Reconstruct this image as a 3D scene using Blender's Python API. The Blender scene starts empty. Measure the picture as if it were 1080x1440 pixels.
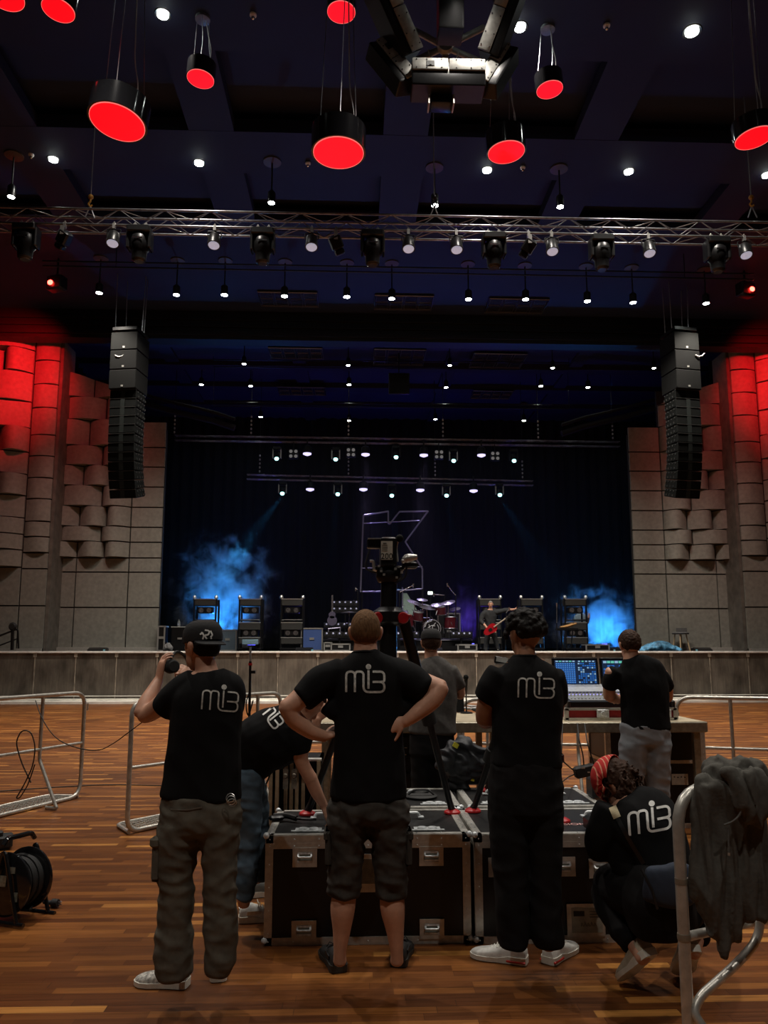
import bpy, math, random
from mathutils import Vector, Matrix, noise
from mathutils.bvhtree import BVHTree
R = math.radians
random.seed(7)
scn = bpy.context.scene
COL = scn.collection

# ------------------------------------------------------------ camera, world, exposure
CAM = Vector((0, 0, 1.6)); PITCH = R(8.0); YAW = R(-2.07); FP = 1080.0; PPY = 760.0
cd = bpy.data.cameras.new('camera'); cam = bpy.data.objects.new('camera', cd); COL.objects.link(cam)
cd.sensor_fit = 'AUTO'; cd.sensor_width = 36; cd.lens = FP / 1440 * 36
cd.shift_y = (PPY - 720) / 1440; cd.clip_start = .05; cd.clip_end = 200
cam.location = CAM; cam.rotation_euler = (R(90) + PITCH, 0, YAW)
scn.camera = cam
MC = cam.rotation_euler.to_matrix()
scn.view_settings.view_transform = 'Standard'; scn.view_settings.look = 'None'
scn.view_settings.gamma = 1; scn.view_settings.use_curve_mapping = False
scn.view_settings.exposure = 0.0
w = bpy.data.worlds.new('world'); scn.world = w; w.use_nodes = True
w.node_tree.nodes['Background'].inputs[0].default_value = (.2, .22, .4, 1)
w.node_tree.nodes['Background'].inputs[1].default_value = .004

def ray(px, py):
    return MC @ Vector(((px - 540) / FP, -(py - PPY) / FP, -1))
def hz(px, py, z):
    d = ray(px, py); return CAM + d * ((z - CAM.z) / d.z)
def hy(px, py, y):
    d = ray(px, py); return CAM + d * ((y - CAM.y) / d.y)
def mpp(y):           # metres per pixel at world Y
    return y / FP

# ------------------------------------------------------------ materials
MATS = {}
def mat(name, col, rough=.6, metal=0., var=.12, scale=30., bump=0., emit=None, es=0., spec=None, trans=0., aniso=None, sheen=0, coat=0):
    if name in MATS: return MATS[name]
    m = bpy.data.materials.new(name); m.use_nodes = True; nt = m.node_tree; n = nt.nodes; l = nt.links
    b = n['Principled BSDF']
    tc = n.new('ShaderNodeTexCoord'); nz = n.new('ShaderNodeTexNoise'); nz.inputs['Scale'].default_value = scale
    nz.inputs['Detail'].default_value = 4
    if aniso:
        mp = n.new('ShaderNodeMapping'); mp.inputs['Scale'].default_value = aniso
        l.new(tc.outputs['Object'], mp.inputs[0]); l.new(mp.outputs[0], nz.inputs['Vector'])
    else: l.new(tc.outputs['Object'], nz.inputs['Vector'])
    cr = n.new('ShaderNodeValToRGB')
    cr.color_ramp.elements[0].position = .3; cr.color_ramp.elements[1].position = .7
    cr.color_ramp.elements[0].color = tuple(c * (1 - var) for c in col) + (1,)
    cr.color_ramp.elements[1].color = tuple(min(1, c * (1 + var)) for c in col) + (1,)
    l.new(nz.outputs['Fac'], cr.inputs[0]); l.new(cr.outputs[0], b.inputs['Base Color'])
    b.inputs['Roughness'].default_value = rough; b.inputs['Metallic'].default_value = metal
    if spec is not None: b.inputs['Specular IOR Level'].default_value = spec
    if trans: b.inputs['Transmission Weight'].default_value = trans
    if sheen: b.inputs['Sheen Weight'].default_value = sheen
    if coat: b.inputs['Coat Weight'].default_value = coat
    if emit:
        b.inputs['Emission Color'].default_value = tuple(emit) + (1,); b.inputs['Emission Strength'].default_value = es
    if bump:
        bp = n.new('ShaderNodeBump'); bp.inputs['Strength'].default_value = bump; bp.inputs['Distance'].default_value = .01
        l.new(nz.outputs['Fac'], bp.inputs['Height']); l.new(bp.outputs[0], b.inputs['Normal'])
    MATS[name] = m; return m

def floor_mat():
    m = bpy.data.materials.new('wood_strip_floor'); m.use_nodes = True; nt = m.node_tree; n = nt.nodes; l = nt.links
    b = n['Principled BSDF']; g = n.new('ShaderNodeNewGeometry'); sx = n.new('ShaderNodeSeparateXYZ'); l.new(g.outputs['Position'], sx.inputs[0])
    def mth(op, a, c=None, d=None):
        k = n.new('ShaderNodeMath'); k.operation = op
        for i, v in enumerate((a, c, d)):
            if v is None: continue
            if isinstance(v, (int, float)): k.inputs[i].default_value = v
            else: l.new(v, k.inputs[i])
        return k.outputs[0]
    ry = mth('DIVIDE', sx.outputs[1], .064); row = mth('FLOOR', ry); fy = mth('FRACT', ry)
    wn = n.new('ShaderNodeTexWhiteNoise'); wn.noise_dimensions = '1D'; l.new(row, wn.inputs['W'])
    ln = mth('MULTIPLY_ADD', wn.outputs['Value'], .5, .35)
    xo = mth('MULTIPLY_ADD', wn.outputs['Value'], 37., mth('DIVIDE', sx.outputs[0], ln)); cell = mth('FLOOR', xo); fx = mth('FRACT', xo)
    cb = n.new('ShaderNodeCombineXYZ'); l.new(cell, cb.inputs[0]); l.new(row, cb.inputs[1])
    w2 = n.new('ShaderNodeTexWhiteNoise'); w2.noise_dimensions = '2D'; l.new(cb.outputs[0], w2.inputs['Vector'])
    cr = n.new('ShaderNodeValToRGB'); e = cr.color_ramp.elements
    e[0].position = 0; e[0].color = (.095, .029, .007, 1); e[1].position = 1; e[1].color = (.44, .19, .045, 1)
    for p, c in ((.3, (.130, .042, .010, 1)), (.6, (.172, .058, .0135, 1)), (.90, (.235, .084, .019, 1))):
        k = e.new(p); k.color = c
    l.new(w2.outputs['Value'], cr.inputs[0])
    mp = n.new('ShaderNodeMapping'); mp.inputs['Scale'].default_value = (2.5, 60, 1); l.new(g.outputs['Position'], mp.inputs[0])
    nz = n.new('ShaderNodeTexNoise'); nz.inputs['Scale'].default_value = 1.; nz.inputs['Detail'].default_value = 5; l.new(mp.outputs[0], nz.inputs['Vector'])
    gr = mth('MULTIPLY_ADD', nz.outputs['Fac'], 1.3, .35)
    big = n.new('ShaderNodeTexNoise'); big.inputs['Scale'].default_value = .8; l.new(g.outputs['Position'], big.inputs['Vector'])
    gr = mth('MULTIPLY', gr, mth('MULTIPLY_ADD', big.outputs['Fac'], .8, .6))
    seam = mth('MULTIPLY', mth('GREATER_THAN', fy, .05), mth('GREATER_THAN', fx, .006))
    gr = mth('MULTIPLY', gr, mth('MULTIPLY_ADD', seam, .45, .55))
    mx = n.new('ShaderNodeVectorMath'); mx.operation = 'SCALE'; l.new(cr.outputs[0], mx.inputs[0]); l.new(gr, mx.inputs['Scale'])
    l.new(mx.outputs[0], b.inputs['Base Color'])
    l.new(mth('MULTIPLY_ADD', nz.outputs['Fac'], .16, .30), b.inputs['Roughness'])
    b.inputs['Specular IOR Level'].default_value = .28
    return m

def panel_mat(name, col, streak=.35):      # scuffed stage front boards
    m = mat(name, col, .45, 0, streak, 1.6, aniso=(1.5, 1, .9)); nt = m.node_tree; n = nt.nodes; l = nt.links
    b = n['Principled BSDF']; cr = [x for x in n if x.type == 'VALTORGB'][0]
    tc = [x for x in n if x.type == 'TEX_COORD'][0]
    mp = n.new('ShaderNodeMapping'); mp.inputs['Scale'].default_value = (14, 1, 1.2); l.new(tc.outputs['Object'], mp.inputs[0])
    nz = n.new('ShaderNodeTexNoise'); nz.inputs['Scale'].default_value = 1.5; nz.inputs['Detail'].default_value = 8; nz.inputs['Roughness'].default_value = .75
    l.new(mp.outputs[0], nz.inputs['Vector'])
    mx = n.new('ShaderNodeMixRGB'); mx.blend_type = 'OVERLAY'; mx.inputs[0].default_value = .8
    l.new(cr.outputs[0], mx.inputs[1]); l.new(nz.outputs['Fac'], mx.inputs[2]); l.new(mx.outputs[0], b.inputs['Base Color'])
    return m

BLK = mat('black_paint', (.008, .008, .009), .45, var=.3)
BLKM = mat('black_metal', (.012, .012, .013), .35, .3)
RUB = mat('black_rubber', (.012, .012, .012), .7)
ALU = mat('brushed_aluminium', (.62, .61, .58), .32, .7, scale=60)
CHR = mat('chrome', (.75, .76, .78), .18, 1.)
STEEL = mat('galvanised_steel', (.52, .50, .45), .36, .55, var=.2, scale=22)
LAM = mat('black_laminate', (.007, .0066, .0068), .42, var=.25, scale=200, bump=.04)
WHITE = mat('white_print', (.75, .75, .72), .6)
CREAM = mat('paper_label', (.55, .52, .44), .7)
WOODL = mat('pale_wood_edge', (.42, .27, .13), .5, aniso=(1, 1, 12))
REDP = mat('red_plastic', (.45, .012, .015), .4)
CAR = mat('speaker_grille', (.006, .0065, .0063), .8, 0, var=.3, scale=300, bump=.15, spec=.15)
DARKG = mat('charcoal_fabric', (.016, .016, .017), .9, bump=.1)
LAMPW = mat('lit_lamp_white', (1, 1, 1), .4, emit=(.92, 1, .93), es=40)
LAMPD = mat('lamp_glass', (.55, .56, .6), .2, emit=(.8, .8, 1.), es=.35)

# ------------------------------------------------------------ mesh builder
class MB:
    def __init__(s): s.v = []; s.f = []; s.mi = []; s.cur = 0
    def add(s, vs, fs):
        o = len(s.v); s.v += [Vector(v) for v in vs]
        for f in fs: s.f.append([i + o for i in f]); s.mi.append(s.cur)
        return s
    def slot(s, i): s.cur = i; return s
    def box(s, c, d, rot=None, bev=0.):
        c = Vector(c); hx, hy_, hz_ = d[0] / 2, d[1] / 2, d[2] / 2
        M = rot if isinstance(rot, Matrix) else (Matrix.Rotation(rot, 3, 'Z') if rot else Matrix.Identity(3))
        if bev <= 0 or bev * 2 >= min(d):
            vs = [c + M @ Vector((x * hx, y * hy_, z * hz_)) for z in (-1, 1) for x, y in ((-1, -1), (1, -1), (1, 1), (-1, 1))]
            return s.add(vs, [(3, 2, 1, 0), (4, 5, 6, 7), (0, 1, 5, 4), (1, 2, 6, 5), (2, 3, 7, 6), (3, 0, 4, 7)])
        b = bev; vs = []
        for z, i in ((-hz_, b), (-hz_ + b, 0), (hz_ - b, 0), (hz_, b)):
            for x, y in ((-1, -1), (1, -1), (1, 1), (-1, 1)):
                X = hx - i; Y = hy_ - i
                # chamfered corner: two points
                if x * y > 0: p = [(x * X, y * (Y - b)), (x * (X - b), y * Y)]
                else: p = [(x * (X - b), y * Y), (x * X, y * (Y - b))]
                if (x, y) == (-1, -1): p = [(-X, -(Y - b)), (-(X - b), -Y)]
                if (x, y) == (1, -1): p = [(X - b, -Y), (X, -(Y - b))]
                if (x, y) == (1, 1): p = [(X, Y - b), (X - b, Y)]
                if (x, y) == (-1, 1): p = [(-(X - b), Y), (-X, Y - b)]
                for q in p: vs.append(c + M @ Vector((q[0], q[1], z)))
        fs = [tuple(range(7, -1, -1)), tuple(range(24, 32))]
        for r in range(3):
            for i in range(8): fs.append((r * 8 + i, r * 8 + (i + 1) % 8, r * 8 + 8 + (i + 1) % 8, r * 8 + 8 + i))
        return s.add(vs, fs)
    def rings(s, rings, caps=True, closed=True):
        n = len(rings[0]); vs = [p for r in rings for p in r]; fs = []
        for i in range(len(rings) - 1):
            for j in range(n if closed else n - 1):
                k = (j + 1) % n; fs.append((i * n + j, i * n + k, (i + 1) * n + k, (i + 1) * n + j))
        if caps: fs.append(tuple(range(n - 1, -1, -1))); fs.append(tuple(range((len(rings) - 1) * n, len(rings) * n)))
        return s.add(vs, fs)
    def cyl(s, a, b, r, r2=None, n=16, caps=True):
        a, b = Vector(a), Vector(b); r2 = r if r2 is None else r2; t = (b - a).normalized()
        u = t.orthogonal().normalized(); v = t.cross(u)
        return s.rings([[p + (u * math.cos(2 * math.pi * i / n) + v * math.sin(2 * math.pi * i / n)) * q for i in range(n)] for p, q in ((a, r), (b, r2))], caps)
    def tube(s, pts, r, n=8, fillet=0., closed=False):
        pts = [Vector(p) for p in pts]
        if fillet: pts = roundpath(pts, fillet, 6, closed)
        m = len(pts); u = None; rg = []
        for i, p in enumerate(pts):
            if closed: t = (pts[(i + 1) % m] - pts[i - 1])
            else: t = pts[min(i + 1, m - 1)] - pts[max(i - 1, 0)]
            if t.length < 1e-9: t = Vector((0, 0, 1))
            t.normalize()
            if u is None: u = t.orthogonal().normalized()
            else:
                u = u - t * u.dot(t); u = u.normalized() if u.length > 1e-6 else t.orthogonal().normalized()
            v = t.cross(u); rr = r[i] if isinstance(r, (list, tuple)) else r
            rg.append([p + (u * math.cos(2 * math.pi * k / n) + v * math.sin(2 * math.pi * k / n)) * rr for k in range(n)])
        if closed: rg.append(rg[0]); return s.rings(rg, False)
        return s.rings(rg)
    def lathe(s, c, prof, n=24, axis='Z', caps=True):
        c = Vector(c); ax = {'Z': ((1, 0, 0), (0, 1, 0), (0, 0, 1)), 'Y': ((1, 0, 0), (0, 0, 1), (0, -1, 0)), 'X': ((0, 1, 0), (0, 0, 1), (1, 0, 0))}
        if isinstance(axis, str): U, V, W = [Vector(q) for q in ax[axis]]
        else: W = Vector(axis).normalized(); U = W.orthogonal().normalized(); V = W.cross(U)
        return s.rings([[c + W * h + (U * math.cos(2 * math.pi * i / n) + V * math.sin(2 * math.pi * i / n)) * r for i in range(n)] for r, h in prof], caps)
    def sph(s, c, r, n=12, m=8, sc=(1, 1, 1)):
        c = Vector(c)
        rg = []
        for j in range(m + 1):
            th = math.pi * (j + .02) / (m + .04); rr = math.sin(th)
            rg.append([c + Vector((math.cos(2 * math.pi * i / n) * rr * r * sc[0], math.sin(2 * math.pi * i / n) * rr * r * sc[1], -math.cos(th) * r * sc[2])) for i in range(n)])
        return s.rings(rg)
    def quad(s, a, b, c, d): return s.add([a, b, c, d], [(0, 1, 2, 3)])
    def xform(s, M):
        s.v = [M @ v for v in s.v]; return s
    def build(s, name, mats, parent=None, smooth=True, loc=None, ang=40):
        me = bpy.data.meshes.new(name)
        off = parent_loc(parent) if parent is not None else (Vector(loc) if loc is not None else Vector((0, 0, 0)))
        me.from_pydata([tuple(v - off) for v in s.v], [], s.f)
        for m in (mats if isinstance(mats, (list, tuple)) else [mats]): me.materials.append(m)
        if isinstance(mats, (list, tuple)) and len(mats) > 1: me.polygons.foreach_set('material_index', s.mi)
        me.validate(); me.update()
        if smooth:
            me.polygons.foreach_set('use_smooth', [True] * len(me.polygons))
            try: me.set_sharp_from_angle(angle=R(ang))
            except Exception: pass
        o = bpy.data.objects.new(name, me); COL.objects.link(o)
        if parent is not None: o.parent = parent
        elif loc is not None: o.location = loc
        return o

def parent_loc(p):
    v = Vector((0, 0, 0))
    while p is not None: v += p.location; p = p.parent
    return v

def roundpath(P, r, n=6, closed=False):
    out = []; m = len(P)
    for i in range(m):
        if not closed and i in (0, m - 1): out.append(P[i]); continue
        a, b, c = P[i - 1], P[i], P[(i + 1) % m]
        d1 = (a - b); d2 = (c - b); k = min(r, d1.length * .49, d2.length * .49)
        d1.normalize(); d2.normalize()
        if d1.dot(d2) < -.999: out.append(b); continue
        p, q = b + d1 * k, b + d2 * k
        for j in range(n + 1):
            t = j / n; out.append(p * (1 - t) ** 2 + b * 2 * t * (1 - t) + q * t * t)
    return out

def empty(name, label, cat, loc=(0, 0, 0), group=None, kind=None):
    o = bpy.data.objects.new(name, None); COL.objects.link(o); o.location = loc; o.empty_display_size = .1
    return tag(o, label, cat, group, kind)
def tag(o, label=None, cat=None, group=None, kind=None):
    if label: o['label'] = label
    if cat: o['category'] = cat
    if group: o['group'] = group
    if kind: o['kind'] = kind
    return o
def copy_tree(o, parent=None):
    c = o.copy(); COL.objects.link(c); c.parent = parent
    for ch in list(o.children): copy_tree(ch, c)
    return c
def struct(o): o['kind'] = 'structure'; return o
ORD = ['first', 'second', 'third', 'fourth', 'fifth', 'sixth', 'seventh', 'eighth', 'ninth', 'tenth', 'eleventh', 'twelfth', 'thirteenth', 'fourteenth']
def spot(name, loc, target, watts, color, size=40, blend=.6, parent=None, rad=.08):
    ld = bpy.data.lights.new(name, 'SPOT'); ld.energy = watts; ld.color = color; ld.spot_size = R(size); ld.spot_blend = blend
    ld.shadow_soft_size = rad
    o = bpy.data.objects.new(name, ld); COL.objects.link(o)
    loc = Vector(loc); d = (Vector(target) - loc).normalized()
    if parent is not None: o.parent = parent; o.location = loc - parent_loc(parent)
    else: o.location = loc
    o.rotation_euler = d.to_track_quat('-Z', 'Y').to_euler(); return o
def text_mesh(txt, size, depth=.001, font_bold=False):
    cu = bpy.data.curves.new('t', 'FONT'); cu.body = txt; cu.size = size; cu.extrude = depth; cu.align_x = 'CENTER'; cu.align_y = 'CENTER'
    o = bpy.data.objects.new('t', cu); COL.objects.link(o); dg = bpy.context.evaluated_depsgraph_get()
    me = bpy.data.meshes.new_from_object(o.evaluated_get(dg)); vs = [v.co.copy() for v in me.vertices]; fs = [tuple(p.vertices) for p in me.polygons]
    bpy.data.objects.remove(o); bpy.data.curves.remove(cu); bpy.data.meshes.remove(me)
    return vs, fs
# ============================================================ ROOM
HC = 12.4; SC = 12.2; SD = 23.6; SH = 1.5; SBACK = 35.5
WX0, WX1 = -19.0, 21.5
m = MB(); m.quad((-22, -4, 0), (24, -4, 0), (24, 24, 0), (-22, 24, 0)); struct(m.build('floor', floor_mat(), None, False))
CEIL = mat('ceiling_paint_navy', (.006, .0115, .036), .75, var=.1, scale=2)
CEILD = mat('ceiling_recess_black', (.006, .006, .009), .8)
# hall ceiling: lower painted boards with black recess bays between
def ceil_panel(m, px0, px1, py0, py1, z, t=.25):
    y0 = hz(540, py0, z).y; y1 = hz(540, py1, z).y; x0 = hz(px0, (py0 + py1) / 2, z).x; x1 = hz(px1, (py0 + py1) / 2, z).x
    if y0 > y1: y0, y1 = y1, y0
    m.box(((x0 + x1) / 2, (y0 + y1) / 2, z + t / 2), (x1 - x0, y1 - y0, t))
m = MB(); m.box((1, 10, HC + .75), (46, 30, .1)); struct(m.build('ceiling', CEILD, None, False))
m = MB()
Ys = [hz(540, q, HC).y for q in (0, 78, 190, 248, 312, 432)]
# cross boards
for a, b in ((-3, Ys[1]), (Ys[2], Ys[3]), (Ys[4], 23.9)):
    m.box((1, (a + b) / 2, HC + .15), (44, b - a, .3))
for k in range(-5, 6):                          # ribs running towards the stage
    x = 1.0 + k * 4.1
    m.box((x, 15.5, HC + .14), (.95, 17, .27))
m.box((1, 17.3, HC + .34), (44, 1.2, .08)); m.box((1, 15.2, HC + .52), (44, 6.5, .06))
struct(m.build('ceiling_boards', CEIL, None, False)); 
# proscenium header
m = MB(); m.box((1, 24.0, 12.2), (46, .5, 1.5)); m.box((1, 23.72, 11.62), (34, .12, .12)); m.box((1, 23.72, 12.1), (34, .1, .06)); m.box((1, 23.7, 11.86), (34, .06, .05))
struct(m.build('trim_1', mat('header_black', (.006, .006, .007), .5), None, False))
# stage: deck, front boards, edge strip
XL, XR = -20.5, 23.5
m = MB(); m.box((1.5, (SD + 37) / 2 + .08, SH - .1), (44, 37 - SD - .16, .2)); struct(m.build('floor_stage', mat('stage_deck_black', (.03, .03, .033), .5, bump=.1), None, False))
front = panel_mat('stage_front_boards', (.105, .092, .076), .5)
m = MB(); xs = []
step = hy(658, 950, SD).x - hy(608 - 5, 950, SD).x
x0 = hy(48, 950, SD).x; pw = (hy(163, 950, SD).x - hy(48, 950, SD).x) / 2
k = -12
while x0 + k * pw < XR:
    m.box((x0 + (k + .5) * pw, SD + .03, SH / 2 - .015), (pw - .035, .06, SH - .05), None, .006); k += 1
m.box((1.5, SD + .1, SH / 2), (44, .06, SH - .04)); struct(m.build('wall_stage_front', front, None, False))
m = MB(); m.box((1.5, SD - .01, SH - .012), (44, .10, .055), None, .01); struct(m.build('trim_2', mat('worn_white_edge', (.85, .84, .80), .5, var=.15, scale=6), None, False))
m = MB(); k = -12
while x0 + k * pw < XR:
    m.box((x0 + k * pw, SD - .012, SH / 2 - .05), (.028, .02, SH - .14)); m.box((x0 + k * pw, SD - .02, SH - .1), (.09, .03, .12)); k += 1
struct(m.build('trim_3', mat('joint_strip', (.38, .34, .28), .45, .3, var=.4, scale=5), None, False))
m = MB(); m.box((1.5, SD - .12, .10), (44, .10, .05)); m.box((1.5, SD - .36, .035), (44, .46, .07)); m.box((1.5, SD - .1, .2), (44, .04, .02))
struct(m.build('baseboard_stage', mat('pale_kick_strip', (.85, .83, .76), .5, var=.12, scale=4), None, False))
# black drapes at the back and wings
drape = mat('black_drape', (.0045, .0045, .007), .95, sheen=0)
def drape_wall(name, p0, p1, z0, z1, per=.35, amp=.09):
    m = MB(); p0 = Vector(p0); p1 = Vector(p1); L = (p1 - p0).length; n = int(L / per * 6); t = (p1 - p0) / L; nn = Vector((-t.y, t.x, 0)); a = []; b = []
    for i in range(n + 1):
        s_ = L * i / n; q = p0 + t * s_ + nn * amp * (math.sin(s_ / per * 2 * math.pi) + .5 * math.sin(s_ / per * 2.3 + 1))
        a.append(q + Vector((0, 0, z0))); b.append(q + Vector((0, 0, z1)))
    m.rings([a, b], False, False); return struct(m.build(name, drape))
drape_wall('wall_back', (-16, SBACK, 0), (20, SBACK, 0), SH, 13, .5, .1)
drape_wall('wall_wing_left', (-10.5, 27.5, 0), (-12, SBACK, 0), SH, 13)
drape_wall('wall_wing_right', (13.5, 27.5, 0), (15, SBACK, 0), SH, 13)
m = MB(); m.box((1, 30.5, SC + .3), (40, 12, .1))
struct(m.build('ceiling_stage', mat('stage_ceiling_lit_blue', (.014, .016, .06), .7, var=.25, scale=.6), None, False))  # blue of the stage lights is put into the ceiling colour
m = MB()
for i, y in enumerate((26.2, 28.4, 30.8, 33.2)): m.box((1, y, SC + .15), (30, .5, .2))
for x in (-7, -2.2, 3.6, 8.4): m.box((x, 30, SC + .2), (.5, 11, .12))
struct(m.build('ceiling_stage_beams', mat('stage_beam_lit_blue', (.012, .013, .045), .7), None, False))  # beams carry the same blue light in their colour
# outer shell
shell = mat('shell_black', (.012, .010, .013), .9)
m = MB(); m.box((-21.2, 10, 6.5), (.2, 34, 13.4)); struct(m.build('wall_left', shell, None, False))
m = MB(); m.box((23.7, 10, 6.5), (.2, 34, 13.4)); struct(m.build('wall_right', shell, None, False))
m = MB(); m.box((1, -4, 6.5), (46, .2, 13.4)); struct(m.build('wall_rear', mat('rear_wall', (.05, .045, .04), .9), None, False))
m = MB(); m.box((-17.5, 29.8, 7), (9, .2, 13)); struct(m.build('wall_far_left', shell, None, False))
m = MB(); m.box((19.5, 29.8, 7), (9, .2, 13)); struct(m.build('wall_far_right', shell, None, False))

# curved tile walls
TILE = mat('acoustic_tile_grey', (.205, .205, .178), .8, var=.14, scale=9, bump=.12)
GAP = mat('tile_gap_dark', (.012, .011, .010), .9)
def zrows(px, ys, Y): return [hy(px, q, Y).z for q in ys]
def tilewall(name, x0, x1, Y, zs, splits, bulge, g=.022, topcut=None, mirror=False):
    """zs descending boundaries, splits[i] = fractions inside row i, bulge[i] depth of the arc"""
    m = MB(); m.slot(0)
    for i in range(len(zs) - 1):
        zt, zb = zs[i] - g, zs[i + 1] + g; fr = [0] + list(splits[i]) + [1]
        if mirror: fr = [1 - f for f in reversed(fr)]
        bl = bulge[i]
        for j in range(len(fr) - 1):
            a = x0 + (x1 - x0) * fr[j] + g; b = x0 + (x1 - x0) * fr[j + 1] - g
            if b <= a: continue
            n = 10 if bl > .02 else 1; fr_, bk = [], []
            sk = (.35 if (i + j) % 2 else -.35) if bl > .02 else 0
            for k in range(n + 1):
                t = k / n; dd = bl * (math.sin(math.pi * t) ** .8 * (1 + sk * (t - .5) * 2)) if bl > .02 else .0
                fr_.append((a + (b - a) * t, Y - .07 - dd))
            pts = fr_ + [(b, Y + .02), (a, Y + .02)]
            tc = (topcut(i, a, b) if topcut else (0, 0))
            top = []
            for k, p in enumerate(pts):
                t = (p[0] - a) / (b - a); top.append(Vector((p[0], p[1], zt + tc[0] * (1 - t) + tc[1] * t)))
            m.rings([[Vector((p[0], p[1], zb)) for p in pts], top])
    m.slot(1); m.box(((x0 + x1) / 2, Y + .06, (zs[0] + zs[-1]) / 2 - .1), (x1 - x0, .1, zs[0] - zs[-1] - .3))
    return struct(m.build(name, [TILE, GAP], None, True, None, 35))
Y1, Y2 = 24.7, 25.7
# left side, far section
zc = zrows(217, (594, 630, 657.5, 685.5, 714, 742, 763, 785, 805, 854.5, 912.5), Y2)
xa, xb, xc = hy(76, 700, Y2).x, hy(186.5, 700, Y2).x, hy(231, 700, Y2).x
flat = [0.02] * 10
tilewall('wall_tile_column_left', xb, xc, Y2, zc, [()] * 10, flat)
top = zrows(130, (530, 562, 594), Y2)
sp = [(.45,), (.62,), (.42, .82), (.60,), (.37, .72), (.62,), (.35, .69), (.63,), (.34, .68), (.34,), (.34,), (.34,)]
def tcut(i, a, b):
    if i == 0:
        f = lambda x: -.9 * ((x - xa) / (xb - xa)) ** 1.5
        return (f(a) + .15, f(b) + .15)
    return (0, 0)
zz = top[:2] + zc
tilewall('wall_tile_far_left', xa, xb, Y2, zz, sp, [.3] * 9 + [.0, .0, .0], topcut=tcut)
# near left
z1c = zrows(60, (479, 509, 542, 575, 613, 642.5, 673, 702.5, 734, 755.5, 777.5, 800, 852, 913), Y1)
xd, xe = hy(38, 700, Y1).x, hy(74, 700, Y1).x
tilewall('wall_tile_edge_left', xd, xe, Y1, z1c, [()] * 13, [.12] * 10 + [0] * 3)
z1w = zrows(20, (458, 495, 527, 567, 603, 637, 668, 698, 729, 752, 774, 798, 852, 913), Y1)
xf = xd - 3.4
tilewall('wall_tile_near_left', xf, xd, Y1 - .05, z1w, [(.3,), (.72,), (.35,), (.25,), (.72,), (.3,), (.68,), (.3,), (.4,), (.7,), (.35,), (.4,), (.4,)], [.42] * 11 + [0] * 2)
# right side, mirrored about the stage centre
xg, xh, xi = hy(886, 700, Y2).x, hy(930, 700, Y2).x, hy(1036, 700, Y2).x
tilewall('wall_tile_column_right', xg, xh, Y2, zc, [()] * 10, flat)
def tcut2(i, a, b):
    if i == 0:
        f = lambda x: -.9 * ((xi - x) / (xi - xh)) ** 1.5
        return (f(a) + .1, f(b) + .1)
    return (0, 0)
tilewall('wall_tile_far_right', xh, xi, Y2, zz, sp, [.3] * 9 + [.0, .0, .0], topcut=tcut2, mirror=True)
xj, xk = hy(1037, 700, Y1).x, hy(1073, 700, Y1).x
tilewall('wall_tile_edge_right', xj, xk, Y1, z1c, [()] * 13, [.12] * 10 + [0] * 3)
tilewall('wall_tile_near_right', xk, xk + 3.2, Y1 - .05, z1w, [(.3,), (.72,), (.35,), (.25,), (.72,), (.3,), (.68,), (.3,), (.4,), (.7,), (.35,), (.4,), (.4,)], [.42] * 11 + [0] * 2, mirror=True)
# returns between near and far sections
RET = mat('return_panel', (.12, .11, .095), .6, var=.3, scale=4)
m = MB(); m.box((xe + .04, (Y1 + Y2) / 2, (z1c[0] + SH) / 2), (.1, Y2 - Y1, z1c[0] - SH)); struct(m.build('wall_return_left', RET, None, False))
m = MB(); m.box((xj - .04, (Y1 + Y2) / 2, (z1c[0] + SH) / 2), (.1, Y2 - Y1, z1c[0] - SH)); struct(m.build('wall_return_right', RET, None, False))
m = MB(); m.box(((xa + xc) / 2, Y2 - .12, SH + .07), (xc - xa, .12, .14)); m.box(((xf + xe) / 2, Y1 - .16, SH + .05), (xe - xf, .12, .1)); struct(m.build('baseboard_left', mat('grey_base', (.3, .29, .26), .6), None, False))
m = MB(); m.box(((xg + xi) / 2, Y2 - .12, SH + .07), (xi - xg, .12, .14)); m.box(((xj + xk) / 2 + 1.6, Y1 - .16, SH + .05), (xk - xj + 3.2, .12, .1)); struct(m.build('baseboard_right', MATS['grey_base'], None, False))
# curved balcony edge behind the far tiles on each side
m = MB(); P = [hy(*q, 28.6) for q in ((196, 566), (240, 578), (300, 592), (330, 602))]
m.tube(P, .12, 8); m.tube([p + Vector((0, 0, .35)) for p in P], .07, 6); struct(m.build('trim_4', shell))
m = MB(); P = [hy(*q, 28.6) for q in ((930, 572), (880, 586), (820, 600), (790, 610))]
m.tube(P, .12, 8); m.tube([p + Vector((0, 0, .35)) for p in P], .07, 6); struct(m.build('trim_5', shell))
# ============================================================ CEILING LIGHTS AND RIGGING
TGT_DOWN = Vector((0, 0, -1))
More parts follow.
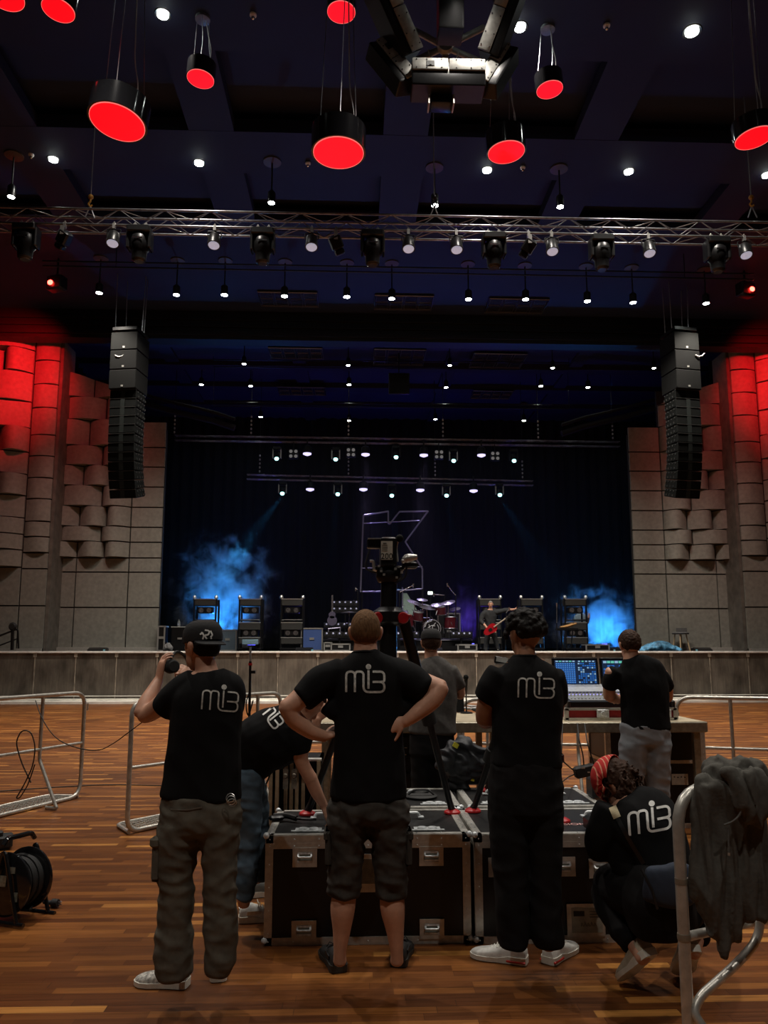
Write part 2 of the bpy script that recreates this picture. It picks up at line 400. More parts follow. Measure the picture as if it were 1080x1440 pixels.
# drop spotlights: canopy disc, rod, can, lens
BRASS = mat('canopy_bronze', (.085, .06, .038), .5, .3)
def drop_proto(L, can_r=.085, can_h=.24, disc=.2):
    e = empty('drop_spotlight', 'x', 'spotlight', (0, 0, 0))
    MB().lathe((0, 0, 0), [(disc, 0), (disc, -.03), (.03, -.05)]).build('canopy', BRASS, e)
    MB().cyl((0, 0, -.04), (0, 0, -L + can_h), .018, n=8).build('rod', BLKM, e)
    MB().lathe((0, 0, -L), [(can_r * .9, .0), (can_r, .005), (can_r, can_h), (can_r * .5, can_h + .05)], 18).build('can', BLKM, e)
    MB().lathe((0, 0, -L - .022), [(.03, .0), (can_r * .86, .016), (can_r * .86, .024)], 16).build('lens', LAMPW, e)
    return e
def place_drops(spec, z, where, grp, watts=0, size=70, tgt=None, can=.085, col=(1, .9, .78), disc=.2):
    n = len(spec)
    for i, (px, py0, py1) in enumerate(spec):
        top = hz(px, py0, z); L = z - hy(px, py1, top.y).z
        key = 'd%.1f_%.2f_%.2f' % (L, can, disc)
        if key not in PROTO: e = drop_proto(L, can, disc=disc); PROTO[key] = e; o = e
        else: o = copy_tree(PROTO[key])
        for c in list(o.children):
            if c.type == 'LIGHT': bpy.data.objects.remove(c)
        o.location = top
        tag(o, 'drop spotlight, %s from the left %s' % (ORD[i], where), 'spotlight', grp)
        if watts: LAMPQ.append((top + Vector((0, 0, -L - .06)), watts, size, col, o))
PROTO = {}; LAMPQ = []
place_drops([(20, 218, 277), (383, 227, 285), (611, 235, 289), (786, 237, 291)], HC, 'of the four in the row above the front truss', 'drop spotlights above the front truss', 1000, 85)
place_drops([(142, 363, 412), (250, 366, 413), (317, 366, 414), (401, 368, 417), (488, 369, 417), (551, 370, 420), (658, 371, 421), (738, 373, 422), (824, 374, 425), (888, 376, 426), (990, 379, 427)], HC, 'in the long row just before the stage header', 'drop spotlights before the stage header', 900, 115, can=.1)
place_drops([(344, 478, 512), (490, 480, 513), (632, 482, 514), (776, 484, 516), (918, 486, 517)], SC + .2, 'in the front row over the stage', 'drop spotlights over the stage, front row', 160, 95, can=.08, col=(.9, .95, 1), disc=.16)
place_drops([(284, 518, 541), (353, 516, 543), (491, 518, 544), (627, 518, 545), (760, 520, 545), (826, 522, 546)], SC + .2, 'in the second row over the stage', 'drop spotlights over the stage, second row', can=.09, disc=.17)
place_drops([(367, 566, 589), (491, 568, 591), (612, 566, 591), (736, 568, 592)], SC + .2, 'in the rearmost row over the stage', 'drop spotlights over the stage, rearmost row', can=.09, disc=.17)
# off-frame downlights over the work area: same fixture, above and before the lens
for i, (x, y, wt_, wh) in enumerate(((-3.2, 7.4, 1300, 'over the left barriers'), (1.6, 8.4, 900, 'over the control tables'), (6.0, 7.0, 1300, 'over the right barrier'), (-4.6, 4.6, 600, 'over the cable reel'), (5.0, 4.4, 500, 'over the hoodie'), (-3.0, -1.5, 720, 'behind the viewer at left'), (3.0, -1.5, 720, 'behind the viewer at right'))):
    o = copy_tree(PROTO['d%.1f_%.2f_%.2f' % (HC - hy(611, 289, hz(611, 235, HC).y).z, .085, .2)]); o.location = (x, y, HC)
    tag(o, 'drop spotlight outside the top of the frame, ' + wh, 'spotlight', 'drop spotlights above the crew')
    LAMPQ.append((Vector((x, y, 11.0)), wt_, 95, (1, .93, .84), o))
# flush downlights
def flush(px, py, lab, wts=900, r=.105):
    p = hz(px, py, HC - .01); e = empty('recessed_downlight', lab, 'downlight', p, 'recessed ceiling downlights')
    MB().lathe(p, [(r * .75, .0), (r * 1.3, -.012), (r * 1.45, .0)], 20, caps=False).build('trim_ring', BLKM, e)
    MB().lathe(p + Vector((0, 0, -.03)), [(r * .2, -.02), (r * .9, 0), (r * .9, .03)], 18).build('lens', LAMPW, e)
    if wts: LAMPQ.append((p + Vector((0, 0, -.1)), wts, 95, (1, .92, .82), e))
flush(229, 20, 'bright recessed downlight near the top edge, beside the second red pendant', 900)
flush(731, 38, 'bright recessed downlight right of the hanging speaker cluster', 900)
flush(973, 44, 'brightest recessed downlight at top right of the ceiling', 1100, .125)
flush(75, 224, 'recessed downlight at far left above the truss', 900)
flush(280, 229, 'recessed downlight left of centre, below the small red pendant', 900)
flush(685, 239, 'recessed downlight just below left of the centre right red pendant', 900)
flush(884, 241, 'recessed downlight on the right half, level with the big red pendants', 900)
flush(1078, 246, 'recessed downlight cut by the right edge of the photo', 900)
for i, (px, py, lb) in enumerate(((44, 217, 'tiny white sprinkler sensor at upper left beside a downlight'), (433, 229, 'tiny white sprinkler sensor left below the large centre red pendant'), (735, 235, 'tiny white sprinkler sensor right below the red pendant'), (356, 20, 'tiny ceiling camera sensor at top left of centre'), (853, 35, 'tiny ceiling camera sensor near the top right downlight'))):
    p = hz(px, py, HC - .02); e = empty('ceiling_sensor', lb, 'sensor', p, 'ceiling sensors')
    MB().lathe(p, [(.06, 0), (.06, -.03), (.03, -.045)], 14).build('base', WHITE, e)
    MB().sph(p + Vector((0, 0, -.07)), .035).build('dome', CHR, e)
for p, wts, sz, col, o in LAMPQ:
    ld = spot('lamp_light', p, p + TGT_DOWN + Vector((0, 0.04, 0)), wts, col, sz, .9, None, .07); ld.parent = o; ld.location = p - parent_loc(o)

# red glowing pendants
REDG = mat('red_glow_diffuser', (.3, 0, 0), .5, var=.06, scale=8, emit=(.95, .0015, .008), es=1.05)
DRUM = mat('gloss_black_drum', (.012, .012, .014), .12, .2, coat=.6)
WIRE = mat('steel_wire', (.35, .35, .36), .4, .8)
def pendant(px, py, wpx, Y, lab, cvx, hgt=.6, tilt=0, canopy=True, dz=0, tx=0):
    p = hy(px, py, Y); r = wpx / 2 * (p - CAM).dot(MC @ Vector((0, 0, -1))) / FP; h = r * hgt * 1.6
    e = empty('red_pendant_lamp', lab, 'pendant lamp', p, 'red round pendant lamps')
    T = Matrix.Rotation(tilt, 3, 'X') @ Matrix.Rotation(tx, 3, 'Y')
    def mk(b): b.v = [p + T @ (v - p) for v in b.v]; return b
    mk(MB().lathe(p, [(r, 0), (r * 1.06, .0), (r * 1.06, h), (r, h), (r * .2, h + .02)], 40, caps=False)).build('drum', DRUM, e, ang=30)
    mk(MB().lathe(p, [(.001, -.004), (r * .97, -.004), (r * .97, .02), (.001, .02)], 40)).build('diffuser', REDG, e)
    rim = mk(MB().lathe(p, [(r * .965, -.008), (r * .985, -.008), (r * .985, .005), (r * .965, .005)], 40, caps=False)).build('rim', mat('rim_glow', (.8, .3, .3), .5, emit=(1, .18, .16), es=1.), e)
    cp = Vector((p.x + cvx, p.y + dz, HC))
    for k in range(3):
        a = 2.1 * k + .6; q = p + T @ Vector((math.cos(a) * r * .85, math.sin(a) * r * .85, h)); t = cp + Vector((math.cos(a) * r * .5, math.sin(a) * r * .5, 0))
        mid = (q + t) / 2 + Vector((.03 * (k - 1), 0, -.1))
        MB().tube([q, mid, t], .006, 5, .4).build('cable', WIRE, e)
    if k < 2: pass
    q = p + T @ Vector((r * .5, 0, h)); MB().tube([q, q + Vector((.04, 0, .25)), q + Vector((-.03, 0, .6)), cp + Vector((.05, 0, 0))], .009, 5, .2).build('power_cable', mat('pale_cable', (.4, .4, .4), .5), e)
    MB().lathe(cp, [(r * .55, 0), (r * .55, -.05), (.05, -.06)], 24).build('canopy', mat('canopy_grey', (.16, .18, .2), .4, .3), e)
pendant(165, 172, 77, 9.5, 'large glowing red pendant lamp at upper left, above the truss chain', .1, .55, R(-3), tx=R(6))
pendant(476, 215, 72, 9.6, 'largest glowing red pendant lamp left of centre with long cables', .05, .62)
pendant(282, 111, 38, 12.0, 'small glowing red pendant lamp between the two large left ones', 0, .75, tx=R(4))
pendant(480, 17, 40, 11.5, 'glowing red pendant lamp cut by the top edge above the centre one', 0, .7)
pendant(82, 14, 45, 9.5, 'glowing red pendant lamp cut by the top edge at upper left', 0, .7, tx=R(4))
pendant(8, -4, 50, 9.5, 'glowing red pendant lamp in the top left corner of the photo', 0, .7)
pendant(773, 126, 37, 12.0, 'small glowing red pendant lamp right of the speaker cluster', 0, .75, tx=R(-4))
pendant(712, 214, 52, 11.5, 'medium glowing red pendant lamp right of centre, below the speaker cluster', 0, .7, tx=R(-3))
pendant(1061, 194, 52, 9.8, 'glowing red pendant lamp cut by the right edge', 0, .6, tx=R(-5))

# front truss
TY = 13.4
TR = mat('truss_alu', (.26, .26, .27), .3, .8, var=.3, scale=8)
def truss(name, lab, pl, pr, h, dpt, rod=.022, br=.009, step=.42, cat='truss', four=True):
    pl, pr = Vector(pl), Vector(pr); e = empty(name, lab, cat, (pl + pr) / 2); t = pr - pl; L = t.length; t.normalize(); up = Vector((0, 0, 1)); bk = Vector((-t.y, t.x, 0))
    cs = [(0, 0), (h, 0)] + ([(0, dpt), (h, dpt)] if four else [])
    for a, b in cs: MB().cyl(pl - up * a + bk * b, pr - up * a + bk * b, rod, n=10).build('chord', TR, e)
    n = int(L / step); m = MB()
    for f in (0, dpt) if four else (0,):
        for i in range(n):
            a = pl + t * (i * step) + bk * f; b = pl + t * ((i + 1) * step) + bk * f
            if i % 2: m.cyl(a, b - up * h, br, n=6)
            else: m.cyl(a - up * h, b, br, n=6)
    if four:
        for i in range(n):
            a = pl + t * (i * step); b = pl + t * ((i + 1) * step)
            for z in (0, h):
                if i % 2: m.cyl(a - up * z, b + bk * dpt - up * z, br, n=6)
                else: m.cyl(a + bk * dpt - up * z, b - up * z, br, n=6)
    m.build('lacing', TR if rod > .02 else BLKM, e)
    return e
truss('lighting_truss', 'long aluminium box truss spanning the whole hall overhead', hy(-60, 290, TY), hy(1140, 314, TY), .31, .3)
TB = hy(0, 291, TY).z - .31
m = MB()
for px in (122, 612, 1064):
    q = hy(px, 300, TY); top = Vector((q.x, q.y + .15, HC))
    e = empty('truss_hoist', {122: 'thin hoist cable with a yellow hook holding the truss at left', 612: 'thin hoist cable holding the truss at centre', 1064: 'thin hoist cable with a yellow hook at right edge'}[px], 'hoist', top, 'truss hoists')
    MB().cyl(top, q + Vector((0, .15, .45)), .011, n=6).build('cable', WIRE, e)
    b = q + Vector((0, .15, .42)); yl = mat('hook_yellow', (.45, .22, .03), .5, .3) if px != 612 else BLKM
    MB().sph(b, .05).tube([b, b - Vector((0, 0, .1)), b - Vector((.04, 0, .14)), b - Vector((0, 0, .2)), b - Vector((-.04, 0, .16))], .018, 6, .02).build('hook', yl, e)
    MB().tube([b - Vector((0, 0, .18)), b - Vector((.09, 0, .42))], .012, 6).tube([b - Vector((0, 0, .18)), b - Vector((-.09, 0, .42))], .012, 6).build('sling', WIRE, e)
def clamp(m, c): m.box(c + Vector((0, 0, -.03)), (.05, .06, .1)); m.tube([c + Vector((-.03, 0, 0)), c + Vector((0, 0, .06)), c + Vector((.03, 0, 0))], .012, 6)
def mov_head(c, lab, rz=0, s=1.0):
    c = Vector(c); e = empty('moving_head_light', lab, 'stage light', c, 'moving head lights on the front truss')
    m = MB(); clamp(m, c + Vector((-.1, 0, 0))); clamp(m, c + Vector((.1, 0, 0))); m.build('clamp', ALU, e)
    MB().box(c + Vector((0, 0, -.13)), (.36 * s, .30 * s, .13), rz, .02).build('base', BLKM, e)
    m = MB()
    for sx in (-1, 1): m.box(c + Vector((sx * .17 * s, 0, -.30)), (.06, .2 * s, .38), rz, .02)
    m.box(c + Vector((0, 0, -.13)), (.38 * s, .18 * s, .05), rz); m.build('yoke', BLKM, e)
    MB().lathe(c + Vector((0, -.0, -.36)), [(.11 * s, .16), (.15 * s, .1), (.155 * s, -.1), (.12 * s, -.16), (.11 * s, -.32), (.09 * s, -.34)], 20).build('head', BLKM, e)
    MB().box(c + Vector((0, -.16 * s, -.34)), (.16 * s, .012, .03)).build('label_plate', CHR, e)
    MB().lathe(c + Vector((0, 0, -.705)), [(.085 * s, 0), (.07 * s, -.015)], 16).build('lens', mat('dark_lens', (.05, .05, .06), .05), e)
def par(c, lab, s=1.0, lit=True):
    c = Vector(c); e = empty('par_can_light', lab, 'stage light', c, 'par can lights on the front truss')
    m = MB(); clamp(m, c); m.build('clamp', ALU, e)
    m = MB(); m.tube([c + Vector((-.12 * s, 0, -.22)), c + Vector((-.12 * s, 0, -.09)), c + Vector((.12 * s, 0, -.09)), c + Vector((.12 * s, 0, -.22))], .01, 6, .03); m.build('bracket', BLKM, e)
    ax = Vector((0, -.28, -1))
    MB().lathe(c + Vector((0, .03, -.13)), [(.06 * s, 0), (.10 * s, .05), (.11 * s, .2), (.118 * s, .27)], 20, ax).build('can', BLKM, e)
    MB().lathe(c + Vector((0, .03, -.13)), [(.102 * s, .262), (.09 * s, .285), (.03, .295)], 20, ax).build('lens', LAMPD, e)
for i, px in enumerate((40, 199, 371, 524, 693, 843, 1004)):
    q = hy(px, 300, TY + .02); mov_head((q.x, TY, TB - (.0)), 'black moving head light, %s of seven from the left under the truss' % ORD[i], 0, 1.15)
for i, px in enumerate((162, 303, 439, 574, 641, 774, 909, 1043)):
    q = hy(px, 300, TY + .02); par((q.x, TY, TB), 'small black par light with pale lens, %s of eight from the left on the truss' % ORD[i], 1.05)
for i, px in enumerate((93, 473, 742)):
    q = hy(px, 300, TY + .02); c = Vector((q.x, TY, TB)); e = empty('profile_spotlight', 'black profile spotlight with silver bracket plate, %s of three from the left on the truss' % ORD[i], 'stage light', c, 'profile spotlights on the truss')
    m = MB(); clamp(m, c); m.build('clamp', ALU, e); MB().box(c + Vector((0, -.12, -.18)), (.07, .012, .17)).build('bracket_plate', ALU, e)
    Mx = Matrix.Rotation(R(35 if px != 473 else -25), 3, 'Y') @ Matrix.Rotation(R(25), 3, 'X')
    MB().box(c + Vector((0, 0, -.27)), (.22, .2, .26), Mx, .03).build('body', BLKM, e)
    MB().box(c + Vector((0, 0, -.27)) + Mx @ Vector((0, 0, -.18)), (.17, .16, .1), Mx, .02).build('lens_tube', BLKM, e)
# pipes behind the truss
for i, (ya, yb, pxa, pxb) in enumerate(((367, 385, 60, 1060), (374, 393, 60, 1060))):
    a_, b_ = hy(pxa, ya, 19.6), hy(pxb, yb, 19.6); e = MB().cyl(a_, b_, .022, n=8).cyl(a_.lerp(b_, .1), Vector((a_.lerp(b_, .1).x, 19.6, HC - .005)), .008).cyl(a_.lerp(b_, .9), Vector((a_.lerp(b_, .9).x, 19.6, HC - .005)), .008).build('flown_pipe', BLKM); tag(e, 'thin black flown pipe behind the truss, %s of the pair' % ('upper' if i == 0 else 'lower'), 'pipe', 'flown pipes')
# ceiling vents
def vent(pxa, pxb, pya, pyb, z, lab, n=4):
    a = hz(pxa, (pya + pyb) / 2, z); b = hz(pxb, (pya + pyb) / 2, z); y0 = hz(540, pyb, z).y; y1 = hz(540, pya, z).y
    y0, y1 = min(y0, y1), max(y0, y1); c = Vector(((a.x + b.x) / 2, (y0 + y1) / 2, z)); W = b.x - a.x; D = y1 - y0
    e = empty('ceiling_vent', lab, 'vent', c, 'ceiling vents')
    vm = mat('vent_metal', (.10, .105, .12), .4, .6); m = MB()
    m.tube([c + Vector((-W / 2, -D / 2, -.03)), c + Vector((W / 2, -D / 2, -.03)), c + Vector((W / 2, D / 2, -.03)), c + Vector((-W / 2, D / 2, -.03))], .03, 5, 0, True); m.build('frame', vm, e)
    m = MB(); MBk = MB().box(c, (W, D, .02)); MBk.build('backing', CEILD, e)
    for i in range(n):
        for j in range(2):
            x = c.x - W / 2 + W * (i + .5) / n; y = c.y - D / 2 + D * (j + .5) / 2
            m.tube([(x - W / n * .4, y - D * .2, z - .03), (x + W / n * .4, y - D * .2, z - .03), (x + W / n * .4, y + D * .2, z - .03), (x - W / n * .4, y + D * .2, z - .03)], .014, 4, 0, True)
            for k in range(3): m.cyl((x - W / n * .4, y + D * .1 * (k - 1), z - .03), (x + W / n * .4, y + D * .1 * (k - 1), z - .03), .008, n=4)
    m.build('grille', vm, e)
vent(366, 447, 412, 432, HC - .02, 'rectangular ceiling vent left of centre before the header')
vent(527, 608, 414, 434, HC - .02, 'rectangular ceiling vent at centre before the header')
vent(686, 769, 416, 436, HC - .02, 'rectangular ceiling vent right of centre before the header')
vent(380, 454, 490, 505, SC, 'rectangular vent over the front of the stage, left')
vent(526, 597, 490, 512, SC, 'rectangular vent over the front of the stage, centre')
vent(664, 738, 494, 514, SC, 'rectangular vent over the front of the stage, right')
vent(392, 458, 545, 556, SC, 'rectangular vent over the rear of the stage, left')
vent(664, 720, 547, 558, SC, 'rectangular vent over the rear of the stage, right')

# hanging line arrays
def line_array(px, lab, side, Y=21.5):
    s = Y / FP * 1.0; topc = hy(px, 472, Y); e = empty('line_array_speaker', lab, 'speaker array', topc, 'line array speakers beside the stage')
    W = 40 * s; rz = -side * R(9); D = .8; z = topc.z
    Mz = Matrix.Rotation(rz, 3, 'Z'); y_top = 472; 
    zs = [hy(px, q, Y).z for q in (474, 499, 526, 553)]
    for i in range(3):
        h = zs[i] - zs[i + 1]; c = Vector((topc.x, Y, (zs[i] + zs[i + 1]) / 2)); b = MB()
        b.box(c, (W, D, h - .02), Mz, .015).build('subwoofer_cabinet', CAR if i == 0 else mat('speaker_grille_dark', (.0028, .003, .003), .8, 0, spec=.15, bump=.15, scale=300), e)
        m = MB(); m.box(c + Mz @ Vector((0, -D / 2 - .005, -h * .35)), (.06, .012, .05)); m.build('badge', ALU, e)
    n = 12; zb = zs[3]; cur = Vector((topc.x, Y, zb)); ang = 0
    for i in range(n):
        h = (hy(px, 556, Y).z - hy(px, 702, Y).z) / n * 1.0; ang = R(max(0, (i - 4)) * 2.3)
        T = Mz @ Matrix.Rotation(ang, 3, 'X'); c = cur + T @ Vector((0, 0, -h / 2)); cur = cur + T @ Vector((0, 0, -h))
        b = MB().box(c, (W * .98, D * .75, h - .02), T, .012); cb = b.build('line_cabinet', mat('line_grille', (.0018, .0026, .0024), .8, 0, spec=.15, bump=.15, scale=300), e)
        MB().box(c + T @ Vector((0, -D * .375 - .004, 0)), (W * .16, .012, h - .03), T).build('horn_strip', mat('horn_grey', (.012, .016, .015), .7, spec=.2), cb)
        m = MB()
        for sx in (-1, 1):
            for q in (-.25, -.05, .15, .3):
                m.box(c + T @ Vector((sx * W * .5, D * q, h * .3)), (.03, .03, .03), T); m.box(c + T @ Vector((sx * W * .5, D * (q + .06), -h * .2)), (.025, .02, .05), T)
        m.box(c + T @ Vector((0, -D * .375 - .002, h / 2)), (W, .02, .014), T); m.build('rigging_pins', mat('rigging_metal', (.22, .22, .22), .3, .8), cb)
    m = MB(); m.box(Vector((topc.x, Y, topc.z + .06)), (W * .9, D, .09), Mz)
    m.build('flying_frame', BLKM, e); m = MB()
    for sx, sy in ((-.45, -.3), (-.35, .3), (.42, 0), (.36, .3)):
        q = Vector((topc.x, Y, topc.z + .1)) + Mz @ Vector((sx * W, sy * D, 0)); m.cyl(q, (q.x + (0.04 if sx > 0 else -.02), q.y, HC), .014, n=6)
    m.build('hoist_chain', WIRE, e)
    m = MB(); q = Vector((topc.x, Y, topc.z - .75)) + Mz @ Vector((side * -.3 * W, -D / 2 - .02, 0))
    m.tube([q, q + Vector((.1, 0, -.05)), q + Vector((.2, 0, -.02)), q + Vector((.28, 0, .06))], .02, 5); m.build('cable', mat('pale_cable', (.4, .4, .4), .5), e)
line_array(184, 'tall black line array speaker hanging left of the stage', 1)
line_array(954, 'tall black line array speaker hanging right of the stage', -1)

# centre speaker cluster
CLY = 9.6
CG = mat('cluster_steel', (.42, .41, .38), .5, .3, var=.2, scale=14)
def cl(px, py, dy=0): return hy(px, py, CLY + dy)
def slab(mb, pa, pb, wid, dep, nrm):
    """box along pa-pb"""
    pa, pb = Vector(pa), Vector(pb); t = (pb - pa); L = t.length; t.normalize(); n = Vector(nrm); n = (n - t * n.dot(t)).normalized(); u = t.cross(n)
    M = Matrix((t, u, n)).transposed(); mb.box((pa + pb) / 2, (L, wid, dep), M, .015); return M
def cl_speaker(pa, pb, wid, dep, nrm, lab, face=1, rim=True):
    c = (pa + pb) / 2; e = empty('cluster_loudspeaker', lab, 'loudspeaker', c, 'loudspeakers of the hanging centre cluster')
    m = MB(); M = slab(m, pa, pb, wid, dep, nrm); m.build('cabinet', BLKM, e)
    if not rim: return
    L = (pb - pa).length; t = (pb - pa).normalized(); w_ = (cl(626, 40) - c); w_ = (w_ - t * w_.dot(t)); w_.y = 0; w_.normalize(); nn = t.cross(w_).normalized()
    if nn.y > 0: nn = -nn
    Mp = Matrix((t, w_, nn)).transposed(); q = c + w_ * (wid / 2 - .05) + nn * (dep / 2 + .012); m = MB()
    for k in range(2): m.box(q + t * ((k - .5) * L * .5), (L * .485, .17, .03), Mp, .006)
    pl = m.build('side_plate', CG, e); m = MB()
    for k in (-.44, -.3, -.1, .1, .3, .44):
        for z in (-.06, .06): m.sph(q + t * (k * L) + w_ * z + nn * .018, .010, 6, 4)
    m.build('bolts', BLK, pl); m = MB(); m.box(q + t * (-.25 * L) + nn * .018, (.11, .07, .012), Mp).box(q + t * (-.25 * L) + nn * .026, (.03, .05, .006), Mp); m.build('connector', BLK, pl)
# front horizontal cabinet
cl_speaker(cl(578, 116), cl(680, 118), .34, .38, (0, -1, 0), 'wide loudspeaker cabinet at the front bottom of the hanging cluster', -1)
cl_speaker(cl(528, 70, .2), cl(572, 124, .05), .30, .26, (0, -.6, .5), 'lower left angled loudspeaker of the hanging cluster', -1)
cl_speaker(cl(716, 76, .2), cl(684, 128, .05), .30, .26, (0, -.6, .5), 'lower right angled loudspeaker of the hanging cluster', 1)
cl_speaker(cl(520, -40, -.3), cl(574, 84, .1), .30, .40, (0, -1, .3), 'upper left long loudspeaker of the hanging cluster', -1)
cl_speaker(cl(734, -40, -.3), cl(688, 84, .1), .30, .40, (0, -1, .3), 'upper right long loudspeaker of the hanging cluster', 1)
cl_speaker(cl(633, -40, -.2), cl(633, 52, -.2), .34, .34, (0, -1, 0), 'black centre loudspeaker of the hanging cluster at the top edge', -1, False)
e = empty('rigging_cross', 'grey steel X shaped rigging frame inside the hanging speaker cluster', 'rigging frame', cl(626, 66, .5))
for q in ((574, 38), (578, 88), (682, 38), (678, 88), (626, 96)):
    m = MB(); slab(m, cl(626, 66, .5), cl(*q, .5), .09, .06, (0, -1, 0)); m.build('arm', CG, e)
m = MB(); m.lathe(cl(626, 66, .45), [(.1, -.05), (.12, 0), (.1, .05)], 16, 'Y'); m.build('hub', CG, e)
m = MB(); m.cyl(cl(612, 95, .3), cl(602, 70, .3), .01); m.cyl(cl(640, 95, .3), cl(645, 70, .3), .01); m.build('strap', CG, e)
m = MB(); m.cyl(cl(622, 66, .5), Vector((cl(622, 0).x, CLY + .5, HC)), .012, n=6); m.build('hoist_chain', WIRE, e)
e = empty('cluster_amplifier_box', 'small black box hanging under the centre speaker cluster', 'speaker box', cl(620, 146, .1))
MB().box(cl(620, 146, .1), (.30, .22, .13), None, .01).build('housing', BLKM, e); MB().box(cl(602.5, 146, .0), (.02, .2, .13)).box(cl(637, 146, .0), (.02, .2, .13)).build('end_plate', CG, e)

# red wash fixtures
for side, (px, py) in ((-1, (80, 399)), (1, (1048, 408))):
    c = hy(px, py, 20.5); e = empty('red_flood_light', 'red flood light at %s aimed at the tiled wall' % ('left' if side < 0 else 'right'), 'flood light', c, 'red flood lights')
    MB().box(c, (.5, .3, .4), R(20 * side), .03).cyl(c, Vector((c.x, c.y, HC - .005)), .03).build('housing', BLKM, e)
    m = MB()
    for k in range(2): m.lathe(c + Vector((-.12 * side + .24 * side * k, -.16, -.04 + .12 * (1 - k))), [(.075, 0), (.06, .02)], 12, 'Y')
    m.build('lens', mat('red_lamp_lit', (1, 0, 0), .4, emit=(1, .03, .02), es=25), e)
    spot('red_beam', c + Vector((side * .3, .3, -.3)), (side * 13.2 + 1.6, 24.4, 10.3), 2700, (1, .006, .012), 66, 1.0, e, .2)
    spot('red_fill_beam', c + Vector((-side * .3, .3, -.5)), (side * 12 + 1.6, 27, 6.0), 300, (1, .08, .08), 80, 1.0, e, .2)

# rear trusses over the stage with their lamps
RY1, RY2 = 29.0, 30.0
def rear_truss(lab, pxa, pxb, ya, yb, Y, hpx):
    return truss('rear_lighting_truss', lab, hy(pxa, ya, Y), hy(pxb, yb, Y), hpx * Y / FP, .16, .017, .006, 1.1)
rear_truss('upper rear truss spanning the stage, holding beam lights', 246, 872, 612, 621, RY1, 7)
rear_truss('lower rear truss at mid stage, holding beam lights', 347, 750, 667, 676, RY2, 6.5)
CYA = mat('cyan_lamp_lit', (1, 1, 1), .4, emit=(.42, 1, .92), es=3.)
LAV = mat('lavender_lamp_lit', (1, 1, 1), .4, emit=(.66, .6, 1), es=1.4)
def beam(px, py, Y, lab, ztop, tgt=None, wt=0, col=(.1, .45, 1), size=14, em=CYA):
    c = hy(px, py, Y - .12); e = empty('beam_light', lab, 'stage light', c, 'cyan beam lights on the rear trusses')
    MB().box(c + Vector((0, .1, .42)), (.3, .25, .12), None, .02).build('base', BLKM, e)
    MB().box(c + Vector((-.15, .1, .22)), (.04, .12, .36)).box(c + Vector((.15, .1, .22)), (.04, .12, .36)).box(c + Vector((0, .1, .385)), (.34, .12, .03)).build('yoke', ALU if random.random() < .5 else BLKM, e)
    MB().lathe(c + Vector((0, .12, .2)), [(.09, .08), (.12, 0), (.12, -.15), (.1, -.19)], 16, (0, .25, 1)).build('head', BLKM, e)
    MB().sph(c, .085, 14, 8, (1, .5, .9)).build('lens', em, e)
    if wt: spot('beam_spot', c + Vector((0, -.02, -.08)), tgt, wt, col, size, .5, e, .06)
    return e
for i, (px, py) in enumerate(((389, 645), (472, 646), (557, 643), (638, 648), (723, 648))):
    beam(px, py, RY1, 'cyan beam light, %s of five from the left on the upper rear truss' % ORD[i], 0)
BT = [((-6.2, 27.4, 2.2), 2600), ((-1.4, 28, 1.5), 300), ((1.6, 28, 1.5), 300), ((4.4, 28, 1.5), 300), ((9.2, 28.8, 1.5), 1500)]
for i, (px, py) in enumerate(((397, 694), (475, 695), (551, 697), (628, 697), (703, 696))):
    beam(px, py, RY2, 'cyan beam light, %s of five from the left on the lower rear truss' % ORD[i], 0, BT[i][0], BT[i][1], (.05, .42, 1.), 17 if i in (0, 4) else 16)
def wash(px, py, Y, lab):
    c = hy(px, py, Y + .0); e = empty('wash_light', lab, 'stage light', c, 'lavender wash lights on the rear trusses')
    MB().lathe(c + Vector((0, 0, .2)), [(.03, .42), (.03, .16), (.09, .15), (.15, .1), (.17, -.15)], 18).build('can', BLKM, e)
    MB().lathe(c, [(.05, -.05), (.16, .0), (.16, .04)], 18).build('lens', LAV, e)
    if 480 < px < 620: spot('wash_beam', c + Vector((0, 0, -.1)), (c.x * .6 + .8, 27.0, 1.5), 420, (.62, .5, 1), 38, .9, e, .12)
for i, (px, py) in enumerate(((432, 639), (514, 640), (596, 641), (677, 641))): wash(px, py, RY1, 'lavender wash light, %s of four from the left on the upper rear truss' % ORD[i])
for i, (px, py) in enumerate(((436, 689), (511, 689), (591, 690), (666, 691))): wash(px, py, RY2, 'lavender wash light, %s of four from the left on the lower rear truss' % ORD[i])
for i, (px, py) in enumerate(((412.5, 638), (493.5, 636), (617.5, 639), (696.5, 641))):
    c = hy(px, py, RY1 - .1); e = empty('blinder_light', 'unlit four lamp blinder, %s of four from the left on the upper rear truss' % ORD[i], 'stage light', c, 'blinders on the rear truss')
    MB().box(c + Vector((0, .08, 0)), (.36, .14, .38), None, .02).cyl(c + Vector((0, .1, .1)), c + Vector((0, .1, .5)), .02).build('housing', BLKM, e)
    for a in (-.095, .095):
        for b in (-.095, .095): MB().lathe(c + Vector((a, .0, b)), [(.065, 0), (.04, -.02)], 14, 'Y').build('lamp', mat('dim_lamp_face', (.35, .36, .36), .3, emit=(.8, .8, .8), es=.12), e)
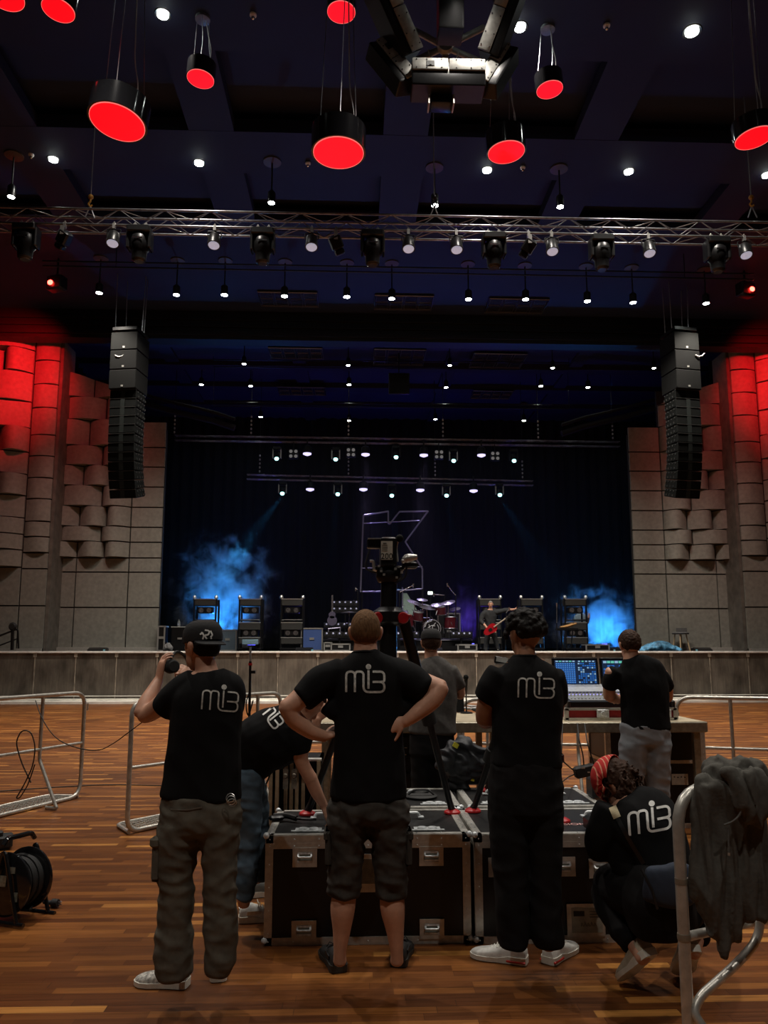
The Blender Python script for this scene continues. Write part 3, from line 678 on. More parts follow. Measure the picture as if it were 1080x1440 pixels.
for i, (px, y0_, y1_, Y) in enumerate(((245, 585, 612, RY1), (353, 480, 613, RY1), (490, 480, 615, RY1), (623, 480, 617, RY1), (757, 480, 619, RY1), (862, 590, 620, RY1), (365, 590, 667, RY2), (490, 640, 670, RY2), (612, 640, 672, RY2), (735, 610, 675, RY2))):
    a = hy(px, y1_, Y); top = Vector((a.x, a.y, SC + .2)); z0 = hy(px, y0_, Y).z
    e = empty('chain_hoist', 'thin chain hoist, %s from the left holding the %s rear truss' % (ORD[i if i < 6 else i - 6], 'upper' if i < 6 else 'lower'), 'hoist', top, 'rear truss hoists')
    MB().cyl(a, top, .012, n=5).build('chain', BLKM, e); m = MB()
    for k in range(5): m.sph(a + Vector((0, 0, .12 + k * .16)), .035, 8, 5, (1, 1, 1.4))
    m.build('chain_links', ALU, e)
# black panel hung over mid stage and thin flown pipes
c = hy(561, 540, 26.5); e = MB().box(c, (.75, .12, .8), None, .02).cyl(c, Vector((c.x, c.y, SC + .2)), .02).build('hanging_monitor', BLKM); tag(e, 'square black box hung in the middle of the stage ceiling', 'hanging box')
for i, (py, Y) in enumerate(((506, 27), (516, 27.3), (566, 28.4), (571, 29))):
    a = hy(300, py, Y); b = hy(800, py + 4, Y); e = MB().cyl(a, b, .022, n=6).cyl(a, Vector((a.x, a.y, SC + .04)), .008).cyl(b, Vector((b.x, b.y, SC + .04)), .008).build('flown_pipe', BLKM); tag(e, 'thin flown pipe over the stage, %s from the front' % ORD[i], 'pipe', 'flown pipes over the stage')
# unseen blue uplights added behind the backline to tint the stage ceiling
for i, (x, y, wt, col) in enumerate(((-4.5, 33.6, 260, (.10, .10, 1)), (1.2, 34.0, 260, (.09, .09, 1)), (7.0, 33.6, 260, (.10, .10, 1)))):
    c = Vector((x, y, SH + .12)); e = empty('added_uplight', 'unseen blue floor lamp added behind the backline, %s from the left' % ORD[i], 'stage light', c, 'added floor uplights')
    MB().box(c, (.4, .3, .24), None, .03).build('housing', BLKM, e); MB().box(c + Vector((0, 0, .13)), (.3, .2, .02)).build('lens', mat('blue_lamp_lit', (0, 0, 1), .4, emit=(.1, .1, 1), es=4), e)
    spot('added_uplight_beam', c + Vector((0, 0, .2)), (x * .8 + .3, 28, 12), wt, col, 110, 1, e, .15)
# ============================================================ PEOPLE
SKIN = mat('skin_light', (.62, .33, .22), .5, var=.08, scale=25, bump=.03)
SKIN2 = mat('skin_tan', (.36, .17, .095), .5, var=.08, scale=25, bump=.03)
TEE = mat('black_cotton', (.006, .006, .0065), .92, var=.25, scale=14, bump=.15, spec=.2)
TEEG = mat('grey_cotton', (.105, .098, .092), .92, var=.15, scale=40, bump=.15, spec=.2)
CARGO = mat('olive_canvas', (.118, .105, .082), .9, var=.22, scale=18, bump=.2, spec=.2)
SHORT = mat('washed_black_canvas', (.052, .046, .040), .9, var=.4, scale=16, bump=.2, spec=.2)
BLKP = mat('black_trousers_cloth', (.009, .0085, .009), .9, var=.2, scale=16, bump=.1, spec=.2)
DENIM = mat('blue_denim', (.085, .125, .165), .85, var=.5, scale=9, bump=.2, spec=.2)
GREYD = mat('grey_denim', (.25, .265, .285), .85, var=.2, scale=10, bump=.2, spec=.2)
HGIN = mat('ginger_hair', (.15, .078, .035), .8, var=.3, scale=90, bump=.6, aniso=(1, 1, .3), spec=.2)
HBLK = mat('black_hair', (.008, .006, .005), .7, var=.4, scale=60, bump=.6, spec=.25)
HBRN = mat('brown_hair', (.045, .021, .012), .7, var=.4, scale=60, bump=.6, spec=.2)
HGRY = mat('grey_hair', (.3, .28, .27), .7)
SNW = mat('white_sneaker', (.78, .77, .72), .5, var=.15, scale=40)
SNC = mat('cream_sneaker', (.50, .44, .33), .6, var=.15, scale=40)
SNK = mat('black_sneaker', (.014, .013, .013), .7, var=.3, bump=.2)
SNP = mat('patterned_sneaker', (.42, .40, .36), .6, var=.7, scale=70)
SOLW = mat('white_rubber', (.78, .76, .67), .5, var=.1)
SOLK = mat('dark_rubber', (.022, .022, .02), .6)

def loft(mb, pts, ref=(1, 0, 0), n=20, rnd=.6, sq=2.0):
    """pts: (Vector, rx, ry) rings; rx along ref; rounded ends"""
    P = [Vector(p[0]) for p in pts]; ref = Vector(ref); rg = []; m = len(P)
    T = []
    for i in range(m):
        t = P[min(i + 1, m - 1)] - P[max(i - 1, 0)]; T.append(t.normalized())
    def ring(p, t, a, b):
        u = ref - t * ref.dot(t)
        u = u.normalized() if u.length > .05 else t.orthogonal().normalized()
        v = t.cross(u); out = []
        for k in range(n):
            an = 2 * math.pi * k / n; c, s = math.cos(an), math.sin(an)
            c2 = math.copysign(abs(c) ** (2 / sq), c); s2 = math.copysign(abs(s) ** (2 / sq), s)
            out.append(p + u * a * c2 + v * b * s2)
        return out
    a, b = pts[0][1], pts[0][2]; q = min(a, b) * rnd
    if rnd > 0:
        for f in (.15, .6, .88): rg.append(ring(P[0] - T[0] * q * math.sqrt(1 - f * f), T[0], a * f, b * f))
    # subdivide with Catmull-Rom for smoothness
    for i in range(m):
        rg.append(ring(P[i], T[i], pts[i][1], pts[i][2]))
        if i < m - 1:
            p0 = P[max(i - 1, 0)]; p3 = P[min(i + 2, m - 1)]; r0 = pts[max(i - 1, 0)]; r3 = pts[min(i + 2, m - 1)]
            for t in (.25, .5, .75):
                c = [(-t + 2 * t * t - t ** 3) / 2, (2 - 5 * t * t + 3 * t ** 3) / 2, (t + 4 * t * t - 3 * t ** 3) / 2, (t ** 3 - t * t) / 2]
                pp = p0 * c[0] + P[i] * c[1] + P[i + 1] * c[2] + p3 * c[3]
                ra = max(.004, r0[1] * c[0] + pts[i][1] * c[1] + pts[i + 1][1] * c[2] + r3[1] * c[3]); rb = max(.004, r0[2] * c[0] + pts[i][2] * c[1] + pts[i + 1][2] * c[2] + r3[2] * c[3])
                rg.append(ring(pp, T[i].lerp(T[i + 1], t).normalized(), ra, rb))
    a, b = pts[-1][1], pts[-1][2]; q = min(a, b) * rnd
    if rnd > 0:
        for f in (.88, .6, .15): rg.append(ring(P[-1] + T[-1] * q * math.sqrt(1 - f * f), T[-1], a * f, b * f))
    mb.rings(rg); return mb

def organic(name, mb, material, voxel, parent, smooth=2, disp=None, smf=.6):
    o = mb.build('tmp', material, None, False)
    r = o.modifiers.new('r', 'REMESH'); r.mode = 'VOXEL'; r.voxel_size = voxel; r.use_smooth_shade = True
    if smooth: s = o.modifiers.new('s', 'SMOOTH'); s.iterations = smooth; s.factor = smf
    dg = bpy.context.evaluated_depsgraph_get(); me = bpy.data.meshes.new_from_object(o.evaluated_get(dg))
    old = o.data; bpy.data.objects.remove(o); bpy.data.meshes.remove(old)
    if disp:
        ns = [v.normal.copy() for v in me.vertices]
        for v, n_ in zip(me.vertices, ns): v.co += n_ * disp(v.co, n_)
    off = parent_loc(parent)
    for v in me.vertices: v.co -= off
    me.name = name
    me.materials.clear(); me.materials.append(material)
    me.polygons.foreach_set('use_smooth', [True] * len(me.polygons)); me.update()
    q = bpy.data.objects.new(name, me); COL.objects.link(q); q.parent = parent; return q

def folds(amp=.006, f=(7, 7, 13), seed=0, hang=0):
    sv = Vector((seed * 3.1, seed * 1.7, seed))
    def fn(co, n):
        p = Vector((co.x * f[0], co.y * f[1], co.z * f[2] + co.x * 3)) + sv
        a = noise.noise(p); b = noise.noise(p * 2.3 + Vector((5, 1, 2)))
        return amp * ((1 - 2 * abs(a)) * .9 + .4 * b) - amp * .3
    return fn

def hand(mb, wr, D, N, side, curl=.5, s=1.0, spread=.06, thumb=.5):
    wr, D, N = Vector(wr), Vector(D).normalized(), Vector(N); N = (N - D * N.dot(D)).normalized(); T = D.cross(N).normalized() * side
    loft(mb, [(wr - D * .01 * s, .026 * s, .02 * s), (wr + D * .035 * s, .036 * s, .017 * s), (wr + D * .075 * s, .041 * s, .015 * s), (wr + D * .092 * s, .038 * s, .012 * s)], T, 14, .5)
    for i, (o, L) in enumerate(((.030, .072), (.010, .080), (-.010, .075), (-.029, .060))):
        p = wr + D * (.088 - .004 * abs(i - 1)) * s + T * o * s; d = (D + T * (1.5 - i) * spread).normalized(); r = .0088 - .0005 * i
        pts = [(p - d * .02 * s, r * s, r * s)]; a = curl * .5
        for f in (.45, .30, .25):
            dd = (d * math.cos(a) + N * math.sin(a)); p = p + dd * L * f * s; r *= .93; pts.append((p, r * s, r * s)); a += curl
        loft(mb, pts, T, 8, .9)
    p = wr + D * .022 * s + T * .028 * s; d = (D * .7 + T * .8 + N * thumb * .4).normalized(); pts = [(p, .013 * s, .012 * s)]
    for L, k in ((.038, 0), (.030, .35), (.024, .5)):
        d = (d + D * k + N * thumb * .3).normalized(); p = p + d * L * s; pts.append((p, .0098 * s, .009 * s))
    loft(mb, pts, N, 8, .8)

def rotm(yaw, tilt=0, roll=0):
    """yaw>0 turns the face to the left of 'away from camera'; tilt>0 looks down"""
    return Matrix.Rotation(yaw, 3, 'Z') @ Matrix.Rotation(-tilt, 3, 'X') @ Matrix.Rotation(roll, 3, 'Y')
def head(mb, c, M, s=1.0):
    c = Vector(c); q = lambda x, y, z: c + M @ (Vector((x, y, z)) * s)
    def el(x, y, z, a, b, d, n=18):
        t = MB().sph((0, 0, 0), 1, n, 12); mb.add([c + M @ Vector(((v.x * a + x) * s, (v.y * b + y) * s, (v.z * d + z) * s)) for v in t.v], t.f)
    el(0, -.012, .02, .074, .092, .098); el(0, .03, -.05, .056, .062, .066); el(0, .055, -.09, .028, .026, .022)
    el(0, .015, .0, .068, .075, .075); el(0, .045, -.02, .05, .045, .05)
    loft(mb, [(q(0, .078, .012), .008 * s, .010 * s), (q(0, .096, -.012), .011 * s, .012 * s), (q(0, .10, -.026), .016 * s, .011 * s)], M @ Vector((1, 0, 0)), 10, .7)
    loft(mb, [(q(-.024, .083, -.058), .004 * s, .004 * s), (q(0, .092, -.056), .009 * s, .008 * s), (q(.024, .083, -.058), .004 * s, .004 * s)], M @ Vector((0, 0, 1)), 8, .7)
    loft(mb, [(q(-.04, .075, .027), .006 * s, .006 * s), (q(0, .085, .03), .008 * s, .008 * s), (q(.04, .075, .027), .006 * s, .006 * s)], M @ Vector((0, 0, 1)), 8, .7)
    for sx in (-1, 1):
        loft(mb, [(q(sx * .074, -.005, -.038), .006 * s, .012 * s), (q(sx * .082, -.012, -.012), .009 * s, .018 * s), (q(sx * .086, -.018, .014), .009 * s, .021 * s), (q(sx * .083, -.016, .030), .006 * s, .014 * s)], M @ Vector((1, 0, 0)), 12, .6)
def face_parts(root, c, M, s=1.0):
    c = Vector(c); q = lambda x, y, z: c + M @ (Vector((x, y, z)) * s)
    for sx in (-1, 1):
        m = MB().slot(0); m.sph(q(sx * .031, .072, .008), .0125 * s, 12, 8); m.slot(1); m.sph(q(sx * .031, .0805, .008), .006 * s, 8, 6)
        m.build('eye', [mat('eye_white', (.6, .58, .55), .2), mat('iris_dark', (.02, .012, .01), .1)], root)
def hair_shell(mb, c, M, s=1.0, t=.008, low=-.05, front=.045):
    """short hair: skull cap thickened, cut away from the face"""
    c = Vector(c); st = MB().sph((0, 0, 0), 1, 28, 20); vs = []
    for v in st.v:
        p = Vector((v.x * (.074 + t), v.y * (.092 + t) - .012, v.z * (.098 + t) + .02))
        # pull in the face side
        lim = low + (p.y + .05) * .9 if p.y > -.05 else low
        if p.z < lim: p = Vector((p.x * .86, p.y * .86 - .0, lim + (p.z - lim) * .25))
        if p.y > front and p.z < .075: p.y = front + (p.y - front) * .1
        vs.append(c + M @ (p * s))
    mb.add(vs, st.f)

def shoe(root, heel, yaw, L=.29, up=SNW, sole=SOLW, sock=None, pitch=0., W=1.0, accent=None, name='shoe', lace=None):
    """heel: back of the sole on the floor; yaw: direction of the toe from +Y, positive to the left"""
    heel = Vector(heel); M = Matrix.Rotation(yaw, 3, 'Z') @ Matrix.Rotation(-pitch, 3, 'X')
    st = [(0, .030, .020, .075), (.05, .036, .02, .098), (.25, .037, .020, .105), (.36, .038, .020, .094), (.5, .043, .02, .075), (.68, .050, .02, .060), (.85, .047, .02, .050), (.95, .034, .02, .042), (1.0, .015, .02, .034)]
    def P(x, y, z): return heel + M @ Vector((x * W, y, z))
    rg = []
    for t, hw, z0, z1 in st:
        r = []
        for k in range(14):
            a = math.pi * k / 13; cx = math.cos(a); sz = max(0., math.sin(a))
            r.append(P(math.copysign(abs(cx) ** .7, cx) * hw * (1 if sz < .7 else .96), t * L, z0 + (z1 - z0) * sz ** .75))
        rg.append(r)
    m = MB(); m.rings(rg); u = m.build(name, up, root)
    rg = []
    for t, hw in ((-.015, .02), (0, .034), (.06, .041), (.3, .040), (.5, .044), (.7, .053), (.86, .050), (.96, .036), (1.02, .016)):
        zt = .026 + (.012 if t < .4 else 0)
        rg.append([P(-hw, t * L, .004), P(-hw * 1.03, t * L, zt), P(hw * 1.03, t * L, zt), P(hw, t * L, .004)])
    m = MB(); m.rings(rg); m.build('sole', sole, u)
    lm = MB()
    for k in range(5):
        t = .40 + k * .055; z = .1 - k * .0085
        lm.tube([P(-.026, t * L, z - .012), P(0, t * L + .004, z + .002), P(.026, t * L + .01, z - .012)], .0028, 5)
    lm.tube([P(0, .38 * L, .10), P(.025, .36 * L, .115), P(.035, .40 * L, .09)], .0025, 5); lm.tube([P(0, .38 * L, .10), P(-.025, .36 * L, .115), P(-.035, .40 * L, .09)], .0025, 5)
    lm.build('laces', lace or SOLW, u)
    pm = MB(); pm.box(P(0, -.001, .068), (.02, .008, .035), M, .002); pm.box(P(-.038, .3 * L, .06), (.006, .08, .018), M); pm.box(P(.038, .3 * L, .06), (.006, .08, .018), M)
    if accent: pm.build('accent', accent, u)
    return u

class Person:
    def __init__(s, Y0, label, px, z0=0.):
        s.Y0 = Y0; s.k = Y0 / FP * 1.0; p = hy(px, 1000, Y0); s.root = empty('person', label, 'person', (p.x, Y0, z0)); s.body = MB()
    def P(s, px, py, off=0): return hy(px, py, s.Y0 + off)
    def L(s, mb, pts, ref=(1, 0, 0), n=22, rnd=.6, sq=2.0):
        out = []
        for p in pts:
            px, py, off, rx = p[:4]; ry = p[4] if len(p) > 4 else rx
            out.append((s.P(px, py, off), rx * s.k, ry * s.k))
        loft(mb, out, ref, n, rnd, sq); return s
    def B(s, *a, **k): s.L(s.body, *a, **k); return s
    def done(s, skin, voxel=.0055): return organic('body', s.body, skin, voxel, s.root, 1)
    def cloth(s, name, lofts, material, amp=.006, f=(7, 7, 13), seed=1, voxel=.009, extra=None, sq=2.2):
        mb = MB()
        for l_ in lofts: s.L(mb, l_, sq=sq, rnd=.25)
        if extra: extra(mb)
        return organic(name, mb, material, voxel, s.root, 2, folds(amp, f, seed))

def printed(obj, root, lines, wpx, material, off=.003, name='shirt_print', dots=()):
    """ribbon print laid on a garment's own surface"""
    me = obj.data; base = parent_loc(root); bvh = BVHTree.FromPolygons([v.co + base for v in me.vertices], [tuple(p.vertices) for p in me.polygons])
    m = MB()
    def hit(x, y):
        d = ray(x, y).normalized(); h = bvh.ray_cast(CAM, d)
        return (h[0] - d * off) if h[0] is not None else None
    for ln in lines:
        pts = [Vector((a, b, 0)) for a, b in ln]; pts = roundpath(pts, 8, 6) if len(pts) > 2 else pts; dense = []
        for i in range(len(pts) - 1):
            n = max(1, int((pts[i + 1] - pts[i]).length / 1.5))
            for j in range(n): dense.append(pts[i].lerp(pts[i + 1], j / n))
        dense.append(pts[-1]); L_, R_ = [], []
        for i, p in enumerate(dense):
            t = (dense[min(i + 1, len(dense) - 1)] - dense[max(i - 1, 0)]).normalized(); nrm = Vector((-t.y, t.x, 0)) * wpx / 2
            L_.append(hit(p.x + nrm.x, p.y + nrm.y)); R_.append(hit(p.x - nrm.x, p.y - nrm.y))
        for i in range(len(dense) - 1):
            q = [L_[i], L_[i + 1], R_[i + 1], R_[i]]
            if all(v is not None for v in q): m.add(q, [(0, 1, 2, 3)])
    for x, y, r in dots:
        c = hit(x, y); ring = [hit(x + r * math.cos(a * math.pi / 10), y + r * math.sin(a * math.pi / 10)) for a in range(20)]
        if c is not None and all(v is not None for v in ring): m.add([c] + ring, [(0, 1 + i, 1 + (i + 1) % 20) for i in range(20)])
    return m.build(name, material, obj, False)
def logo(cx, cy, sc, rot=0, sk=0):
    """shirt lettering in px, centred; sc = px per unit (210 x 115 units)"""
    raw = [[(415, 512), (415, 402), (462, 402), (462, 512)], [(462, 420), (468, 402), (508, 402), (508, 512), (620, 512), (620, 457), (557, 457)], [(600, 457), (620, 455), (620, 402), (557, 402)], [(535, 395), (535, 494)]]
    ca, sa = math.cos(rot), math.sin(rot)
    def tr(x, y):
        x = (x - 517) * sc; y = (y - 450) * sc; x += sk * y; return (cx + x * ca - y * sa, cy + x * sa + y * ca)
    return [[tr(*p) for p in l_] for l_ in raw], [tr(535, 376) + (15 * sc,)]

PRINT = mat('silver_print', (.52, .51, .47), .55, var=.35, scale=70)
# ---------------- centre man, hands on hips
p = Person(3.86, 'person with cropped ginger hair, hands on hips, black T-shirt and knee-length shorts, standing at centre', 517)
for sgn, hx, kx, ax in ((-1, 494, 487, 478), (1, 541, 549, 558)):
    p.B([(hx, 1128, 0, 25, 28), (kx, 1190, 0, 20), (kx - sgn * -1, 1240, 0, 15.5), (kx + sgn * 3 - (2 if sgn < 0 else 0), 1276, -.012, 16.5), ((kx + ax) / 2 + sgn * 2, 1308, -.005, 12), (ax, 1338, 0, 8.5), (ax, 1352, .01, 9)])
p.B([(517, 1128, 0, 47, 32), (517, 1070, 0, 42, 28), (517, 1010, 0, 44, 30), (516, 960, 0, 50, 31), (515, 932, 0, 38, 22)])
p.B([(514, 935, -.005, 19, 18), (514, 912, 0, 16.5, 17), (514, 898, .02, 16, 17)])
p.B([(462, 950, 0, 19), (436, 970, -.03, 16), (415, 988, -.06, 13.5), (402, 996, -.07, 12)]).B([(403, 992, -.07, 12), (415, 1012, -.05, 12.5), (440, 1030, -.03, 10), (458, 1036, -.01, 7.5)])
p.B([(570, 950, 0, 19), (596, 962, -.03, 16), (612, 966, -.05, 13.5), (621, 968, -.06, 12)]).B([(620, 966, -.06, 12), (608, 984, -.07, 13), (585, 1004, -.08, 10), (569, 1016, -.08, 7.5)])
hand(p.body, p.P(459, 1035, -.01), Vector((.8, .35, .35)), Vector((.6, .6, -.4)), 1, .35, .95)
hand(p.body, p.P(568, 1015, -.08), Vector((-1, -.05, -.25)), Vector((.1, 1, -.3)), 1, .7, 1.0, .09)
hc = p.P(514, 890, .015); HM = rotm(0, R(4)); head(p.body, hc, HM, .93); p.done(SKIN)
m = MB(); hair_shell(m, hc, HM, .935, .008, -.06); organic('hair', m, HGIN, .006, p.root, 3, lambda c, n: .0015 * noise.noise(c * 160))
sh = p.cloth('shirt', [[(518, 1120, 0, 52, 38), (519, 1080, 0, 50, 36), (519, 1035, 0, 47, 34), (519, 1000, 0, 49, 35), (518, 965, 0, 53, 36), (516, 942, 0, 52, 31), (514.5, 928, -.01, 39, 25), (514, 918, -.01, 21, 20)],
   [(482, 946, 0, 22, 22), (455, 957, -.02, 22, 23), (439, 970, -.03, 20.5, 23), (425, 983, -.045, 18.5, 22)], [(550, 946, 0, 22, 22), (576, 956, -.02, 22, 23), (589, 965, -.03, 21, 23), (599, 972, -.045, 19, 22)],
   [(462, 990, 0, 16, 20), (474, 1002, 0, 14, 20)], [(570, 988, 0, 18, 20), (564, 1002, 0, 14, 20)]], TEE, .006, (6, 6, 5), 3)
MB().lathe(p.P(514, 919, -.01), [(.066, -.006), (.074, 0), (.066, .008)], 24, (0, .15, 1), caps=False).build('collar', TEE, sh)
ln, dt = logo(513.5, 957, .262); printed(sh, p.root, ln, 3.1, PRINT, dots=dt)
st = p.cloth('shorts', [[(518, 1117, 0, 46, 33), (518, 1135, 0, 56, 39), (518, 1150, 0, 54, 37)], [(491, 1145, 0, 30, 34), (487, 1200, 0, 23.5, 27), (484, 1240, 0, 22, 24), (484, 1257, 0, 22, 23)], [(546, 1145, 0, 30, 34), (549, 1200, 0, 24, 27), (550, 1240, 0, 22, 24), (550.5, 1257, 0, 22, 23)]], SHORT, .011, (9, 9, 17), 5)
for sx, px in ((-1, 462), (1, 574)):
    MB().box(p.P(px, 1190, -.01), (.03, .13, .16), None, .012).box(p.P(px + sx * 2, 1172, -.01), (.028, .14, .045), None, .01).build('cargo_pocket', SHORT, st)
for q, yw in ((hz(477, 1369, 0), R(14)), (hz(560, 1361, 0), R(-10))): shoe(p.root, q, yw, .29, SNK, SOLK, lace=BLK, W=1.12, accent=BLK)

# ---------------- left man in a cap, hands raised
p = Person(3.72, 'person in a backwards black cap and olive cargo trousers raising both hands, standing at left', 283)
p.B([(258, 1150, 0, 25, 28), (248, 1215, 0, 20), (247, 1265, 0, 16), (247, 1320, 0, 13), (247, 1368, 0, 9)]).B([(306, 1150, 0, 25, 28), (309, 1215, 0, 20), (310, 1265, 0, 16), (309, 1320, 0, 13), (307, 1366, 0, 9)])
p.B([(283, 1140, 0, 46, 31), (286, 1080, 0, 41, 28), (289, 1020, 0, 44, 29), (292, 975, 0, 46, 29), (294, 955, 0, 32, 22)])
p.B([(292, 962, 0, 19, 19), (290, 940, .015, 15, 17), (286, 925, .03, 14, 17)])
p.B([(262, 968, 0, 17), (235, 985, .05, 15), (212, 1002, .10, 12.5), (202, 1006, .12, 11.5)]).B([(200, 1004, .12, 12), (206, 988, .15, 11.5), (217, 968, .2, 9), (223, 956, .23, 7)])
p.B([(326, 966, 0, 16), (324, 985, .14, 14), (312, 990, .28, 11)]).B([(314, 988, .28, 11), (295, 970, .33, 9), (277, 954, .34, 7)])
hand(p.body, p.P(223, 957, .23), Vector((.12, .1, 1)), Vector((.8, .5, 0)), 1, .55, 1.0, .12, .9)
hand(p.body, p.P(277, 954, .34), Vector((-.9, 0, .5)), Vector((-.2, .6, -.5)), -1, .8, .95)
hc = p.P(283, 911, .04); HM = rotm(R(52), R(6)); head(p.body, hc, HM, .95); p.done(SKIN); face_parts(p.root, hc, HM, .95)
m = MB(); hair_shell(m, hc, HM, .955, .009, -.052, .03); organic('hair', m, HBLK, .006, p.root, 2, lambda c, n: .002 * noise.noise(c * 120))
# cap: crown, band, brim towards the camera right
CM = HM; q = lambda x, y, z: hc + CM @ Vector((x, y, z)); m = MB(); rg = []
for zz, rr in ((.028, 1.0), (.05, 1.02), (.085, .97), (.112, .82), (.127, .55), (.133, .15)):
    rg.append([q(math.cos(a * math.pi / 16) * .086 * rr, math.sin(a * math.pi / 16) * .103 * rr - .014, zz) for a in range(32)])
m.rings(rg); cap = m.build('cap', mat('cap_black_twill', (.010, .010, .011), .85, bump=.15, scale=90), p.root, ang=60)
m = MB(); top, bot = [], []
cdir = Matrix.Rotation(R(-152), 3, 'Z')
for i in range(13):
    a = math.pi * i / 12; ex = math.cos(a) * .075; ey = .085 + math.sin(a) * .072
    top.append((ex, ey, .034 - .016 * math.sin(a) - 1.6 * ex * ex)); 
inner = [(math.cos(math.pi * i / 12) * .075, .062 + .025 * math.sin(math.pi * i / 12), .04 - 1.6 * (math.cos(math.pi * i / 12) * .075) ** 2) for i in range(13)]
W_ = lambda v, dz=0: hc + Matrix.Rotation(R(-140), 3, 'Z') @ Vector((v[0], v[1], v[2] + dz))
m.rings([[W_(v) for v in inner], [W_(v) for v in top], [W_(v, -.006) for v in top], [W_(v, -.006) for v in inner]], False, False); m.build('brim', MATS['cap_black_twill'], cap)
random.seed(3); ln = [[(283, 889), (287, 893), (285, 899)], [(288, 886), (295, 887), (293, 893), (287, 893), (292, 900), (298, 897)], [(289, 899), (291, 907), (298, 905), (297, 899), (293, 902)], [(281, 892), (286, 890)], [(296, 887), (299, 893), (296, 896)]]
printed(cap, p.root, ln, 2.2, WHITE, .003, 'cap_emblem')
sh = p.cloth('shirt', [[(282, 1120, 0, 54, 37), (285, 1085, 0, 51, 35), (287, 1045, 0, 49, 34), (289, 1010, 0, 49, 35), (292, 978, 0, 47, 35), (294, 958, 0, 36, 28), (294, 947, 0, 21, 20)],
   [(276, 962, 0, 22), (262, 970, 0.01, 22), (245, 983, .03, 21), (231, 996, .06, 19)], [(306, 962, 0, 22), (324, 968, .01, 19.5, 22), (329, 982, .05, 16, 21), (326, 998, .12, 15)]], TEE, .007, (5, 5, 5), 8)
ln, dt = logo(309.5, 984, .245, R(4)); printed(sh, p.root, ln, 2.2, PRINT, dots=dt)
tr_ = p.cloth('trousers', [[(283, 1118, 0, 51, 36), (283, 1145, 0, 54, 38), (283, 1165, 0, 52, 35)], [(255, 1160, 0, 30, 34), (248, 1215, 0, 25, 28), (248, 1260, 0, 22.5, 25), (245, 1300, 0, 23, 24), (245, 1345, 0, 25, 25), (247, 1370, 0, 22, 24)], [(308, 1160, 0, 28, 33), (309, 1215, 0, 22.5, 27), (310, 1260, 0, 21.5, 25), (310, 1305, 0, 21.5, 24), (310, 1345, 0, 20.5, 23), (307.5, 1366, 0, 17, 20)]], CARGO, .010, (8, 8, 14), 11)
MB().box(p.P(228, 1205, -.02), (.035, .13, .19), R(-25), .014).box(p.P(228, 1181, -.025), (.045, .14, .05), R(-25), .012).build('cargo_pocket', CARGO, tr_)
printed(tr_, p.root, [[(240, 1138), (262, 1139), (284, 1135)], [(318, 1128), (330, 1127), (335, 1129)]], 2.0, mat('pale_stitching', (.14, .125, .1), .8), .004, 'pocket_welt')
m = MB(); c = p.P(324, 1122, -.14)
for k in range(3): m.lathe(c + Vector((.004 * k, 0, -.01 * k)), [(.018, -.003), (.021, 0), (.018, .003)], 16, (0, 1, .4 * k - .4), caps=False)
m.build('key_ring', ALU, tr_)
shoe(p.root, hz(259, 1392, 0) + Vector((.01, .03, 0)), R(80), .26, SNP, SOLW, W=1.05)
shoe(p.root, hz(307, 1382, 0), R(10), .27, SNW, SOLW, W=1.0)
e = empty('headphone', 'black round headphone cup held up in the hand of the man in the cap', 'headphones', p.P(240, 938, .24))
c = p.P(240, 937, .24); MB().lathe(c, [(.022, -.02), (.034, -.016), (.037, 0), (.034, .016), (.022, .02)], 22, (.6, -.8, .1)).build('ear_cup', RUB, e)
MB().lathe(c + Vector((.02, -.025, 0)), [(.016, -.006), (.029, -.004), (.032, .004), (.026, .010)], 22, (.6, -.8, .1)).build('ear_pad', DARKG, e)
MB().tube([c + Vector((0, 0, .04)), c + Vector((.01, .06, .08)), c + Vector((.05, .12, .05)), c + Vector((.07, .12, -.02))], .008, 6, .04).build('headband', RUB, e)

# ---------------- bending man behind
p = Person(4.62, 'person in black T-shirt and blue jeans bending over behind the man in the cap', 350)
p.B([(345, 1095, 0, 20, 20), (346, 1150, 0, 17), (346, 1200, .0, 13), (344, 1245, -.01, 10.5), (343, 1272, -.01, 8)]).B([(353, 1095, .15, 19), (360, 1155, .2, 16), (365, 1205, .22, 12), (360, 1238, .2, 8)])
p.B([(345, 1088, .05, 20, 20), (365, 1055, .05, 30, 28), (395, 1028, .05, 32, 30), (420, 1008, .05, 28, 26)], ref=(0, 1, 0)).B([(418, 1008, .05, 14), (436, 998, .0, 12)])
p.B([(420, 1018, -.05, 16), (423, 1045, -.06, 13), (424, 1070, -.05, 9.5), (437, 1095, -.03, 9)]).B([(436, 1092, -.03, 9), (444, 1112, 0, 8.5), (455, 1132, .05, 6)])
p.B([(425, 1005, .25, 15), (438, 1035, .28, 11)]).B([(438, 1035, .28, 10), (446, 1010, .26, 7)])
hand(p.body, p.P(455, 1131, .05), Vector((.4, .3, -1)), Vector((-.6, .3, -.2)), 1, .5, 1); hand(p.body, p.P(446, 1010, .26), Vector((.7, 0, .7)), Vector((0, 1, 0)), 1, .6, 1)
hc = p.P(433, 988, -.02); HM = rotm(R(-75), R(55)); head(p.body, hc, HM, .95); p.done(SKIN, .0065)
m = MB(); hair_shell(m, hc, HM, .96, .012, -.05, .03); organic('hair', m, HBRN, .007, p.root, 2, lambda c, n: .002 * noise.noise(c * 100))
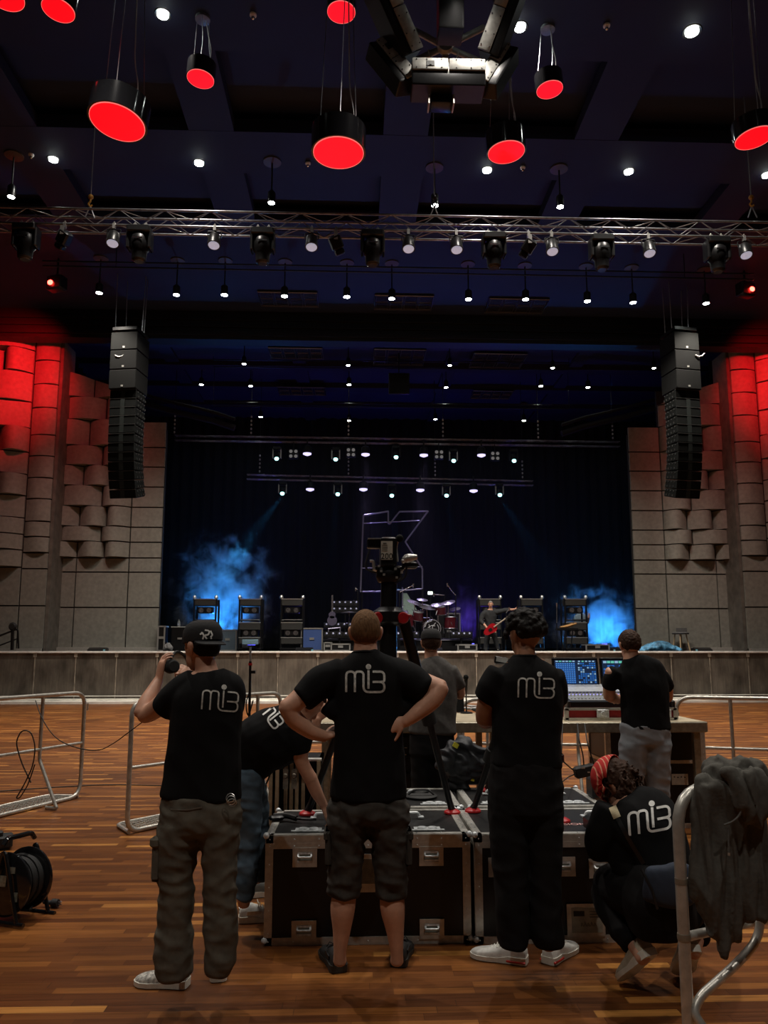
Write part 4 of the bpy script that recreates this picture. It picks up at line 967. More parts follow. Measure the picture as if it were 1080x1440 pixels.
sh = p.cloth('shirt', [[(340, 1092, .04, 26, 24), (345, 1076, .04, 34, 26), (358, 1055, .04, 40, 34), (378, 1042, .04, 42, 42), (400, 1030, .04, 40, 42), (418, 1018, .04, 32, 34)], [(412, 1025, -.04, 22, 22), (420, 1040, -.06, 19, 18), (423, 1058, -.06, 13, 13)], [(415, 1015, .2, 18), (426, 1022, .25, 14)]], TEE, .008, (6, 6, 6), 14, .009)
ln, dt = logo(383, 1006, .165, R(52)); printed(sh, p.root, ln, 2.4, WHITE, dots=dt)
p.cloth('jeans', [[(344, 1070, .05, 22, 24), (344, 1085, .05, 25, 27), (346, 1105, .05, 24, 26)], [(346, 1086, .01, 22, 25), (346, 1105, 0, 22, 25), (347, 1150, 0, 19.5, 21), (347, 1200, 0, 17, 19), (345, 1240, -.01, 14, 17), (343, 1262, -.01, 12, 14)], [(354, 1105, .12, 20, 22), (360, 1155, .2, 18), (366, 1210, .22, 15), (363, 1238, .2, 12)]], DENIM, .012, (8, 8, 14), 17)
shoe(p.root, hz(336, 1297, 0), R(-82), .29, SNW, SOLW, accent=ALU); shoe(p.root, hz(348, 1262, 0) + Vector((0, .0, 0)), R(-75), .28, mat('grey_sneaker', (.12, .12, .11), .6), SOLW)

# ---------------- curly man, right of centre
p = Person(3.97, 'person with curly black hair, black T-shirt, black trousers, white red-soled sneakers, right of centre', 740)
p.B([(716, 1130, 0, 24, 26), (717, 1200, 0, 18), (718, 1260, 0, 14), (722, 1330, 0, 9)]).B([(763, 1130, 0, 24, 26), (765, 1200, 0, 18), (766, 1260, 0, 14), (772, 1332, 0, 9)])
p.B([(739, 1120, 0, 44, 30), (740, 1060, 0, 40, 26), (741, 1000, 0, 43, 29), (741, 955, 0, 45, 27), (739, 935, 0, 30, 20)]).B([(738, 938, 0, 17, 17), (738, 918, .01, 14.5, 16), (737, 905, .03, 14, 16)])
p.B([(702, 952, 0, 17), (690, 975, .02, 15), (683, 1000, .05, 14), (682, 1013, .07, 13)]).B([(682, 1012, .07, 13), (700, 1010, .2, 11), (715, 1000, .34, 7.5)])
p.B([(776, 952, 0, 17), (782, 978, .04, 14), (778, 1008, .08, 12)]).B([(778, 1008, .08, 12), (766, 1002, .22, 10), (752, 994, .34, 7.5)])
hand(p.body, p.P(716, 1000, .34), Vector((1, .5, .3)), Vector((0, .2, 1)), 1, .7); hand(p.body, p.P(751, 994, .34), Vector((-1, .5, .1)), Vector((0, .2, 1)), -1, .7)
hc = p.P(738, 893, .03); HM = rotm(R(28), R(10)); head(p.body, hc, HM, .97); p.done(SKIN2); face_parts(p.root, hc, HM, .97)
m = MB(); random.seed(5); hair_shell(m, hc, HM, .97, .02, -.025, .03)
for i in range(260):
    th = random.uniform(0, 2 * math.pi); z = random.uniform(-.25, 1); r_ = math.sqrt(1 - z * z) if z < 1 else 0
    d = Vector((r_ * math.cos(th), r_ * math.sin(th), z)); c = hc + HM @ Vector((d.x * .098, d.y * .112 - .01, d.z * .108 + .024))
    if (HM.inverted() @ (c - hc)).y > .075 and z < .35: continue
    m.sph(c, random.uniform(.010, .018), 7, 5)
organic('hair', m, HBLK, .0055, p.root, 1, lambda c, n: .003 * noise.noise(c * 110))
sh = p.cloth('shirt', [[(739, 1076, 0, 49, 34), (740, 1040, 0, 48, 33), (741, 1000, 0, 49, 34), (742, 970, 0, 50, 35), (740, 946, 0, 44, 30), (738.5, 931, 0, 27, 22), (738, 923, 0, 17, 17)], [(706, 950, 0, 22, 22), (694, 966, .01, 21, 22), (683, 984, .03, 17, 19)], [(774, 952, 0, 21, 22), (781, 968, .02, 18, 20), (783, 985, .05, 14, 17)]], TEE, .007, (5, 5, 6), 21)
MB().lathe(p.P(738, 924, 0), [(.060, -.006), (.067, 0), (.060, .008)], 24, (0, .1, 1), caps=False).build('collar', TEE, sh)
ln, dt = logo(754, 966, .245, R(1)); printed(sh, p.root, ln, 2.3, PRINT, dots=dt)
p.cloth('trousers', [[(738, 1070, 0, 47, 34), (739, 1105, 0, 51, 37), (739, 1140, 0, 51, 36)], [(715, 1140, 0, 27, 31), (716, 1200, 0, 24, 27), (719, 1260, 0, 21.5, 25), (721, 1305, 0, 21, 24), (722, 1328, 0, 19, 23)], [(764, 1140, 0, 27, 31), (765, 1200, 0, 23, 27), (766, 1260, 0, 22, 25), (769, 1305, 0, 22, 25), (772, 1326, 0, 21, 24)]], BLKP, .008, (7, 7, 10), 24)
RACC = mat('red_sole_cushion', (.55, .03, .02), .3)
shoe(p.root, hz(741, 1356, 0), R(66), .29, SNW, SOLW, W=1.05); shoe(p.root, hz(770, 1357, 0), R(-42), .29, SNW, SOLW, W=1.05)
shoes = [c for c in p.root.children if c.name.startswith('shoe')]
for (q, yw), u_ in zip(((hz(741, 1356, 0), R(66)), (hz(770, 1357, 0), R(-42))), shoes):
    Mx = Matrix.Rotation(yw, 3, 'Z'); tag(MB().box(q + Mx @ Vector((0, .05, .017)), (.092, .10, .013), Mx, .004).build('sole_cushion', RACC, u_), 'red sole cushion')
MB().box(p.P(789, 1066, .0), (.03, .03, .05), None, .01).build('belt_pack', BLK, p.root)

# ---------------- grey T-shirt man at the table
p = Person(6.35, 'person in grey T-shirt and dark cap facing the stage, standing at the table', 607)
p.B([(594, 1050, 0, 15, 15), (593, 1110, 0, 11), (592, 1175, 0, 6)]).B([(622, 1050, 0, 15, 15), (624, 1110, 0, 11), (625, 1175, 0, 6)]).B([(608, 1045, 0, 28, 18), (609, 1000, 0, 26, 17), (610, 960, 0, 29, 18), (607, 935, 0, 18, 12)]).B([(606, 938, 0, 10), (606, 918, .01, 9), (606, 910, .02, 9)])
p.B([(634, 945, 0, 10), (645, 965, .03, 8), (647, 978, .06, 7)]).B([(647, 977, .06, 7), (648, 972, .2, 6), (646, 974, .3, 4.5)]).B([(582, 945, 0, 10), (574, 968, .02, 8), (572, 985, .06, 7)]).B([(572, 985, .06, 7), (580, 988, .3, 4.5)])
hand(p.body, p.P(646, 974, .3), Vector((-.3, 1, 0)), Vector((-1, 0, -.3)), 1, .5); hand(p.body, p.P(580, 988, .3), Vector((.3, 1, 0)), Vector((1, 0, -.3)), 1, .5)
hc = p.P(606, 905, .02); HM = rotm(0, R(8)); head(p.body, hc, HM, .92); p.done(SKIN, .007)
m = MB(); hair_shell(m, hc, HM, .94, .012, -.06); organic('hair', m, HBRN, .007, p.root, 2, lambda c, n: .004 * noise.noise(c * 80))
m = MB(); rg = []
for zz, rr in ((.03, 1.02), (.06, 1.02), (.095, .9), (.115, .6), (.122, .15)): rg.append([hc + HM @ Vector((math.cos(a * math.pi / 14) * .084 * rr, math.sin(a * math.pi / 14) * .1 * rr - .012, zz)) for a in range(28)])
m.rings(rg); cp_ = m.build('cap', MATS['cap_black_twill'], p.root, ang=60); MB().box(hc + HM @ Vector((0, .13, .035)), (.13, .09, .008), HM, .003).build('brim', MATS['cap_black_twill'], cp_)
p.cloth('shirt', [[(608, 1030, 0, 33, 22), (609, 1000, 0, 32, 21), (610, 965, 0, 33, 21), (609, 945, 0, 32, 19), (607, 931, 0, 20, 14), (606, 925, 0, 11, 11)], [(632, 944, 0, 13), (641, 955, .01, 11), (645, 966, .03, 10)], [(584, 944, 0, 13), (577, 955, .01, 11), (573, 968, .03, 10)]], TEEG, .010, (5, 5, 5), 31, .011)
p.cloth('trousers', [[(608, 1032, 0, 31, 20), (608, 1060, 0, 32, 21)], [(594, 1060, 0, 16, 17), (593, 1110, 0, 14), (592, 1170, 0, 12)], [(622, 1060, 0, 17, 17), (624, 1110, 0, 14), (625, 1170, 0, 12)]], BLKP, .008, (6, 6, 8), 33, .012)
shoe(p.root, Vector((p.P(592, 1100).x, 6.3, 0)), R(8), .29, SNK, SOLK); shoe(p.root, Vector((p.P(625, 1100).x, 6.3, 0)), R(-8), .29, SNK, SOLK)

# ---------------- console operator
p = Person(6.3, 'person with short brown hair, black T-shirt and grey jeans leaning at the mixing console', 905)
p.B([(890, 1050, 0, 16, 17), (884, 1110, 0, 12), (880, 1180, 0, 7)]).B([(923, 1050, 0, 16, 17), (927, 1110, 0, 11), (930, 1180, 0, 7)]).B([(907, 1040, 0, 30, 19), (907, 1000, 0, 28, 18), (902, 960, 0, 31, 19), (890, 938, .01, 20, 13)]).B([(888, 940, 0, 12), (887, 920, .02, 10), (886, 912, .03, 10)])
p.B([(862, 945, .02, 11), (857, 965, .06, 9), (857, 980, .1, 8.5)]).B([(858, 979, .1, 8.5), (868, 983, .25, 7), (878, 982, .4, 5)]).B([(928, 948, .02, 11), (938, 968, .06, 8), (939, 980, .1, 7.5)]).B([(939, 980, .1, 7.5), (934, 984, .25, 6.5), (926, 984, .4, 5)])
hand(p.body, p.P(878, 982, .4), Vector((.2, 1, -.2)), Vector((0, -.2, -1)), 1, .3); hand(p.body, p.P(926, 984, .4), Vector((-.2, 1, -.2)), Vector((0, -.2, -1)), -1, .3)
hc = p.P(885, 908, .04); HM = rotm(R(5), R(12)); head(p.body, hc, HM, 1.0); p.done(SKIN, .007)
m = MB(); hair_shell(m, hc, HM, 1.02, .014, -.045); organic('hair', m, HBRN, .007, p.root, 1, lambda c, n: .006 * noise.noise(c * 70))
p.cloth('shirt', [[(908, 1024, 0, 34, 22), (907, 990, 0, 33, 21), (905, 965, 0, 34, 22), (897, 945, .01, 35, 20), (889, 932, .01, 22, 15), (886, 926, .01, 12, 12)], [(868, 944, .01, 12), (860, 955, .03, 11), (857, 966, .06, 10)], [(923, 948, .02, 14), (933, 958, .03, 12), (937, 967, .06, 10)]], TEE, .009, (5, 5, 5), 41, .011)
p.cloth('jeans', [[(907, 1020, 0, 34, 21), (907, 1045, 0, 35, 22)], [(892, 1045, 0, 20, 20), (888, 1090, 0, 16), (884, 1150, 0, 13), (881, 1180, 0, 13)], [(923, 1045, 0, 19, 20), (925, 1090, 0, 16), (929, 1150, 0, 12), (930, 1180, 0, 12)]], GREYD, .013, (6, 6, 10), 43, .011)
shoe(p.root, Vector((p.P(880, 1100).x, 6.25, 0)), R(15), .29, SNW, SOLW); shoe(p.root, Vector((p.P(930, 1100).x, 6.25, 0)), R(-10), .29, SNW, SOLW)

# ---------------- crouching person
p = Person(3.78, 'person with curly dark hair and red striped bandana crouching beside the flight case at right', 905)
p.B([(930, 1268, 0, 40, 34), (922, 1220, .04, 34, 30), (908, 1180, .08, 36, 28), (892, 1145, .12, 40, 26), (882, 1128, .14, 26, 20)]).B([(884, 1130, .14, 16), (874, 1112, .2, 14)])
p.B([(920, 1275, .0, 30), (885, 1262, .18, 24), (852, 1252, .34, 18)]).B([(852, 1252, .34, 18), (868, 1292, .2, 15), (893, 1330, .04, 10), (905, 1348, -.02, 10)])
p.B([(950, 1275, .0, 30), (975, 1262, .18, 24), (985, 1250, .36, 18)]).B([(985, 1250, .36, 18), (982, 1290, .22, 15), (978, 1325, .08, 10), (974, 1340, .03, 10)])
p.B([(855, 1145, .12, 18), (845, 1175, .14, 15), (842, 1195, .2, 12)]).B([(842, 1195, .2, 12), (840, 1180, .4, 8)]).B([(930, 1145, .14, 18), (940, 1180, .24, 14), (925, 1200, .34, 11)]).B([(925, 1200, .34, 11), (900, 1195, .48, 8)])
hand(p.body, p.P(840, 1180, .4), Vector((.2, .8, .4)), Vector((1, 0, 0)), 1, .6); hand(p.body, p.P(900, 1195, .48), Vector((-.8, .4, .2)), Vector((0, .5, 1)), 1, .6)
hc = p.P(866, 1103, .22); HM = rotm(R(50), R(35)); head(p.body, hc, HM, .93); p.done(SKIN)
m = MB(); random.seed(9); hair_shell(m, hc, HM, .96, .018, -.05, .02)
for i in range(240):
    d = Vector((random.gauss(0, 1), random.gauss(0, 1), random.gauss(0, 1))).normalized(); l_ = Vector((d.x * .10, d.y * .115 - .02, d.z * .12))
    if l_.y > .055 or l_.z > .10: continue
    c = hc + HM @ l_; a = random.uniform(0, 6); m.tube([c + Vector((math.cos(a + t) * .009, math.sin(a + t) * .009, -.012 * t)) for t in (0, .8, 1.6, 2.4, 3.2, 4.0)], .006, 5)
organic('hair', m, HBRN, .005, p.root, 1, lambda c, n: .003 * noise.noise(c * 110))
bd = bpy.data.materials.new('red_striped_cloth'); bd.use_nodes = True; nt = bd.node_tree; b_ = nt.nodes['Principled BSDF']; wv = nt.nodes.new('ShaderNodeTexWave'); wv.inputs['Scale'].default_value = 16; wv.inputs['Distortion'].default_value = .6
crr = nt.nodes.new('ShaderNodeValToRGB'); crr.color_ramp.elements[0].position = .82; crr.color_ramp.elements[0].color = (.55, .022, .018, 1); crr.color_ramp.elements[1].position = .92; crr.color_ramp.elements[1].color = (.75, .35, .22, 1)
tc_ = nt.nodes.new('ShaderNodeTexCoord'); nt.links.new(tc_.outputs['Object'], wv.inputs[0]); nt.links.new(wv.outputs['Fac'], crr.inputs[0]); nt.links.new(crr.outputs[0], b_.inputs['Base Color']); b_.inputs['Roughness'].default_value = .85
m = MB(); rg = []
for ang in range(-35, 126, 10):
    a = R(ang); rg.append([hc + HM @ Vector((math.sin(t) * (.112 + .004 * math.sin(ang * .9)), (-.01 + math.cos(a) * .118 * math.cos(t)) + .0, .02 + math.sin(a) * .122 * math.cos(t))) for t in [R(x) for x in range(-78, 79, 12)]])
st_ = MB(); st_.rings(rg, False, False); o = st_.build('bandana', bd, p.root); so = o.modifiers.new('s', 'SOLIDIFY'); so.thickness = .004
sh = p.cloth('shirt', [[(934, 1222, 0.02, 38, 34), (924, 1190, .05, 42, 34), (907, 1158, .08, 50, 34), (893, 1136, .12, 46, 30), (882, 1124, .14, 28, 22)], [(862, 1140, .12, 24), (849, 1166, .13, 23), (843, 1186, .15, 20), (842, 1200, .18, 16)], [(925, 1232, .06, 44, 34), (900, 1200, .12, 46, 30), (880, 1165, .14, 38, 26)], [(926, 1142, .12, 22), (938, 1165, .18, 19)]], TEE, .007, (6, 6, 6), 51)
ln, dt = logo(913, 1152, .285, R(-11), -.12); printed(sh, p.root, ln, 3.6, WHITE, dots=dt)
p.cloth('trousers', [[(932, 1232, 0.0, 42, 38), (926, 1265, -.02, 48, 42), (932, 1300, .0, 44, 40)], [(920, 1262, .0, 44, 36), (885, 1248, .18, 38, 36), (856, 1246, .33, 28)], [(852, 1252, .33, 24), (866, 1290, .2, 20), (890, 1328, .05, 16)], [(950, 1272, .0, 36), (975, 1258, .18, 30), (986, 1248, .35, 24)], [(986, 1250, .35, 24), (984, 1285, .22, 20), (980, 1318, .1, 16)]], BLKP, .008, (7, 7, 8), 53)
shoe(p.root, p.P(918, 1345, -.05), R(25), .27, SNC, SOLW, pitch=R(42), W=1.1); shoe(p.root, p.P(975, 1340, -.0), R(-5), .27, SNC, SOLW, pitch=R(42), W=1.1)
printed(sh, p.root, [[(858, 1127), (868, 1150)]], 11, mat('cream_strap', (.5, .42, .26), .8), .006, 'bag_strap_end')
printed(sh, p.root, [[(868, 1150), (885, 1182), (905, 1215)]], 6, BLK, .005, 'bag_strap')
e = empty('shoulder_bag', 'dark blue denim shoulder bag hanging on the back of the crouching person', 'bag', p.P(940, 1245, -.17))
m = MB(); c = p.P(941, 1246, -.17); Mx = Matrix.Rotation(R(-10), 3, 'Y'); loft(m, [(c + Mx @ Vector((-.10, 0, .03)), .07, .03), (c + Mx @ Vector((-.04, -.01, .01)), .09, .04), (c + Mx @ Vector((.05, -.01, .0)), .095, .04), (c + Mx @ Vector((.11, 0, -.005)), .08, .03)], (0, 0, 1), 20, .5, 3)
organic('bag_body', m, mat('navy_denim', (.022, .032, .055), .85, var=.3, scale=12, bump=.2), .008, e, 2, folds(.006, (8, 8, 8), 3))
m = MB(); m.tube([c + Vector((-.13, -.02, .08)), c + Vector((-.10, -.06, 0)), c + Vector((-.08, -.055, -.08))], .006, 6); m.build('zip_piping', BLK, e)
m = MB(); m.lathe(c + Vector((.05, -.075, .04)), [(.018, -.004), (.024, 0), (.018, .004)], 18, (0, 1, .5), caps=False); m.build('cord_loop', WHITE, e)

# ---------------- guitarist on stage
p = Person(26.0, 'person playing a red bass guitar on stage, dark clothes and grey hair', 690, SH)
p.B([(686, 888, 0, 4), (685, 902, 0, 2.6), (683, 914, -.02, 2)]).B([(694, 888, 0, 4), (697, 902, 0, 2.6), (700, 914, .02, 2)]).B([(690, 889, 0, 7, 4.5), (690, 875, 0, 6.5, 4), (689, 862, 0, 8, 4), (690, 858, 0, 4, 3)]).B([(690, 858, 0, 2.6), (690, 853, -.02, 2.4)])
p.B([(682, 861, 0, 3), (676, 872, -.05, 2.2)]).B([(676, 872, -.05, 2.3), (684, 882, -.22, 1.5)]).B([(697, 860, 0, 3), (710, 858, -.08, 2.3)]).B([(710, 858, -.08, 2.2), (723, 857, -.22, 1.5)])
hand(p.body, p.P(684, 882, -.24), Vector((.6, -.1, -.7)), Vector((0, 1, 0)), 1, .5, 1.15); hand(p.body, p.P(723, 857, -.22), Vector((1, .0, -.1)), Vector((0, 1, 0)), 1, .9, 1.15)
hc = p.P(690, 850, -.03); HM = rotm(R(170), R(14)); head(p.body, hc, HM, 1.0); p.done(SKIN, .011); face_parts(p.root, hc, HM)
m = MB(); hair_shell(m, hc, HM, 1.0, .004, .0, .02); organic('hair', m, HGRY, .011, p.root, 1)
p.cloth('shirt', [[(690, 888, 0, 7.6, 5.2), (690, 875, 0, 7.4, 5.4), (689.5, 864, 0, 9.4, 5.6), (690, 859, 0, 6, 4.6)], [(685, 862, 0, 4.6), (681, 863, 0, 4.4), (676.5, 872, -.05, 3.3), (680, 878, -.14, 2.6)], [(694, 861, 0, 4.6), (698, 861, 0, 4.4), (710, 858.5, -.08, 3.3), (718, 857.5, -.15, 2.6)]], mat('dark_shirt_cloth', (.02, .022, .025), .8), .01, (5, 5, 5), 61, .013)
p.cloth('trousers', [[(690, 886, 0, 7, 5), (690, 891, 0, 7.4, 5)], [(686, 891, 0, 4.4), (684.5, 903, 0, 3.4), (683, 914, -.02, 3)], [(694, 891, 0, 4.4), (697.5, 903, 0, 3.4), (700, 914, .02, 3)]], mat('dark_trouser_cloth', (.03, .032, .036), .8), .01, (5, 5, 6), 63, .018)
for px in (683, 700): shoe(p.root, Vector((p.P(px, 900).x, 26.12, SH)), R(180), .3, SNK, SOLK)
e = empty('bass_guitar', 'red bass guitar held by the musician on the stage', 'guitar', p.P(692, 884, -.3))
c = p.P(690, 885, -.3); d = (p.P(724, 860, -.3) - c).normalized(); u = Vector((0, -1, 0)).cross(d); m = MB(); out = []
for i in range(28):
    a = 2 * math.pi * i / 28; rr = .17 * (1 + .18 * math.cos(2 * a) - .10 * math.cos(3 * a)); out.append((math.cos(a) * rr * 1.25, math.sin(a) * rr))
m.rings([[c + d * x + u * y + Vector((0, z, 0)) for x, y in out] for z in (-.03, .02)]); m.build('guitar_body', mat('red_lacquer', (.42, .012, .02), .2, coat=.5), e)
m = MB(); m.cyl(c + d * .12 + Vector((0, -.045, 0)), c + d * .95 + Vector((0, -.045, 0)), .028, .024, 8); m.build('neck', mat('pale_maple', (.4, .32, .25), .4), e)
m = MB(); m.box(c + d * 1.02 + Vector((0, -.045, 0)), (.10, .02, .16), Matrix.Rotation(R(40), 3, 'Y'), .008); m.build('headstock', BLK, e)
m = MB(); m.box(c + d * -.02 + Vector((0, -.04, 0)), (.12, .015, .1), Matrix.Rotation(R(-36), 3, 'Y')); m.build('pickguard', BLK, e)
# ============================================================ FLIGHT CASES
EDGE = mat('case_edge_aluminium', (.58, .565, .52), .34, .45, var=.15, scale=30)
ZINC = mat('zinc_hardware', (.72, .76, .78), .3, .2, var=.3, scale=50)
def flightcase(lab, x0, x1, y0, y1, zt, z0=0.0, handles=True, lidz=.055, top_hw=True, front_hw=((.19, .80), (.81, .80), (.19, .135), (.81, .135)), grp=None, open_=False):
    c = Vector(((x0 + x1) / 2, (y0 + y1) / 2, z0)); W, D, H = x1 - x0, y1 - y0, zt - z0; e = empty('flight_case', lab, 'flight case', c, grp)
    lz = zt - lidz
    MB().box((c.x, c.y, (z0 + .006 + lz) / 2), (W - .01, D - .01, lz - z0 - .008)).build('case_body', LAM, e)
    MB().box((c.x, c.y, (lz + zt) / 2 + .002), (W - .01, D - .01, zt - lz - .006)).build('lid', LAM, e)
    t = .040; m = MB()
    for yy in (y0, y1):
        for z in (z0 + t / 2, zt - t / 2): m.box((c.x, yy, z), (W, .008, t))
        m.box((c.x, yy, lz), (W, .010, .030)); 
        for xx in (x0 + t / 2, x1 - t / 2): m.box((xx, yy, (z0 + zt) / 2), (t, .008, H))
    for xx in (x0, x1):
        for z in (z0 + t / 2, zt - t / 2): m.box((xx, c.y, z), (.008, D, t))
        m.box((xx, c.y, lz), (.010, D, .030))
        for yy in (y0 + t / 2, y1 - t / 2): m.box((xx, yy, (z0 + zt) / 2), (.008, t, H))
    for yy in (y0 + t / 2, y1 - t / 2): m.box((c.x, yy, zt), (W, t, .007))
    for xx in (x0 + t / 2, x1 - t / 2): m.box((xx, c.y, zt), (t, D, .007))
    m.build('edge_trim', EDGE, e, False)
    m = MB()
    for xx in (x0, x1):
        for yy in (y0, y1):
            for zz in (z0 + .025, zt): m.sph((xx, yy, zz), .018, 12, 8)
    m.build('ball_corner', ZINC, e); m = MB()
    n = int(W / .13)
    for i in range(n + 1):
        x = x0 + .02 + (W - .04) * i / n
        for z in (z0 + t / 2, zt - t / 2, lz): m.sph((x, y0 - .005, z), .0045, 6, 4)
        m.sph((x, y0 + t / 2, zt + .004), .0045, 6, 4); m.sph((x, y1 - t / 2, zt + .004), .0045, 6, 4)
    for i in range(int(H / .12)):
        z = z0 + .06 + i * .12
        for x in (x0 + t / 2, x1 - t / 2): m.sph((x, y0 - .005, z), .0045, 6, 4)
    for i in range(int(D / .1)):
        for x in (x0 + t / 2, x1 - t / 2): m.sph((x, y0 + .05 + i * .1, zt + .004), .0045, 6, 4)
    m.build('rivets', ZINC, e)
    for fx, fz in front_hw:
        p = Vector((x0 + W * fx, y0 - .006, z0 + H * fz)); r = MB()
        pl = [(-.062, -.05), (.062, -.05), (.062, .05), (-.062, .05)]
        r.slot(0); r.box(p + Vector((0, 0, .040)), (.135, .008, .022)).box(p - Vector((0, 0, .040)), (.135, .008, .022)).box(p + Vector((.054, 0, 0)), (.026, .008, .06)).box(p - Vector((.054, 0, 0)), (.026, .008, .06))
        r.slot(1); r.box(p + Vector((0, .003, 0)), (.09, .004, .06)); 
        h = r.build('recessed_handle', [EDGE, mat('pressed_dish', (.34, .38, .34), .4, 0)], e, False)  # dish colour holds a pale greenish reflection
        g = MB(); g.tube([p + Vector((-.036, -.006, .016)), p + Vector((-.036, -.016, .004)), p + Vector((.036, -.016, .004)), p + Vector((.036, -.006, .016))], .006, 6, .008); g.box(p + Vector((0, -.004, .022)), (.08, .004, .010)); g.box(p + Vector((0, -.004, -.022)), (.08, .004, .010)); g.build('grip', ZINC, h)
    if top_hw:
        for fx in (.2, .8):
            p = Vector((x0 + W * fx, y0 + .11, zt + .004)); m = MB(); m.box(p, (.15, .09, .006), None); m.box(p + Vector((0, -.04, .004)), (.19, .02, .006)); m.lathe(p + Vector((-.03, 0, .004)), [(.028, 0), (.024, .008), (.008, .010)], 14); m.lathe(p + Vector((.03, 0, .004)), [(.028, 0), (.024, .008), (.008, .010)], 14); m.build('butterfly_latch', ZINC, e)
            p = Vector((x0 + W * (fx + (.09 if fx < .5 else -.09)), y0 + .42 * D / .68, zt + .004)); m = MB(); m.tube([p + Vector((-.085, 0, 0)), p + Vector((-.075, 0, .028)), p + Vector((.075, 0, .028)), p + Vector((.085, 0, 0))], .009, 8, .02); m.box(p + Vector((-.09, 0, .004)), (.035, .05, .008)); m.box(p + Vector((.09, 0, .004)), (.035, .05, .008)); m.build('carry_handle', ZINC, e)
    return e
CY0 = hz(516, 1328, 0).y; CX0 = hz(372, 1328, 0).x; CX1 = hz(663, 1328, 0).x; CZ = hy(516, 1174, CY0).z; CY1 = hz(516, 1139, CZ).y
c1 = flightcase('black flight case with aluminium edges directly in front of the man with hands on hips', CX0, CX1, CY0, CY1, CZ)
lb = Vector((hy(514, 1200, CY0).x, CY0 - .008, CZ - .20)); m = MB(); m.slot(0).box(lb, (.24, .006, .20)); m.slot(1).box(lb + Vector((0, -.004, .01)), (.19, .004, .13)); m.build('paper_label', [EDGE, mat('old_paper', (.20, .19, .15), .8, var=.3, scale=25)], c1, False)
X20, X21 = hz(670, 1328, 0).x, hz(672, 1328, 0).x + 1.16
c2 = flightcase('black flight case with paper label and lettering on its lid, behind the curly haired man', X20, X21, CY0 - .02, CY1, CZ, front_hw=((.12, .70), (.42, .70), (.60, .68)))
lb = Vector((hy(822, 1293, CY0).x, CY0 - .028, hy(822, 1293, CY0 - .02).z)); m = MB(); m.slot(0); m.box(lb, (.21, .006, .17)); m.slot(1); m.box(lb + Vector((.005, -.004, .0)), (.17, .004, .13)); m.slot(2); m.box(lb + Vector((-.04, -.007, .035)), (.06, .003, .026))
for k in range(5): m.tube([lb + Vector((-.03 + .018 * k, -.0075, -.03)), lb + Vector((-.026 + .018 * k, -.0075, -.012 + .006 * (k % 2))), lb + Vector((-.018 + .018 * k, -.0075, -.03))], .0015, 4)
for k in range(3): m.box(lb + Vector((.05, -.0065, .045 - .014 * k)), (.06, .002, .003))
m.build('paper_label', [EDGE, mat('label_grey_paper', (.34, .33, .27), .8, var=.25, scale=20), BLK], c2, False)
vs, fs = text_mesh('FUSION', .062); p0 = Vector((hz(800, 1160, CZ).x, hz(800, 1160, CZ).y, CZ + .003)); m = MB(); m.add([p0 + Vector((v.x, v.y, v.z)) for v in vs], fs); m.build('lid_lettering', mat('faded_pink_print', (.75, .42, .40), .6), c2, False)
BY0 = CY1 + .06; BY1 = BY0 + .68
flightcase('black flight case in the second row, behind the man with hands on hips', hz(470, 1137, CZ).x, hz(654, 1137, CZ).x - .02, BY0, BY1, CZ, front_hw=())
flightcase('black flight case in the second row, right of the aisle behind the curly man', hz(662, 1137, CZ).x, hz(856, 1137, CZ).x, BY0, BY1, CZ, front_hw=())
e = empty('cable_cover', 'black oval rubber lid lying on the second row flight case', 'lid', hz(592, 1121, CZ + .006))
m = MB(); c = hz(592, 1121, CZ + .003); m.lathe(c, [(.11, 0), (.115, .012), (.10, .022), (.09, .014), (.02, .014)], 26); m.build('dish', RUB, e); MB().tube([c + Vector((-.09, 0, .018)), c + Vector((-.05, 0, .05)), c + Vector((.05, 0, .05)), c + Vector((.09, 0, .018))], .008, 6, .03).build('grip', RUB, e)
# clamp-like tool on the front case
e = empty('black_clamp_tool', 'black handled clamp tool lying on the front flight case, left corner', 'tool', hz(405, 1152, CZ + .01)); c = hz(403, 1150, CZ + .022)
MB().tube([c + Vector((-.08, .05, 0)), c + Vector((0, .02, .01)), c + Vector((.06, -.02, 0))], .017, 8, .04).build('handle', RUB, e); MB().tube([c + Vector((.05, -.015, 0)), c + Vector((.12, -.05, 0)), c + Vector((.18, -.045, 0))], .008, 6, .03).build('strap', BLK, e); MB().box(c + Vector((-.06, .0, 0)), (.09, .05, .03), .3, .01).build('jaw', BLKM, e)
# small boxes on case two
for px, py, dx, dy, dz, lab, z in ((842, 1113, .13, .16, .13, 'small black box on the rear flight case beside the bandana', 0), (838, 1160, .11, .14, .075, 'small black box with metal end on the lettered case beside the bandana', 0)):
    p = hz(px, py + 8, CZ + .004); e = empty('black_box', lab, 'box', p); MB().box(p + Vector((0, 0, dz / 2)), (dx, dy, dz), None, .012).build('housing', BLKM, e); MB().box(p + Vector((.0, -dy / 2 - .003, dz / 2)), (dx * .7, .006, dz * .6), None).build('end_plate', ALU if dz < .1 else RUB, e)
